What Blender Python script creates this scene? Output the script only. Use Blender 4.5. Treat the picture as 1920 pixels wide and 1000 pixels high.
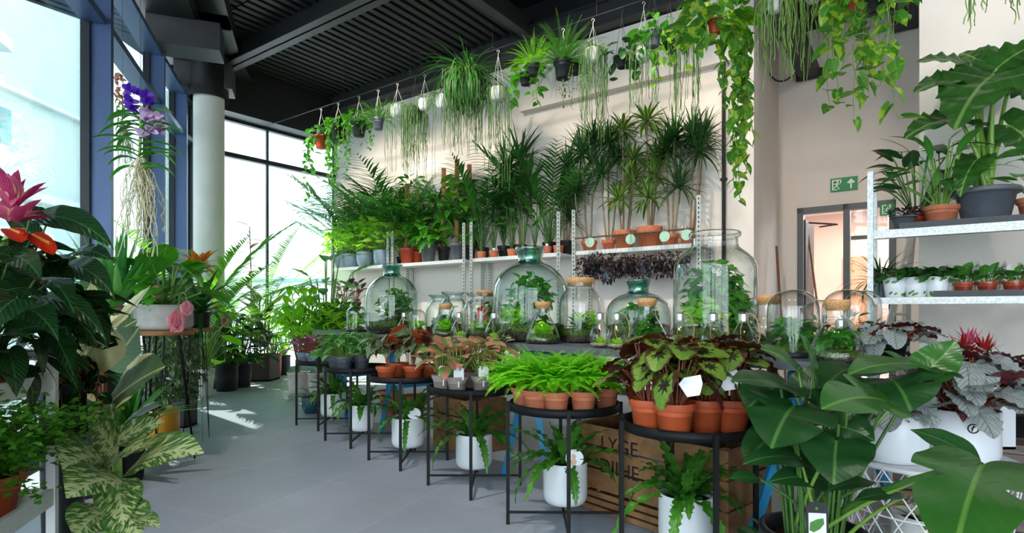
import bpy, math, random
import numpy as np
PI = math.pi
sc = bpy.context.scene
for o in list(bpy.data.objects): bpy.data.objects.remove(o)

# ---------------------------------------------------------------- camera, world, sun, exposure
CAMH, FPX, HORZ = 1.10, 1070.0, 585.0
cam_data = bpy.data.cameras.new('camera'); cam = bpy.data.objects.new('camera', cam_data)
sc.collection.objects.link(cam); sc.camera = cam
cam.location = (0, 0, CAMH); cam.rotation_euler = (PI/2, 0, 0)
cam_data.sensor_width = 36.0; cam_data.lens = 36.0*FPX/1920.0
cam_data.shift_y = (HORZ-500.0)/1920.0
cam_data.clip_start = 0.05; cam_data.clip_end = 300
sc.view_settings.view_transform = 'Standard'; sc.view_settings.look = 'None'
sc.view_settings.gamma = 1.0; sc.view_settings.use_curve_mapping = False
sc.view_settings.exposure = 0.68
world = bpy.data.worlds.new('world'); sc.world = world; world.use_nodes = True
wn = world.node_tree; bgn = wn.nodes['Background']
_tc = wn.nodes.new('ShaderNodeTexCoord'); _sp = wn.nodes.new('ShaderNodeSeparateXYZ'); _rp = wn.nodes.new('ShaderNodeValToRGB')
wn.links.new(_tc.outputs['Generated'], _sp.inputs[0]); wn.links.new(_sp.outputs['Z'], _rp.inputs[0])
_rp.color_ramp.elements[0].color = (0.82, 0.91, 1.0, 1); _rp.color_ramp.elements[1].color = (0.62, 0.78, 1.0, 1)
wn.links.new(_rp.outputs[0], bgn.inputs[0]); bgn.inputs[1].default_value = 4.8
sund = bpy.data.lights.new('sun', 'SUN'); suno = bpy.data.objects.new('sun', sund); sc.collection.objects.link(suno)
sund.energy = 11.0; sund.angle = math.radians(0.6); sund.color = (1.0, 0.95, 0.86)
def aim(o, d):
    from mathutils import Vector
    o.rotation_euler = Vector(d).to_track_quat('-Z', 'Y').to_euler()
aim(suno, (0.58, -0.55, -0.80))
suno.location = (-10, 12, 14)

# added unseen spots lighting wall and aisle (their housings are built with the ceiling)
SPOTS = []
def spot(name, p, q, watts, col=(1.0, 0.88, 0.74), ang=62, blend=.6, size=.06):
    d = bpy.data.lights.new(name, 'SPOT'); d.energy = watts; d.color = col; d.spot_size = math.radians(ang); d.spot_blend = blend; d.shadow_soft_size = size
    o = bpy.data.objects.new(name, d); sc.collection.objects.link(o); o.location = tuple(float(v) for v in p); aim(o, tuple(float(b-a) for a, b in zip(p, q))); SPOTS.append((np.array(p, float), np.array(q, float))); return o
_an = math.atan(1505/1070.0); _A = np.array([-math.sin(_an), math.cos(_an), 0.0]); _C = np.array([math.cos(_an), math.sin(_an), 0.0])
_ac = lambda a, n, z: _A*a+_C*n+np.array([0, 0, z])
for _a in (7.6, 6.0, 4.4, 2.9, 1.4): spot('wall_spot', _ac(_a, 3.9, 4.75), _ac(_a, 6.9, 2.5), {7.6: 300, 6.0: 230}.get(_a, 170))
for _a, _n in ((4.3, 1.7), (2.7, 1.6), (1.0, 1.3), (-.5, 1.4)): spot('aisle_spot', _ac(_a, _n-.9, 4.75), _ac(_a, _n+1.0, .9), {4.3: 260, 2.7: 210, 1.0: 90, -.5: 50}[_a], (1.0, .93, .84))
spot('corner_spot', _ac(-.2, 3.2, 4.75), _ac(.6, 9.0, 2.4), 60)
spot('shelf_spot', _ac(-1.2, 2.2, 4.75), _ac(-1.0, 4.9, 1.8), 80)
# ---------------------------------------------------------------- frames
AN = math.atan(1505/1070.0)
dA = np.array([-math.sin(AN), math.cos(AN), 0.0]); dC = np.array([math.cos(AN), math.sin(AN), 0.0])   # along the shelf wall; into the wall
def pt(px, py, y): return np.array([(px-960)/FPX*y, y, CAMH-(py-HORZ)/FPX*y])
def hgt(py, y): return CAMH-(py-HORZ)/FPX*y
def flo(px, py):
    y = FPX*CAMH/(py-HORZ); return np.array([(px-960)/FPX*y, y, 0.0])
def onz(px, py, z):
    y = FPX*(CAMH-z)/(py-HORZ); return np.array([(px-960)/FPX*y, y, z])
def onn(px, n, z=0.0):
    u = (px-960)/FPX; y = n/(u*dC[0]+dC[1]); return np.array([u*y, y, z])
def AC(a, n, z=0.0): return dA*a + dC*n + np.array([0, 0, z])
def aof(p): return float(np.dot(np.asarray(p)[:2], dA[:2]))

# ---------------------------------------------------------------- mesh accumulation
class MB:
    def __init__(s): s.V = []; s.U = []; s.Q = []; s.T = []; s.n = 0
    def add(s, V, Q=None, T=None, U=None):
        V = np.asarray(V, float).reshape(-1, 3); k = len(V)
        s.V.append(V); s.U.append(np.zeros((k, 2)) if U is None else np.asarray(U, float).reshape(-1, 2))
        if Q is not None and len(Q): s.Q.append(np.asarray(Q, int).reshape(-1, 4)+s.n)
        if T is not None and len(T): s.T.append(np.asarray(T, int).reshape(-1, 3)+s.n)
        s.n += k
    def mesh(s, name, mat, smooth=True):
        V = np.concatenate(s.V); U = np.concatenate(s.U)
        Q = np.concatenate(s.Q) if s.Q else np.zeros((0, 4), int); T = np.concatenate(s.T) if s.T else np.zeros((0, 3), int)
        me = bpy.data.meshes.new(name)
        me.vertices.add(len(V)); me.vertices.foreach_set('co', V.astype(np.float32).ravel())
        li = np.concatenate([Q.ravel(), T.ravel()]); nl = len(li)
        me.loops.add(nl); me.loops.foreach_set('vertex_index', li.astype(np.int32))
        nq, nt = len(Q), len(T); me.polygons.add(nq+nt)
        st = np.concatenate([np.arange(nq)*4, nq*4+np.arange(nt)*3]); me.polygons.foreach_set('loop_start', st.astype(np.int32))
        uv = me.uv_layers.new(name='UVMap'); uv.data.foreach_set('uv', U[li].astype(np.float32).ravel())
        me.update(calc_edges=True); me.validate()
        me.polygons.foreach_set('use_smooth', np.full(len(me.polygons), bool(smooth)))
        if isinstance(mat, (list, tuple)): mat = mat[0]
        me.materials.append(mat)
        return me
def link(o): sc.collection.objects.link(o); return o
def obj(name, mb, mat, parent=None, smooth=True, label=None):
    o = bpy.data.objects.new(name, mb.mesh(name, mat, smooth)); link(o)
    if parent is not None: o.parent = parent
    if label: o['label'] = label
    return o
def tag(o, label, cat, group=None, kind=None):
    if label: o['label'] = label
    if cat: o['category'] = cat
    if group: o['group'] = group
    if kind: o['kind'] = kind
    return o
def thing(name, label, cat, loc=(0, 0, 0), rz=0.0, group=None):
    o = bpy.data.objects.new(name, None); link(o); o.empty_display_size = 0.05
    o.location = tuple(float(v) for v in loc); o.rotation_euler = (0, 0, rz)
    return tag(o, label, cat, group)
def copy_tree(o, loc, label, rz=0.0, group=None, scale=None):
    c = o.copy(); link(c); c.location = tuple(float(v) for v in loc); c.rotation_euler = (0, 0, rz)
    if label: c['label'] = label
    if group: c['group'] = group
    if scale: c.scale = (scale,)*3 if not hasattr(scale, '__len__') else scale
    for ch in list(o.children):
        d = ch.copy(); link(d); d.parent = c
        for g in list(ch.children):
            e = g.copy(); link(e); e.parent = d
    return c
def struct(name, mb, mat, smooth=False):
    o = obj(name, mb, mat, None, smooth); o['kind'] = 'structure'; return o

# ---------------------------------------------------------------- solids
BQ = [(0, 1, 3, 2), (4, 6, 7, 5), (0, 4, 5, 1), (2, 3, 7, 6), (0, 2, 6, 4), (1, 5, 7, 3)]
def box(mb, c, s, ex=(1, 0, 0), ey=(0, 1, 0), ez=(0, 0, 1)):
    c, ex, ey, ez = [np.asarray(v, float) for v in (c, ex, ey, ez)]
    V = []; U = []
    for i in (-1, 1):
        for j in (-1, 1):
            for k in (-1, 1): V.append(c+ex*i*s[0]/2+ey*j*s[1]/2+ez*k*s[2]/2); U.append(((i+1)/2, (k+1)/2))
    mb.add(V, [(q[3], q[2], q[1], q[0]) for q in BQ] if False else BQ, None, U)
def bar(mb, p, q, w, h=None):
    p, q = np.asarray(p, float), np.asarray(q, float); d = q-p; L = np.linalg.norm(d); d = d/L
    up = np.array([0, 0, 1.0]) if abs(d[2]) < .95 else np.array([0, 1.0, 0])
    s = np.cross(d, up); s /= np.linalg.norm(s); t = np.cross(s, d)
    box(mb, (p+q)/2, (L, w, h or w), d, s, t)
def lathe(mb, prof, seg=24, c=(0, 0, 0), close=False, th0=0.0, th1=2*PI):
    P = np.asarray(prof, float); n = len(P); full = abs(th1-th0-2*PI) < 1e-6
    k = seg if full else seg+1
    th = th0+(th1-th0)*np.arange(k)/seg
    V = np.stack([P[:, 0][:, None]*np.cos(th), P[:, 0][:, None]*np.sin(th), np.repeat(P[:, 1][:, None], k, 1)], -1)+np.asarray(c, float)
    i, j = np.meshgrid(np.arange(n-1), np.arange(seg), indexing='ij'); j2 = (j+1) % k if full else j+1
    Q = np.stack([i*k+j, i*k+j2, (i+1)*k+j2, (i+1)*k+j], -1)
    U = np.stack([np.repeat((th/(2*PI))[None], n, 0), np.repeat((np.arange(n)/(n-1))[:, None], k, 1)], -1)
    mb.add(V, Q.reshape(-1, 4), None, U)
def tubes(mb, paths, r, sides=5):
    """paths [n,m,3], r scalar / [m] / [n,m]"""
    P = np.asarray(paths, float)
    if P.ndim == 2: P = P[None]
    n, m, _ = P.shape; R = np.broadcast_to(np.asarray(r, float), (n, m))
    d = np.gradient(P, axis=1); d /= np.linalg.norm(d, axis=2, keepdims=True)+1e-9
    ref = np.where(np.abs(d[:, :1, 2:3]) > .85, np.array([1.0, 0, 0]), np.array([0, 0, 1.0])); ref = np.repeat(ref, m, 1)
    a = np.cross(d, ref); a /= np.linalg.norm(a, axis=2, keepdims=True)+1e-9; b = np.cross(d, a)
    th = 2*PI*np.arange(sides)/sides
    V = P[:, :, None]+R[:, :, None, None]*(a[:, :, None]*np.cos(th)[:, None]+b[:, :, None]*np.sin(th)[:, None])
    i, j, k = np.meshgrid(np.arange(n), np.arange(m-1), np.arange(sides), indexing='ij'); k2 = (k+1) % sides
    Q = np.stack([(i*m+j)*sides+k, (i*m+j)*sides+k2, (i*m+j+1)*sides+k2, (i*m+j+1)*sides+k], -1)
    U = np.zeros((n, m, sides, 2)); U[..., 0] = (th/(2*PI)); U[..., 1] = (np.arange(m)/(m-1))[None, :, None]
    mb.add(V, Q.reshape(-1, 4), None, U)
def bez(p0, p1, p2, m=7):
    t = np.linspace(0, 1, m)[:, None]
    p0, p1, p2 = [np.asarray(v, float) for v in (p0, p1, p2)]
    if p0.ndim == 2: t = t[None]; p0, p1, p2 = p0[:, None], p1[:, None], p2[:, None]
    return p0*(1-t)**2+2*p1*t*(1-t)+p2*t*t
def ball(mb, c, r, seg=10, sz=1.0):
    a = np.linspace(-PI/2, PI/2, seg//2+1); lathe(mb, [(max(1e-4, r*math.cos(x)), r*sz*math.sin(x)) for x in a], seg, c)
def prism(mb, outline, z0, z1, M=None):
    """closed 2D outline extruded z0..z1 ; M maps (x,y,z)->world"""
    n = len(outline); V = [(x, y, z0) for x, y in outline]+[(x, y, z1) for x, y in outline]
    cx = sum(p[0] for p in outline)/n; cy = sum(p[1] for p in outline)/n
    V += [(cx, cy, z0), (cx, cy, z1)]
    if M: V = [M(*v) for v in V]
    Q = [(i, (i+1) % n, n+(i+1) % n, n+i) for i in range(n)]
    T = [((i+1) % n, i, 2*n) for i in range(n)]+[(n+i, n+(i+1) % n, 2*n+1) for i in range(n)]
    mb.add(V, Q, T)

# ---------------------------------------------------------------- leaf templates: flat (x along 0..1, y across -.5...5)
def chaikin(P, it=1):
    P = [tuple(p) for p in P]
    for _ in range(it):
        N = [P[0]]
        for a, b in zip(P[:-1], P[1:]):
            N.append((a[0]*.75+b[0]*.25, a[1]*.75+b[1]*.25)); N.append((a[0]*.25+b[0]*.75, a[1]*.25+b[1]*.75))
        N.append(P[-1]); P = N
    return P
def outl(half, it=1, cols=2, mids=None):
    P = np.array(chaikin(half, it)); n = len(P); F = np.linspace(0, 1, cols+1)
    mx = np.clip(P[:, 0]*.96+.02, .0, 1.0) if mids is None else mids
    mx = np.maximum.accumulate(mx)
    xs, ys = [], []
    for sgn in (1, -1):
        for f in F: xs.append(mx*(1-f)+P[:, 0]*f); ys.append(sgn*P[:, 1]*f)
    K = cols+1; X = np.stack(xs, 1); Y = np.stack(ys, 1); W = 2*K      # [n, 2K]
    Q = []
    for i in range(n-1):
        for side in (0, 1):
            for c in range(cols):
                a = i*W+side*K+c; b = a+1; e = a+W; f = b+W
                Q.append((a, e, f, b) if side == 0 else (a, b, f, e))
    return dict(x=X.ravel(), y=Y.ravel(), Q=np.array(Q))
def strip(prof, seg=6, cols=2, wav=0):
    t = np.linspace(0, 1, seg+1); w = np.interp(t, np.linspace(0, 1, len(prof)), prof)/2
    a = np.linspace(-1, 1, cols+1); X = np.repeat(t[:, None], cols+1, 1); Y = w[:, None]*a[None]
    if wav: Y = Y*(1+wav*np.where(np.arange(seg+1) % 2, 1, -1)[:, None]*(np.abs(a) > .9))
    i, j = np.meshgrid(np.arange(seg), np.arange(cols), indexing='ij'); k = cols+1
    Q = np.stack([i*k+j, (i+1)*k+j, (i+1)*k+j+1, i*k+j+1], -1).reshape(-1, 4)
    return dict(x=X.ravel(), y=Y.ravel(), Q=Q)
HEARTP = [(0, 0), (-.13, .1), (-.2, .27), (-.12, .45), (.1, .51), (.32, .47), (.52, .36), (.72, .21), (.88, .08), (1, 0)]
T_HEART1 = outl(HEARTP, 0, 1); T_HEART = outl(HEARTP, 1, 2); T_HEART2 = outl(HEARTP, 2, 3)
T_BEG = outl([(0, 0), (-.14, .06), (-.24, .2), (-.22, .38), (-.08, .5), (.14, .54), (.36, .5), (.6, .44), (.82, .3), (.95, .13), (1, 0)], 1, 3)
T_ROUND = outl([(0, 0), (-.1, .12), (-.1, .35), (.12, .5), (.45, .5), (.75, .4), (.93, .2), (1, 0)], 1, 2)
T_ARROW = outl([(0, 0), (-.2, .12), (-.34, .3), (-.22, .42), (.05, .46), (.15, .5), (.3, .42), (.4, .42), (.55, .28), (.65, .26), (.8, .12), (1, 0)], 1, 2)
T_ALOC = outl([(0, 0), (-.22, .1), (-.36, .3), (-.2, .4), (-.12, .48), (.0, .44), (.1, .52), (.2, .44), (.32, .48), (.42, .37), (.54, .38), (.62, .26), (.74, .25), (.82, .13), (.92, .1), (1, 0)], 1, 3)
T_MONS = outl([(0, 0), (-.14, .08), (-.2, .25), (-.14, .42), (.05, .52), (.22, .52), (.4, .47), (.46, .43), (.27, .16), (.28, .14), (.5, .39), (.62, .33), (.76, .22), (.9, .09), (1, 0)], 2, 3)
T_MONR = outl([(0, 0), (-.14, .06), (-.22, .2), (-.2, .38), (-.06, .5), (.14, .55), (.28, .54), (.31, .52), (.20, .22), (.25, .16), (.36, .3), (.46, .46), (.58, .42), (.78, .28), (.92, .12), (1, 0)], 2, 3)
T_HRND = outl([(0, 0), (-.14, .06), (-.22, .2), (-.2, .38), (-.06, .5), (.14, .54), (.36, .5), (.58, .41), (.78, .27), (.92, .11), (1, 0)], 2, 3)
T_MONSX = outl([(0, 0), (-.14, .08), (-.2, .25), (-.14, .42), (.02, .5), (.1, .5), (.12, .2), (.14, .2), (.18, .52), (.3, .5), (.3, .16), (.33, .16), (.38, .48), (.48, .44), (.46, .14), (.49, .13), (.56, .38), (.66, .3), (.64, .1), (.67, .1), (.75, .2), (.88, .08), (1, 0)], 1, 2)
T_OVATE = strip([.02, .55, .9, 1, .95, .8, .5, .02], 7, 2); T_OVATE1 = strip([.05, .8, 1, .7, .02], 4, 2)
T_OVATE4 = strip([.02, .5, .8, .96, 1, .97, .85, .6, .3, .02], 14, 4)
T_LANCE = strip([.15, .7, 1, .85, .55, .02], 6, 2); T_SPIKE = strip([.7, 1, .9, .7, .45, .02], 5, 2); T_STRAP = strip([.6, .9, 1, .95, .8, .5, .05], 8, 2)
T_BLADE = strip([.5, 1, .8, .05], 3, 1); T_DIAM = strip([.1, 1, .05], 2, 1)
T_WAVY = strip([.5, .8, 1, 1, .95, .85, .6, .1], 26, 2, .22); T_FEATH = strip([.1, .8, 1, .9, .6, .05], 12, 2, .35)
T_FAN = outl([(0, 0), (.3, .15), (.75, .48), (.95, .3), (1, 0)], 0, 1)
def leaves(mb, t, P, az, el, L, W, droop=.5, fold=.15, roll=0., wave=0., wk=4.0):
    P = np.atleast_2d(np.asarray(P, float)); n = len(P)
    B = lambda v: np.broadcast_to(np.asarray(v, float), (n,))[:, None]
    az, el, L, W, d, fold, roll, wave = map(B, (az, el, L, W, droop, fold, roll, wave))
    d = np.where(np.abs(d) < 1e-3, 1e-3, d); x = t['x'][None]; y = t['y'][None]
    f = L*(np.sin(el)-np.sin(el-d*x))/d; g = L*(np.cos(el-d*x)-np.cos(el))/d; e = el-d*x
    yy = W*y; off = fold*np.abs(yy)+wave*W*np.sin(2*PI*wk*x+np.sign(y)*1.3)*np.abs(y)*2
    h = np.stack([np.cos(az), np.sin(az), 0*az], -1); s0 = np.stack([-np.sin(az), np.cos(az), 0*az], -1); z = np.array([0, 0, 1.0])
    nr = -np.sin(e)[..., None]*h+np.cos(e)[..., None]*z
    cr, sr = np.cos(roll)[..., None], np.sin(roll)[..., None]
    s1 = s0*cr+nr*sr; n1 = nr*cr-s0*sr
    V = P[:, None]+h*f[..., None]+z*g[..., None]+s1*yy[..., None]+n1*off[..., None]
    k = x.shape[1]; Q = (t['Q'][None]+(np.arange(n)*k)[:, None, None]).reshape(-1, 4)
    U = np.broadcast_to(np.stack([y+.5, x+0*y], -1), (n, k, 2))
    mb.add(V, Q, None, U)
def curve_pts(P, az, el, L, droop, ts):
    """points + local pitch along bent rachises: [n,m,3],[n,m]"""
    P = np.atleast_2d(P); n = len(P); B = lambda v: np.broadcast_to(np.asarray(v, float), (n,))[:, None]
    az, el, L, d = map(B, (az, el, L, droop)); d = np.where(np.abs(d) < 1e-3, 1e-3, d); x = np.asarray(ts)[None]
    f = L*(np.sin(el)-np.sin(el-d*x))/d; g = L*(np.cos(el-d*x)-np.cos(el))/d
    Q = P[:, None]+np.stack([np.cos(az)*f, np.sin(az)*f, g], -1)
    return Q, el-d*x
# ---------------------------------------------------------------- materials
def hx(h):
    h = h.lstrip('#'); c = [int(h[i:i+2], 16)/255 for i in (0, 2, 4)]
    return tuple((v/12.92 if v <= .04045 else ((v+.055)/1.055)**2.4) for v in c)+(1.0,)
class NT:
    def __init__(s, name):
        s.m = bpy.data.materials.new(name); s.m.use_nodes = True; s.t = s.m.node_tree; s.t.nodes.clear()
        s.out = s.t.nodes.new('ShaderNodeOutputMaterial')
    def n(s, typ, **k):
        nd = s.t.nodes.new('ShaderNode'+typ)
        for a, v in k.items(): setattr(nd, a, v)
        return nd
    def set(s, sock, v):
        if isinstance(v, bpy.types.NodeSocket): s.t.links.new(v, sock)
        else: sock.default_value = v
    def math(s, op, a, b=0.0, c=None, clamp=False):
        nd = s.n('Math', operation=op, use_clamp=clamp); s.set(nd.inputs[0], a); s.set(nd.inputs[1], b)
        if c is not None: s.set(nd.inputs[2], c)
        return nd.outputs[0]
    def mix(s, f, a, b):
        nd = s.n('MixRGB'); s.set(nd.inputs[0], f); s.set(nd.inputs[1], a); s.set(nd.inputs[2], b); return nd.outputs[0]
    def noise(s, scale, det=3, vec=None, out=0, rough=.5):
        nd = s.n('TexNoise'); nd.inputs['Scale'].default_value = scale; nd.inputs['Detail'].default_value = det; nd.inputs['Roughness'].default_value = rough
        if vec is not None: s.set(nd.inputs['Vector'], vec)
        return nd.outputs[out]
    def step(s, v, e0, e1):
        nd = s.n('MapRange'); s.set(nd.inputs[0], v); nd.inputs[1].default_value = e0; nd.inputs[2].default_value = e1; nd.inputs[3].default_value = 0; nd.inputs[4].default_value = 1; nd.clamp = True
        return nd.outputs[0]
    def bsdf(s, col, rough=.5, metal=0, spec=.5, bump=None, bstr=.2, bdist=.01, coat=0):
        p = s.n('BsdfPrincipled'); s.set(p.inputs['Base Color'], col); s.set(p.inputs['Roughness'], rough); p.inputs['Metallic'].default_value = metal
        p.inputs['Specular IOR Level'].default_value = spec
        if coat: p.inputs['Coat Weight'].default_value = coat; p.inputs['Coat Roughness'].default_value = .12
        if bump is not None:
            b = s.n('Bump'); b.inputs['Strength'].default_value = bstr; b.inputs['Distance'].default_value = bdist; s.set(b.inputs['Height'], bump); s.set(p.inputs['Normal'], b.outputs[0])
        return p
    def done(s, sh): s.t.links.new(sh if isinstance(sh, bpy.types.NodeSocket) else sh.outputs[0], s.out.inputs[0]); return s.m
def plain(name, c, rough=.5, metal=0, var=.12, scale=12, bstr=.0, spec=.5, coat=0):
    n = NT(name); c = hx(c); tc = n.n('TexCoord'); nz = n.noise(scale, 4, tc.outputs['Object'])
    dk = tuple(v*(1-var) for v in c[:3])+(1,); lt = tuple(min(1, v*(1+var)) for v in c[:3])+(1,)
    return n.done(n.bsdf(n.mix(n.step(nz, .3, .7), dk, lt), rough, metal, spec, nz if bstr else None, bstr, .01, coat))
def leafmat(name, c1, c2, rib=None, vs=.30, lb=.25, pat=None, c3=None, c4=None, rough=.38, trans=.28, back=None, ps=1.0, spec=.5):
    n = NT(name); c1, c2 = hx(c1), hx(c2)
    uv = n.n('UVMap'); sep = n.n('SeparateXYZ'); n.t.links.new(uv.outputs[0], sep.inputs[0]); u, v = sep.outputs[0], sep.outputs[1]
    a = n.math('ABSOLUTE', n.math('SUBTRACT', u, .5)); geo = n.n('NewGeometry'); rnd = geo.outputs['Random Per Island']
    tc = n.n('TexCoord'); nz = n.noise(30*ps, 3, tc.outputs['Object'])
    col = n.mix(rnd, c1, c2)
    fine = n.noise(90*ps, 2, tc.outputs['Object'])
    if pat == 'edge':       # cream margins
        f = n.step(n.math('ADD', a, n.math('MULTIPLY', n.math('SUBTRACT', nz, .5), .28)), .35, .39); col = n.mix(f, col, hx(c3))
    elif pat == 'center':   # pale centre stripe
        f = n.step(n.math('ADD', a, n.math('MULTIPLY', n.math('SUBTRACT', nz, .5), .05)), .10, .18); col = n.mix(f, hx(c3), col)
    elif pat == 'margin':   # thin pale stripes on the rim
        f = n.step(a, .2, .3); col = n.mix(f, col, hx(c3))
    elif pat == 'blotch':   # speckled along side veins
        st = n.math('SUBTRACT', v, n.math('MULTIPLY', a, .8)); cb = n.n('CombineXYZ'); n.set(cb.inputs[0], n.math('MULTIPLY', st, 26)); n.set(cb.inputs[1], n.math('MULTIPLY', u, 7)); n.set(cb.inputs[2], n.math('MULTIPLY', rnd, 30))
        b = n.noise(1.0, 3, cb.outputs[0]); b2 = n.math('SUBTRACT', b, n.math('MULTIPLY', a, .42)); f = n.step(b2, .40, .46); col = n.mix(f, col, hx(c3))
    elif pat == 'dots':
        vo = n.n('TexVoronoi'); vo.inputs['Scale'].default_value = 1.0; cb = n.n('CombineXYZ'); n.set(cb.inputs[0], n.math('MULTIPLY', u, 7)); n.set(cb.inputs[1], n.math('MULTIPLY', v, 13)); n.set(cb.inputs[2], n.math('MULTIPLY', rnd, 30)); n.t.links.new(cb.outputs[0], vo.inputs['Vector'])
        col = n.mix(n.step(vo.outputs['Distance'], .22, .3), hx(c3), col)
    elif pat == 'rex':      # dark centre with rays, green field, dark rim
        r = n.math('SQRT', n.math('ADD', n.math('POWER', n.math('SUBTRACT', v, .25), 2.0), n.math('POWER', a, 2.0)))
        ang = n.math('ARCTAN2', n.math('SUBTRACT', v, .25), a); ray = n.math('ABSOLUTE', n.math('SINE', n.math('MULTIPLY', ang, 4.0)))
        rr = n.math('ADD', r, n.math('MULTIPLY', ray, .16)); rr = n.math('ADD', rr, n.math('MULTIPLY', n.math('SUBTRACT', fine, .5), .12))
        col = n.mix(n.step(rr, .29, .35), hx(c3), col)
        rim = n.math('ADD', n.math('MULTIPLY', a, 1.05), n.math('MULTIPLY', n.math('ABSOLUTE', n.math('SUBTRACT', v, .38)), .55))
        col = n.mix(n.step(rim, .44, .50), col, hx(c4 or c3))
    elif pat == 'silver':   # silver between dark veins
        w = n.math('SINE', n.math('MULTIPLY', n.math('SUBTRACT', v, n.math('MULTIPLY', a, 1.0)), 38.0)); f = n.step(n.math('ADD', w, n.math('MULTIPLY', n.math('SUBTRACT', fine, .5), 1.5)), -.75, -.2); col = n.mix(f, hx(c3), col)
    elif pat == 'patch':    # marbled patches
        f = n.step(n.noise(14*ps, 3, tc.outputs['Object']), .52, .58); col = n.mix(f, col, hx(c3))
    elif pat == 'pink':     # pink centre, green rim patches
        f = n.step(n.math('ADD', n.math('MULTIPLY', a, 1.0), n.math('MULTIPLY', n.math('SUBTRACT', nz, .5), 1.2)), .10, .2); col = n.mix(f, hx(c3), col)
    if rib:
        rb = n.math('SUBTRACT', 1.0, n.step(a, .012, .028)); col = n.mix(n.math('MULTIPLY', rb, .8), col, hx(rib))
        w = n.math('SINE', n.math('MULTIPLY', n.math('SUBTRACT', v, n.math('MULTIPLY', a, .9)), 52.0)); f2 = n.math('MULTIPLY', n.step(w, .9, 1.0), vs); col = n.mix(f2, col, hx(rib))
    col = n.mix(n.math('MULTIPLY', n.step(nz, .35, .75), .25), col, tuple(x*.55 for x in c1[:3])+(1,))
    if back: col = n.mix(geo.outputs['Backfacing'], col, hx(back))
    w2 = n.math('SINE', n.math('MULTIPLY', n.math('SUBTRACT', v, n.math('MULTIPLY', a, .9)), 52.0))
    p = n.bsdf(col, rough, 0, spec, n.math('ADD', n.math('MULTIPLY', w2, .5), nz), lb, .004)
    tr = n.n('BsdfTranslucent'); g = n.n('HueSaturation'); n.set(g.inputs['Color'], col); g.inputs['Saturation'].default_value = 1.1; g.inputs['Value'].default_value = 1.5
    n.t.links.new(g.outputs[0], tr.inputs[0])
    mx = n.n('MixShader'); mx.inputs[0].default_value = trans; n.t.links.new(p.outputs[0], mx.inputs[1]); n.t.links.new(tr.outputs[0], mx.inputs[2])
    return n.done(mx)
def glassmat(name, tint='#dff2ea', base=.05, face='#fdfefd'):
    n = NT(name); lw = n.n('LayerWeight'); lw.inputs[0].default_value = .5; f = lw.outputs['Facing']
    fr = n.math('ADD', n.math('MULTIPLY', n.math('POWER', f, 2.6), .9), base, clamp=True)
    tb = n.n('BsdfTransparent'); n.set(tb.inputs[0], n.mix(n.math('POWER', f, 1.7), hx(face), hx(tint)))
    gl = n.n('BsdfGlossy'); gl.inputs['Roughness'].default_value = .01; gl.inputs[0].default_value = (1, 1, 1, 1)
    mx = n.n('MixShader'); n.set(mx.inputs[0], fr); n.t.links.new(tb.outputs[0], mx.inputs[1]); n.t.links.new(gl.outputs[0], mx.inputs[2])
    return n.done(mx)
def tilemat():
    n = NT('slate_floor_tiles'); tc = n.n('TexCoord'); mp = n.n('Mapping'); n.t.links.new(tc.outputs['Object'], mp.inputs[0])
    th = math.radians(24.9)   # first axis R=(sin,cos)
    mp.vector_type = 'POINT'; mp.inputs['Rotation'].default_value = (0, 0, -(PI/2-th)); 
    ad = n.n('VectorMath', operation='ADD'); n.t.links.new(mp.outputs[0], ad.inputs[0]); ad.inputs[1].default_value = (-2.10+7.6, -2.70+7.5, 0)
    br = n.n('TexBrick'); n.t.links.new(ad.outputs[0], br.inputs['Vector']); br.offset = 0; br.inputs['Scale'].default_value = 1
    br.inputs['Brick Width'].default_value = .76; br.inputs['Row Height'].default_value = .745; br.inputs['Mortar Size'].default_value = .0022; br.inputs['Mortar Smooth'].default_value = .1; br.inputs['Bias'].default_value = 0
    br.inputs['Color1'].default_value = hx('#9aa1b0'); br.inputs['Color2'].default_value = hx('#a4abb9'); br.inputs['Mortar'].default_value = hx('#c2c4c8')
    n1 = n.noise(1.6, 6, tc.outputs['Object'], 0, .65); n2 = n.noise(9, 5, tc.outputs['Object'], 0, .6)
    n3 = n.noise(0.8, 2, tc.outputs['Object'])
    c = n.mix(n.math('MULTIPLY', n.step(n1, .35, .75), .55), br.outputs['Color'], hx('#868c98')); c = n.mix(n.math('MULTIPLY', n.step(n2, .5, .75), .3), c, hx('#a6a8ae'))
    c = n.mix(n.math('MULTIPLY', n.step(n3, .5, .7), .3), c, hx('#a09a9f'))
    r = n.math('ADD', .36, n.math('MULTIPLY', n2, .3))
    return n.done(n.bsdf(c, r, 0, .45, n.math('ADD', n.math('MULTIPLY', n2, .4), n.math('MULTIPLY', br.outputs['Fac'], -1.0)), .15, .004))
def woodmat(name, c1, c2, scale=6, ax=0, rough=.6):
    n = NT(name); tc = n.n('TexCoord'); mp = n.n('Mapping'); n.t.links.new(tc.outputs['Object'], mp.inputs[0])
    s = [scale*5, scale*5, scale*5]; s[ax] = scale*.35; mp.inputs['Scale'].default_value = s
    z = n.noise(1.0, 5, mp.outputs[0], 0, .6); k = n.noise(3, 2, tc.outputs['Object'])
    c = n.mix(n.step(z, .3, .7), hx(c1), hx(c2)); c = n.mix(n.math('MULTIPLY', n.step(k, .5, .8), .35), c, tuple(v*.5 for v in hx(c1)[:3])+(1,))
    return n.done(n.bsdf(c, rough, 0, .4, z, .2, .004))
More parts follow.
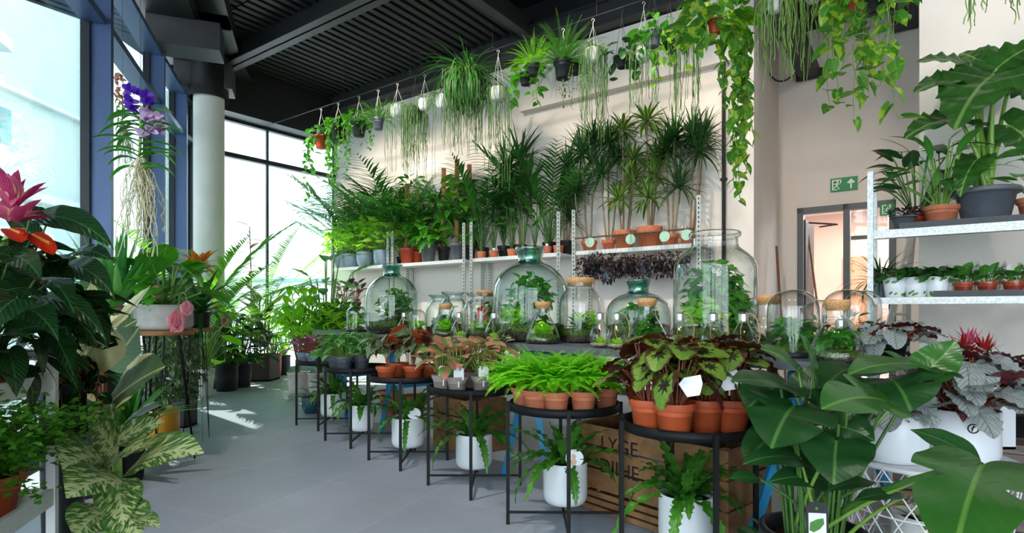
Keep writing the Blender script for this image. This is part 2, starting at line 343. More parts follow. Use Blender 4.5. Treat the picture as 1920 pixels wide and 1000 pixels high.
def corkmat():
    n = NT('cork'); tc = n.n('TexCoord'); vo = n.n('TexVoronoi'); vo.inputs['Scale'].default_value = 220; n.t.links.new(tc.outputs['Object'], vo.inputs[0])
    z = n.noise(160, 3, tc.outputs['Object'])
    return n.done(n.bsdf(n.mix(n.step(z, .35, .65), hx('#b77f4e'), hx('#d9a877')), .85, 0, .2, vo.outputs[0], .3, .003))
def soilmat(name, a, b, sc_=120):
    n = NT(name); tc = n.n('TexCoord'); z = n.noise(sc_, 4, tc.outputs['Object'])
    return n.done(n.bsdf(n.mix(n.step(z, .35, .65), hx(a), hx(b)), .95, 0, .15, z, .9, .01))
def galvmat():
    n = NT('galvanised_steel'); tc = n.n('TexCoord'); vo = n.n('TexVoronoi'); vo.inputs['Scale'].default_value = 60; n.t.links.new(tc.outputs['Object'], vo.inputs[0])
    return n.done(n.bsdf(n.mix(n.math('MULTIPLY', vo.outputs['Distance'], 1.0, clamp=True), hx('#9b9c9a'), hx('#c3c3bf')), .42, .55, .5))
def slotmat():
    n = NT('slotted_galvanised_steel'); uv = n.n('UVMap'); sep = n.n('SeparateXYZ'); n.t.links.new(uv.outputs[0], sep.inputs[0])
    a = n.math('ABSOLUTE', n.math('SUBTRACT', sep.outputs[0], .5)); f = n.math('FRACT', n.math('MULTIPLY', sep.outputs[1], 46.0))
    k = n.math('MULTIPLY', n.math('LESS_THAN', a, .14), n.math('LESS_THAN', f, .5))
    return n.done(n.bsdf(n.mix(k, hx('#b5b5b0'), hx('#262626')), .45, .4, .5))
def deckmat():
    n = NT('ribbed_ceiling_black'); return n.done(n.bsdf(hx('#222325'), .6))

M = {}
M['wall'] = plain('painted_plaster_wall', '#e6dcd3', .85, 0, .02, 3, .05)
M['black'] = plain('black_painted_steel', '#17181a', .5, 0, .15, 6)
M['beam'] = plain('dark_grey_painted_steel', '#2c2d2f', .55, 0, .1, 5)
M['deck'] = plain('ribbed_ceiling_paint', '#1b1c1e', .7, 0, .1, 4)
M['mull'] = plain('blue_grey_window_frame', '#4b5f86', .38, .25, .06, 3)
M['mulld'] = plain('dark_window_frame', '#23262c', .45, .2, .08, 3)
M['column'] = plain('white_column_paint', '#dcd9d2', .7, 0, .05, 4)
M['floor'] = tilemat()
M['stand'] = plain('black_powder_coat', '#0b0b0c', .6, 0, .15, 20, 0, .3)
M['galv'] = galvmat(); M['galvslot'] = slotmat()
M['shelfwhite'] = plain('white_metal_shelf', '#d9d9d6', .45, .1, .06, 10)
M['shelfdark'] = plain('dark_shelf_tray', '#2b2d30', .5, 0, .1, 10)
M['white'] = plain('white_glazed_pot', '#dfe1e3', .3, 0, .02, 6)
M['offwhite'] = plain('off_white_pot', '#d5d2cb', .55, 0, .06, 10)
M['terra'] = plain('orange_terracotta_plastic', '#b8532c', .5, 0, .1, 20)
M['terra2'] = plain('pale_terracotta', '#bd6d4c', .8, 0, .12, 25, .1)
M['red'] = plain('red_plastic_pot', '#b5442c', .4, 0, .08, 10)
M['greypot'] = plain('mid_grey_pot', '#5b6068', .5, 0, .08, 10)
M['bluepot'] = plain('pale_blue_glazed_pot', '#93a2b6', .3, 0, .2, 8)
M['darkpot'] = plain('charcoal_pot', '#1c1e21', .5, 0, .1, 12, 0, .35)
M['taupe'] = plain('taupe_pot', '#a2928a', .6, 0, .06, 12)
M['yellow'] = plain('mustard_glazed_pot', '#dd9718', .28, 0, .08, 6, 0, .5, .4)
M['mint'] = plain('pale_green_tag', '#a9cdb6', .6, 0, .05, 20)
M['concrete'] = plain('pale_concrete_planter', '#b9b3ab', .8, 0, .15, 14, .1)
M['cellar'] = plain('white_painted_steel', '#e6e4e2', .4, 0, .03, 8)
M['wood'] = woodmat('warm_brown_wood', '#8d5a31', '#b27c4b', 4)
M['crate'] = woodmat('rough_crate_wood', '#6f4c2c', '#9a7148', 3)
M['pallet'] = woodmat('weathered_grey_brown_wood', '#5e5049', '#8a7a70', 3)
M['cork'] = corkmat()
M['soil'] = soilmat('potting_soil', '#1d1511', '#3f3026')
M['moss'] = soilmat('terrarium_moss', '#263a14', '#566c24', 60)
M['gravel'] = soilmat('terrarium_gravel', '#14120f', '#55493a', 90)
M['sand'] = soilmat('pale_gravel', '#8f7e62', '#d8caa8', 150)
M['glass'] = glassmat('clear_jar_glass', '#93a59f', .045)
M['gglass'] = glassmat('green_tinted_jar_glass', '#4f8a7c', .05, '#f4fbf8')
M['gneck'] = glassmat('thick_green_glass_neck', '#12584e', .14, '#a8dccf')
M['bulbglass'] = glassmat('bright_bulb_glass', '#6f8280', .11)
M['pane'] = glassmat('window_glass', '#dcebe8', .03)
M['bark'] = plain('pale_cane_bark', '#927b62', .8, 0, .3, 60, .3)
M['twig'] = plain('brown_stem', '#5e4630', .7, 0, .2, 40)
M['rope'] = plain('jute_rope', '#b08b5d', .9, 0, .2, 90)
M['mosspole'] = plain('coir_moss_pole', '#a8714a', .95, 0, .35, 120, .8)
M['metalcap'] = plain('silver_screw_cap', '#c9c6c2', .25, .9, .1, 40)
M['blue'] = plain('bright_blue_painted_wood', '#1f83b4', .5, 0, .08, 8)
M['card'] = plain('white_card', '#e9e9ea', .55, 0, .02, 5)
M['slate'] = plain('slate_grey_tabletop', '#5b5e64', .45, 0, .06, 8)
M['hook'] = plain('white_plastic_hanger', '#e2e0dc', .5, 0, .03, 10)
M['wire'] = plain('thin_dark_wire', '#3a3a3c', .5, .5, .05, 10)
M['root'] = plain('pale_aerial_root', '#c9c3a0', .8, 0, .15, 40)
# leaves
L = {}
L['fern'] = leafmat('bright_green_fern', '#7fd022', '#b2ea4a', rough=.5, trans=.45)
L['wavy'] = leafmat('crinkled_fern_frond', '#2d6a1f', '#4f8f2c', rib='#7fae4a', rough=.3, trans=.25)
L['rex'] = leafmat('patterned_begonia_leaf', '#5b7f26', '#789a34', pat='rex', c3='#22130f', c4='#4a2417', rough=.45, trans=.12, back='#4f2219')
L['rexs'] = leafmat('silver_begonia_leaf', '#a3aca8', '#8a968f', rib='#5c4a4c', vs=.15, pat='silver', c3='#848582', rough=.35, trans=.1, back='#6a2a2c')
L['rexr'] = leafmat('dark_red_begonia_leaf', '#5c2a2c', '#7a3b33', rib='#b07a6a', rough=.4, trans=.15)
L['macu'] = leafmat('spotted_begonia_leaf', '#3a5a34', '#4a6c3e', rib='#8b5b45', pat='dots', c3='#b9c4b4', rough=.35, trans=.15, back='#6f2a1c')
L['macur'] = leafmat('rust_red_begonia_leaf', '#9c3a1e', '#b9562a', rib='#6d2312', rough=.4, trans=.3)
L['pink'] = leafmat('pink_aglaonema_leaf', '#6f9a48', '#9aa060', rib='#d9586a', vs=.15, pat='pink', c3='#e2857e', rough=.35, trans=.2)
L['pinkp'] = leafmat('purple_pink_leaf', '#7a5460', '#9a6a6e', rib='#c84a8a', pat='pink', c3='#c4608c', rough=.4, trans=.25)
L['pilea'] = leafmat('silver_green_leaf', '#5a9a48', '#7ab85c', rib='#b0d890', pat='silver', c3='#3f8a38', rough=.45, trans=.25)
L['mons'] = leafmat('monstera_leaf', '#2b5e20', '#386d28', vs=.06, lb=.06, rib='#6c9a42', rough=.27, trans=.15, ps=.4)
L['monsd'] = leafmat('dark_monstera_leaf', '#1b441e', '#264f24', vs=.05, lb=.06, rib='#527f3c', rough=.33, trans=.12, ps=.4)
L['philo'] = leafmat(vs=.12, name='philodendron_leaf', c1='#3f8a2a', c2='#62ae34', rib='#8cc25a', rough=.33, trans=.3)
L['lime'] = leafmat('lime_green_leaf', '#8fd036', '#b8e650', rib='#b7dc70', rough=.4, trans=.45)
L['mid'] = leafmat('mid_green_leaf', '#347a2a', '#569e36', rib='#7fb352', rough=.35, trans=.3)
L['dark'] = leafmat('dark_green_leaf', '#1d4a20', '#2f6428', rib='#4f8a3e', rough=.3, trans=.2)
L['deep'] = leafmat('very_dark_glossy_leaf', '#142f17', '#20421c', rib='#3c6a34', rough=.22, trans=.12)
L['palm'] = leafmat('palm_leaflet', '#2f6a2c', '#4a8c3a', rough=.4, trans=.3)
L['palml'] = leafmat('light_palm_leaflet', '#6aaa3c', '#96c852', rough=.45, trans=.5)
L['drac'] = leafmat('dracaena_leaf', '#27522a', '#3c6c30', rib='#52833c', rough=.38, trans=.25)
L['dracl'] = leafmat('striped_dracaena_leaf', '#3e7030', '#4f8538', pat='margin', c3='#b3c25a', rough=.4, trans=.35)
L['rhip'] = leafmat('string_cactus_stem', '#4a7438', '#6d9748', rough=.5, trans=.1)
L['rhipl'] = leafmat('pale_string_cactus_stem', '#7fa04c', '#9bbb5c', rough=.5, trans=.1)
L['pothos'] = leafmat('golden_pothos_leaf', '#3f8a2a', '#6aa436', rib='#9cc65c', pat='patch', c3='#b9cf45', rough=.32, trans=.35)
L['purple'] = leafmat('dark_purple_leaf', '#2e1a24', '#4a2b35', rough=.4, trans=.1)
L['ficus'] = leafmat('variegated_rubber_leaf', '#2f5228', '#44692f', rib='#b9bd80', vs=.10, lb=.1, pat='edge', c3='#e2d9a6', rough=.45, trans=.15, ps=.35)
L['cream'] = leafmat('cream_rubber_leaf', '#dcd19a', '#e6dfb4', rib='#c2b878', vs=.12, lb=.1, pat='center', c3='#a9b080', rough=.35, trans=.25)
L['dieff'] = leafmat('speckled_dieffenbachia_leaf', '#345f2a', '#4c7a34', rib='#cdd39a', pat='blotch', c3='#c6cd8e', rough=.36, trans=.2)
L['varieg'] = leafmat('small_variegated_leaf', '#3d5c34', '#56733f', pat='edge', c3='#c9ccA0', rough=.4, trans=.2)
L['maiden'] = leafmat('maidenhair_leaf', '#3a7a1c', '#5f9c28', rough=.5, trans=.35)
L['yucca'] = leafmat('yucca_leaf', '#3c8a48', '#6cb850', rib='#8bc860', rough=.38, trans=.35)
L['orange'] = leafmat('orange_bract', '#d9772a', '#e8a04a', rough=.4, trans=.3)
L['hotpink'] = leafmat('pink_bract', '#c23a6e', '#d9688c', rough=.4, trans=.3, pat='edge', c3='#e2a58c')
L['redfl'] = leafmat('red_bract', '#c8220f', '#e03a1a', rough=.3, trans=.25)
L['crimson'] = leafmat('crimson_bract', '#8a1426', '#c02a22', rough=.4, trans=.25)
L['creamfl'] = leafmat('cream_bract', '#d8cf8e', '#ece4b8', rough=.45, trans=.3)
L['palepink'] = leafmat('pale_pink_bract', '#d98a98', '#eab4ba', rib='#c8647c', rough=.4, trans=.35)
L['violet'] = leafmat('violet_petal', '#4a1f9c', '#6b34c4', rough=.45, trans=.3)
L['lilac'] = leafmat('lilac_petal', '#b79abf', '#d8c6da', rough=.45, trans=.3, pat='patch', c3='#8a5a9a')
L['peach'] = leafmat('peach_petal', '#d99a86', '#eac4b4', rough=.45, trans=.3)
L['aloc'] = leafmat('alocasia_leaf', '#2a5420', '#3a6e2a', rib='#86ae58', vs=.10, rough=.33, trans=.3, ps=.4)
L['stem'] = leafmat('green_stem', '#6f9a3c', '#8ab14a', rough=.4, trans=.05)
L['stemd'] = leafmat('dark_green_stem', '#3f6a2a', '#557f34', rough=.4, trans=.05)
L['stemr'] = leafmat('reddish_stem', '#8a4a35', '#a35c40', rough=.4, trans=.05)
# ---------------------------------------------------------------- pots
POTS = {
 'nursery': lambda r, h: [(.001, 0), (r*.68, 0), (r*.70, h*.01), (r*.86, h*.76), (r*.95, h*.77), (r*.97, h*.80), (r, h*.97), (r*.99, h), (r*.93, h), (r*.90, h*.86), (r*.66, h*.05)],
 'clay': lambda r, h: [(.001, 0), (r*.66, 0), (r*.86, h*.68), (r*.99, h*.69), (r, h*.72), (r, h*.98), (r*.98, h), (r*.88, h), (r*.86, h*.88), (r*.6, h*.06)],
 'cyl': lambda r, h: [(.001, 0), (r*.70, 0), (r*.86, h*.03), (r*.96, h*.10), (r, h*.2), (r, h*.985), (r*.985, h), (r*.95, h*.99), (r*.94, h*.85), (r*.9, h*.1)],
 'cup': lambda r, h: [(.001, 0), (r*.74, 0), (r*.76, h*.01), (r, h*.99), (r*.98, h), (r*.93, h*.98), (r*.9, h*.85), (r*.7, h*.05)],
 'tub': lambda r, h: [(.001, 0), (r*.78, 0), (r*.84, h*.03), (r*.93, h*.5), (r*.92, h*.9), (r*1.0, h*.92), (r*1.0, h), (r*.9, h), (r*.88, h*.86), (r*.7, h*.05)],
 'bowl': lambda r, h: [(.001, 0), (r*.6, 0), (r*.85, h*.18), (r*.98, h*.5), (r*.96, h*.95), (r*.93, h), (r*.9, h*.97), (r*.9, h*.85), (r*.6, h*.1)],
 'rim': lambda r, h: [(.001, 0), (r*.62, 0), (r*.66, h*.02), (r*.86, h*.84), (r*.97, h*.845), (r*1.02, h*.88), (r*1.02, h*.96), (r*.98, h), (r*.9, h), (r*.86, h*.88), (r*.6, h*.06)],
}
def pot(root, kind, r, h, mat, soil='soil', seg=28, z=0.0, name='pot', lab=None):
    mb = MB(); lathe(mb, [(a, b+z) for a, b in POTS[kind](r, h)], seg); p = obj(name, mb, M[mat], root, True, lab)
    if soil:
        mb = MB(); zz = z+h*.87; lathe(mb, [(r*.90, zz-.004), (r*.6, zz+.004), (r*.25, zz+.008), (.001, zz+.008)], seg); obj('soil', mb, M[soil], root)
    return z+h*.87
def sqpot(root, w, h, mat, label=None):
    mb = MB(); t = w*.06
    box(mb, (0, 0, t/2), (w, w, t))
    for sx in (-1, 1): box(mb, (sx*(w/2-t/2), 0, h/2), (t, w, h)); box(mb, (0, sx*(w/2-t/2), h/2), (w-2*t, t, h))
    obj('pot', mb, M[mat], root, False, label)
    mb = MB(); box(mb, (0, 0, h*.86), (w-2*t, w-2*t, .01)); obj('soil', mb, M['soil'], root, False)
    return h*.87
def R(seed): return np.random.default_rng(seed)
# ---------------------------------------------------------------- plant kinds (local coordinates, z0 = soil height)
def bush(root, z0, n, rad, h, tmpl, LL, W, lm, sm='stem', el=(-.3, .5), droop=(.3, .8), fold=.12, wave=0., seed=1, hmin=.25, inner=.15, sr=.003, name='foliage', r0=.02, flat=1.0, az0=None, bow=.5):
    """petioles rising from the soil, each with one blade"""
    g = R(seed); k = np.arange(n); az = (k*2.39996+g.uniform(-.4, .4, n)) if az0 is None else g.uniform(az0[0], az0[1], n)
    f = (k+.5)/n; rr = rad*(inner+(1-inner)*np.sqrt(f))*g.uniform(.8, 1.1, n); hh = h*(1-(1-hmin)*f**1.4*flat)*g.uniform(.85, 1.05, n)
    base = np.stack([np.cos(az)*r0, np.sin(az)*r0, np.full(n, z0)], -1)
    tip = np.stack([np.cos(az)*rr, np.sin(az)*rr, z0+hh], -1)
    mid = base*(1-bow)+tip*bow; mid[:, 2] = z0+hh*.75
    mb = MB(); tubes(mb, bez(base, mid, tip, 6), sr, 4); obj('stems', mb, L[sm], root)
    mb = MB(); sc_ = g.uniform(.75, 1.1, n)
    E = g.uniform(el[0], el[1], n)*1.0+(1-f)*.35
    leaves(mb, tmpl, tip, az+g.uniform(-.5, .5, n), E, LL*sc_, W*sc_, g.uniform(droop[0], droop[1], n), fold, g.uniform(-.35, .35, n), wave)
    return obj(name, mb, L[lm], root)
def straps(mb, c, n, LL, W, g, tmpl=None, el=(.3, 1.4), droop=(.3, 1.2), fold=.25, jit=.15, r0=.01, az=None, wave=0.):
    tmpl = tmpl or T_SPIKE; k = np.arange(n); a = k*2.39996+g.uniform(-.3, .3, n) if az is None else az
    f = (k+.5)/n; E = el[0]+(el[1]-el[0])*(1-f); E = E+g.uniform(-.1, .1, n)
    P = np.asarray(c)+np.stack([np.cos(a)*r0, np.sin(a)*r0, g.uniform(-jit, jit, n)*LL*.3], -1)
    leaves(mb, tmpl, P, a, E, LL*g.uniform(.75, 1.1, n), W*g.uniform(.85, 1.1, n), g.uniform(droop[0], droop[1], n)*(.5+f), fold, 0, wave)
def fronds(root, z0, n, LL, lm, seed=1, m=22, el=(.5, 1.4), droop=(.8, 1.6), pl=.22, pw=.05, pdroop=.3, tmpl=None, stem='stemd', start=.15, sr=.003, pel=.0, fwd=.9, r0=.01, azr=None, taper=.5, name='foliage', fold=.1):
    """pinnate fronds: ferns and palms"""
    g = R(seed); k = np.arange(n); az = k*2.39996+g.uniform(-.3, .3, n) if azr is None else g.uniform(azr[0], azr[1], n)
    f = (k+.5)/n; E = el[0]+(el[1]-el[0])*(1-f)+g.uniform(-.08, .08, n); D = g.uniform(droop[0], droop[1], n); Ls = LL*g.uniform(.75, 1.08, n)
    P = np.stack([np.cos(az)*r0, np.sin(az)*r0, np.full(n, z0)], -1)
    ts = np.linspace(0, 1, 12); Q, _ = curve_pts(P, az, E, Ls, D, ts)
    mb = MB(); tubes(mb, Q, sr*np.linspace(1, .3, 12), 4); obj('stems', mb, L[stem], root)
    t = np.linspace(start, 1, m); Q, ee = curve_pts(P, az, E, Ls, D, t)
    prof = np.sin(np.clip((t-start)/(1-start), 0, 1)*PI*.85+.35)*(1-taper*(t-start))+.12
    mb = MB(); tmpl = tmpl or T_BLADE
    for s in (-1, 1):
        A = np.repeat(az[:, None], m, 1)+s*(PI/2-(PI/2-fwd)*np.ones(m))[None]+g.uniform(-.08, .08, (n, m))
        EL = ee*math.cos(fwd)*.8+pel+g.uniform(-.1, .1, (n, m))
        LN = (pl*Ls[:, None]*prof[None])*g.uniform(.9, 1.1, (n, m))
        leaves(mb, tmpl, Q.reshape(-1, 3), A.ravel(), EL.ravel(), LN.ravel(), pw*np.sqrt(prof)[None].repeat(n, 0).ravel(), pdroop, fold)
    return obj(name, mb, L[lm], root)
def vines(root, starts, lens, tmpl, LL, W, lm, seed=1, sm='stem', gap=.06, out=.05, sway=.05, r=.002, lel=(-1.2, .1), name='foliage', dirs=None, taper=0., sides=4):
    """trailing stems: each leaves the pot, falls straight down"""
    g = R(seed); mbs = MB(); mbl = MB()
    for i, (s, ln) in enumerate(zip(starts, lens)):
        s = np.asarray(s, float); a = math.atan2(s[1], s[0]) if dirs is None else dirs[i]; m = max(6, int(ln/.05))
        t = np.linspace(0, 1, m); ph = g.uniform(0, 6); o = out*(1-np.exp(-t*ln/.06))
        p = s+np.stack([np.cos(a)*o+np.cumsum(g.normal(0, sway*.12, m)), np.sin(a)*o+np.cumsum(g.normal(0, sway*.12, m)), .03*np.sin(np.minimum(t*ln/.08, PI))-t*ln], -1)
        tubes(mbs, p, r, sides)
        if LL:
            k = max(2, int(ln/gap)); tt = np.linspace(.02, 1, k); P = np.stack([np.interp(tt, t, p[:, j]) for j in range(3)], -1)
            sc_ = g.uniform(.6, 1.15, k)*(1-taper*tt); az = np.arange(k)*2.6+g.uniform(-.7, .7, k)+ph
            off = .25*LL*sc_[:, None]*np.stack([np.cos(az), np.sin(az), 0*az+.2], -1)
            tubes(mbs, np.stack([P, P+off], 1), r*.7, 3)
            leaves(mbl, tmpl, P+off, az, g.uniform(lel[0], lel[1], k), LL*sc_, W*sc_, g.uniform(.1, .8, k), .12, g.uniform(-.5, .5, k))
    obj('stems', mbs, L[sm], root)
    if LL: return obj(name, mbl, L[lm], root)
def strings(root, z0, n, rad, lm, seed=1, len_=(.3, .8), r=.0022, up=.05, out=.12, zbase=None):
    """string cactus: thin stems arching out then hanging"""
    g = R(seed); m = 12; az = g.uniform(0, 2*PI, n); ln = g.uniform(len_[0], len_[1], n)**1; t = np.linspace(0, 1, m)
    ex = rad+out*g.uniform(.2, 1.0, n)
    tt = np.minimum(t[None]*ln[:, None]/.22, 1.0); rr = ex[:, None]*np.sin(tt*PI/2); zz = up*np.sin(tt*PI)*g.uniform(.5, 1.6, n)[:, None]-np.maximum(t[None]*ln[:, None]-.16, 0)-.05*tt
    wob = np.cumsum(g.normal(0, .006, (n, m)), 1)
    P = np.stack([np.cos(az)[:, None]*rr+wob, np.sin(az)[:, None]*rr+np.cumsum(g.normal(0, .006, (n, m)), 1), z0+zz], -1)
    mb = MB(); tubes(mb, P, r*np.linspace(1, .8, m), 4); return obj('foliage', mb, L[lm], root)
def canes(root, z0, heads, lm, seed=1, LL=.3, W=.022, nl=42, cm='bark', cr=.012, el=(-.5, 1.45), droop=(.2, .9), tmpl=None, spreadk=.5):
    """heads: list of (x, y, z) crown positions; a bare cane runs from the soil to each crown"""
    g = R(seed); mb = MB(); mc = MB()
    for i, (x, y, z) in enumerate(heads):
        b = np.array([x*.35+g.uniform(-.01, .01), y*.35, z0]); tubes(mc, bez(b, (x*.9, y*.9, (z0+z)/2), (x, y, z), 8), cr*np.linspace(1, .75, 8), 7)
        straps(mb, (x, y, z), nl, LL, W, g, tmpl or T_SPIKE, el, droop, .3, .2)
    obj('canes', mc, M[cm], root); return obj('foliage', mb, L[lm], root)
def many_leaves(root, n, c, rad, LL, W, lm, tmpl, seed=1, hz=1.0, el=(-.6, .8), name='foliage', stems=None, z0=0, sm='stemd', shell=.55, droop=(.2, .8), sr=.0018, fold=.12, squash=None):
    """a dense small-leaved crown: leaves sit on fine branches fanning from the soil"""
    g = R(seed); v = g.normal(0, 1, (n, 3)); v /= np.linalg.norm(v, axis=1, keepdims=True); rr = g.uniform(shell, 1, n)**.6
    P = np.asarray(c)+v*rr[:, None]*np.array([rad, rad, rad*hz]); az = np.arctan2(v[:, 1], v[:, 0])+g.uniform(-1, 1, n)
    mb = MB(); s = g.uniform(.6, 1.15, n); leaves(mb, tmpl, P, az, g.uniform(el[0], el[1], n), LL*s, W*s, g.uniform(droop[0], droop[1], n), fold, g.uniform(-.6, .6, n))
    k = stems or max(8, n//12); ii = g.choice(n, k, replace=False); b = np.stack([g.normal(0, .012, k), g.normal(0, .012, k), np.full(k, z0)], -1)
    mid = b*.4+P[ii]*.6; mid[:, :2] *= .6; ms = MB(); tubes(ms, bez(b, mid, P[ii], 6), sr, 4); obj('stems', ms, L[sm], root)
    return obj(name, mb, L[lm], root)
def plant_tag(root, p, w, h, az, lean=.25, mat='card', shape='rect', lab=None, name='plant_label'):
    """a card tag on a stake; az = direction the card faces"""
    mb = MB(); n = np.array([math.cos(az), math.sin(az), 0]); s = np.array([-math.sin(az), math.cos(az), 0]); up = np.array([0, 0, math.cos(lean)])-n*math.sin(lean)
    nn = np.cross(s, up); f = lambda x, y, z: np.asarray(p)+s*x+up*y+nn*z
    if shape == 'rect': o = [(-w/2, 0), (w/2, 0), (w/2, h*.85), (w*.35, h), (-w*.35, h), (-w/2, h*.85)]
    else: o = [(math.cos(t)*w/2, h/2+math.sin(t)*h/2) for t in np.linspace(0, 2*PI, 20, endpoint=False)]
    prism(mb, o, -.0008, .0008, f); box(mb, f(0, -.02, 0), (w*.12, .05, .002), s, up, nn)
    return obj(name, mb, M[mat], root, False, lab), f
def hanger(root, r, z, top, mat='hook', n=3, w=.0018):
    """straps from pot rim meeting below a hook"""
    mb = MB(); j = top-.075
    for i in range(n):
        a = 2*PI*i/n+.5; tubes(mb, np.array([[r*math.cos(a), r*math.sin(a), z], [r*.55*math.cos(a), r*.55*math.sin(a), (z+j)/2], [0, 0, j]]), w, 4)
    hk = [(0, 0, j)]+[(.0, 0, j+.03)]+[(.014*math.sin(t), 0, j+.055+.016*-math.cos(t)) for t in np.linspace(0.3, 5.0, 9)]
    tubes(mb, np.array(hk), w*1.6, 5); obj('hanger', mb, M[mat], root)
# ---------------------------------------------------------------- jars
def jar_glass(root, prof, mat='glass', seg=48, name='glass', parent=None):
    mb = MB(); lathe(mb, prof, seg); return obj(name, mb, M[mat], parent or root)
def refine(P, it=2):
    return chaikin(P, it)
def fill(root, prof, z1, z2, seed=1):
    """soil and moss layers following the jar wall"""
    zs = np.array([p[1] for p in prof]); rs = np.array([p[0] for p in prof]); o = np.argsort(zs, kind='stable'); zs, rs = zs[o], rs[o]
    m = rs > .01; rf = lambda z: float(np.interp(z, zs[m], rs[m]))*.965
    mb = MB(); pr = [(.001, .004)]+[(rf(z), z) for z in np.linspace(.004, z1, 6)]+[(.001, z1+.004)]; lathe(mb, pr, 32); obj('gravel', mb, M['gravel'], root)
    mb = MB(); g = R(seed); th = 32; pr = [(rf(z1)*.995, z1*.98), (rf(z2)*.99, z2)]+[(rf(z2)*k, z2+.012*math.sin(k*9+seed)+.012*(1-k)) for k in (.85, .65, .45, .25)]+[(.001, z2+.012)]
    lathe(mb, pr, th); obj('moss', mb, M['moss'], root)
    return rf
def bulb(root, hole=True):
    """bulb-shaped glass lying upright with a round opening on the front, rope loop and screw cap; local: opening faces -Y"""
    P = refine([(.001, .0), (.03, .0), (.052, .012), (.066, .045), (.066, .075), (.052, .11), (.034, .14), (.024, .165), (.022, .18)], 2)
    mb = MB(); lathe(mb, P, 40)
    if hole:  # remove faces around the opening
        V = np.concatenate(mb.V); Q = mb.Q[0]; c = V[Q].mean(1); d = np.linalg.norm(c-np.array([0, -.066, .055]), axis=1); mb.Q[0] = Q[d > .034]
    obj('glass', mb, M['bulbglass'], root)
    mb = MB(); pr = []
    for i in range(7): pr += [(.0245, .178+i*.0045), (.0225, .180+i*.0045)]
    pr += [(.018, .212), (.001, .214)]; lathe(mb, [(.0225, .172)]+pr, 24); obj('screw_cap', mb, M['metalcap'], root)
    mb = MB(); lathe(mb, [(.001, .004), (.045, .008), (.056, .02), (.058, .026), (.03, .03), (.001, .031)], 24); obj('gravel', mb, M['sand'], root)
    mb = MB(); g = R(7); straps(mb, (0, -.005, .03), 22, .045, .018, g, T_OVATE1, (.2, 1.3), (.1, .4), .3)
    straps(mb, (.02, -.02, .028), 10, .025, .011, g, T_OVATE1, (.2, 1.3), (.1, .4), .3); obj('succulent', mb, L['lime'], root)
    t = np.linspace(0, 2*PI, 22); mb = MB(); tubes(mb, np.stack([.003*np.sin(t*2)+.048*np.sin(t)*.9+.03, .012*np.cos(t), .125-.085*np.cos(t)*1.0], -1), .003, 6); obj('rope_loop', mb, M['rope'], root)
# ---------------------------------------------------------------- the room
def polyface(name, pts, z, mat, flip=False):
    me = bpy.data.meshes.new(name); V = [(float(p[0]), float(p[1]), z) for p in pts]; F = list(range(len(V)))
    me.from_pydata(V, [], [F[::-1] if flip else F]); me.materials.append(mat); o = bpy.data.objects.new(name, me); link(o); o['kind'] = 'structure'; return o
GP = [(-1.5, -4.6), (-1.9, -2.2), (-2.55, .6), (-3.21, 3.2), (-3.85, 5.13), (-4.57, 7.1), (-5.0, 8.35), (-5.12, 8.95)]   # glass line, near to far
WN, WZ = 7.0, 4.79
aL = 9.22; aP = 1.665; dn = 9.1; rn = 5.2; aR = -.01
wl = AC(aL, WN)[:2]
room = [tuple(p) for p in GP]+[tuple(wl), tuple(AC(aP, WN)[:2]), tuple(AC(aP, dn)[:2]), tuple(AC(aR, dn)[:2]), tuple(AC(aR, rn)[:2]), tuple(AC(-6, rn)[:2]), (8.2, -4.6)]
fl = polyface('floor', room, 0.0, M['floor'], True)
polyface('ceiling', [(-6.5, -5), (9, -5), (9, 12), (-6.5, 12.5)], 5.62, M['deck'])
def wallbox(name, a0, a1, n0, n1, z0, z1, mat):
    mb = MB(); box(mb, AC((a0+a1)/2, (n0+n1)/2, (z0+z1)/2), (abs(a1-a0), abs(n1-n0), z1-z0), dA, dC); return struct(name, mb, mat)
wallbox('wall_back', aP-.12, aL, WN, WN+.25, 0, WZ, M['wall'])
wallbox('trim_1', aP+.0, 4.75, WN-.13, WN-.001, 4.03, WZ, M['wall'])
wallbox('wall_recess', aP, aP+.2, WN+.25, dn+.2, 0, 5.6, M['wall'])
d0, d1, dz = 1.417, .235, 2.59
mb = MB()
for (a, b, z0, z1) in ((aP+.0, d0, 0, 5.6), (d0, d1, dz, 5.6), (d1, aR-.3, 0, 5.6)): box(mb, AC((a+b)/2, dn+.1, (z0+z1)/2), (abs(a-b), .2, z1-z0), dA, dC)
struct('wall_doorway', mb, M['wall'])
wallbox('wall_right', aR, -6.2, rn, rn+.25, 0, 5.6, M['wall'])
wallbox('wall_niche', aR-.2, aR, rn+.25, dn, 0, 5.6, M['wall'])
mb = MB(); e = AC(-6.1, rn); bar(mb, (e[0]+.1, e[1], 2.8), (8.3, -4.7, 2.8), .2, 5.6); struct('wall_far_right', mb, M['wall'])
wallbox('baseboard_back', aP, aL, WN-.015, WN, 0, .09, M['black'])
wallbox('wall_upper', aP+.2, aL+.3, WN+.03, WN+.25, WZ, 5.62, M['black'])
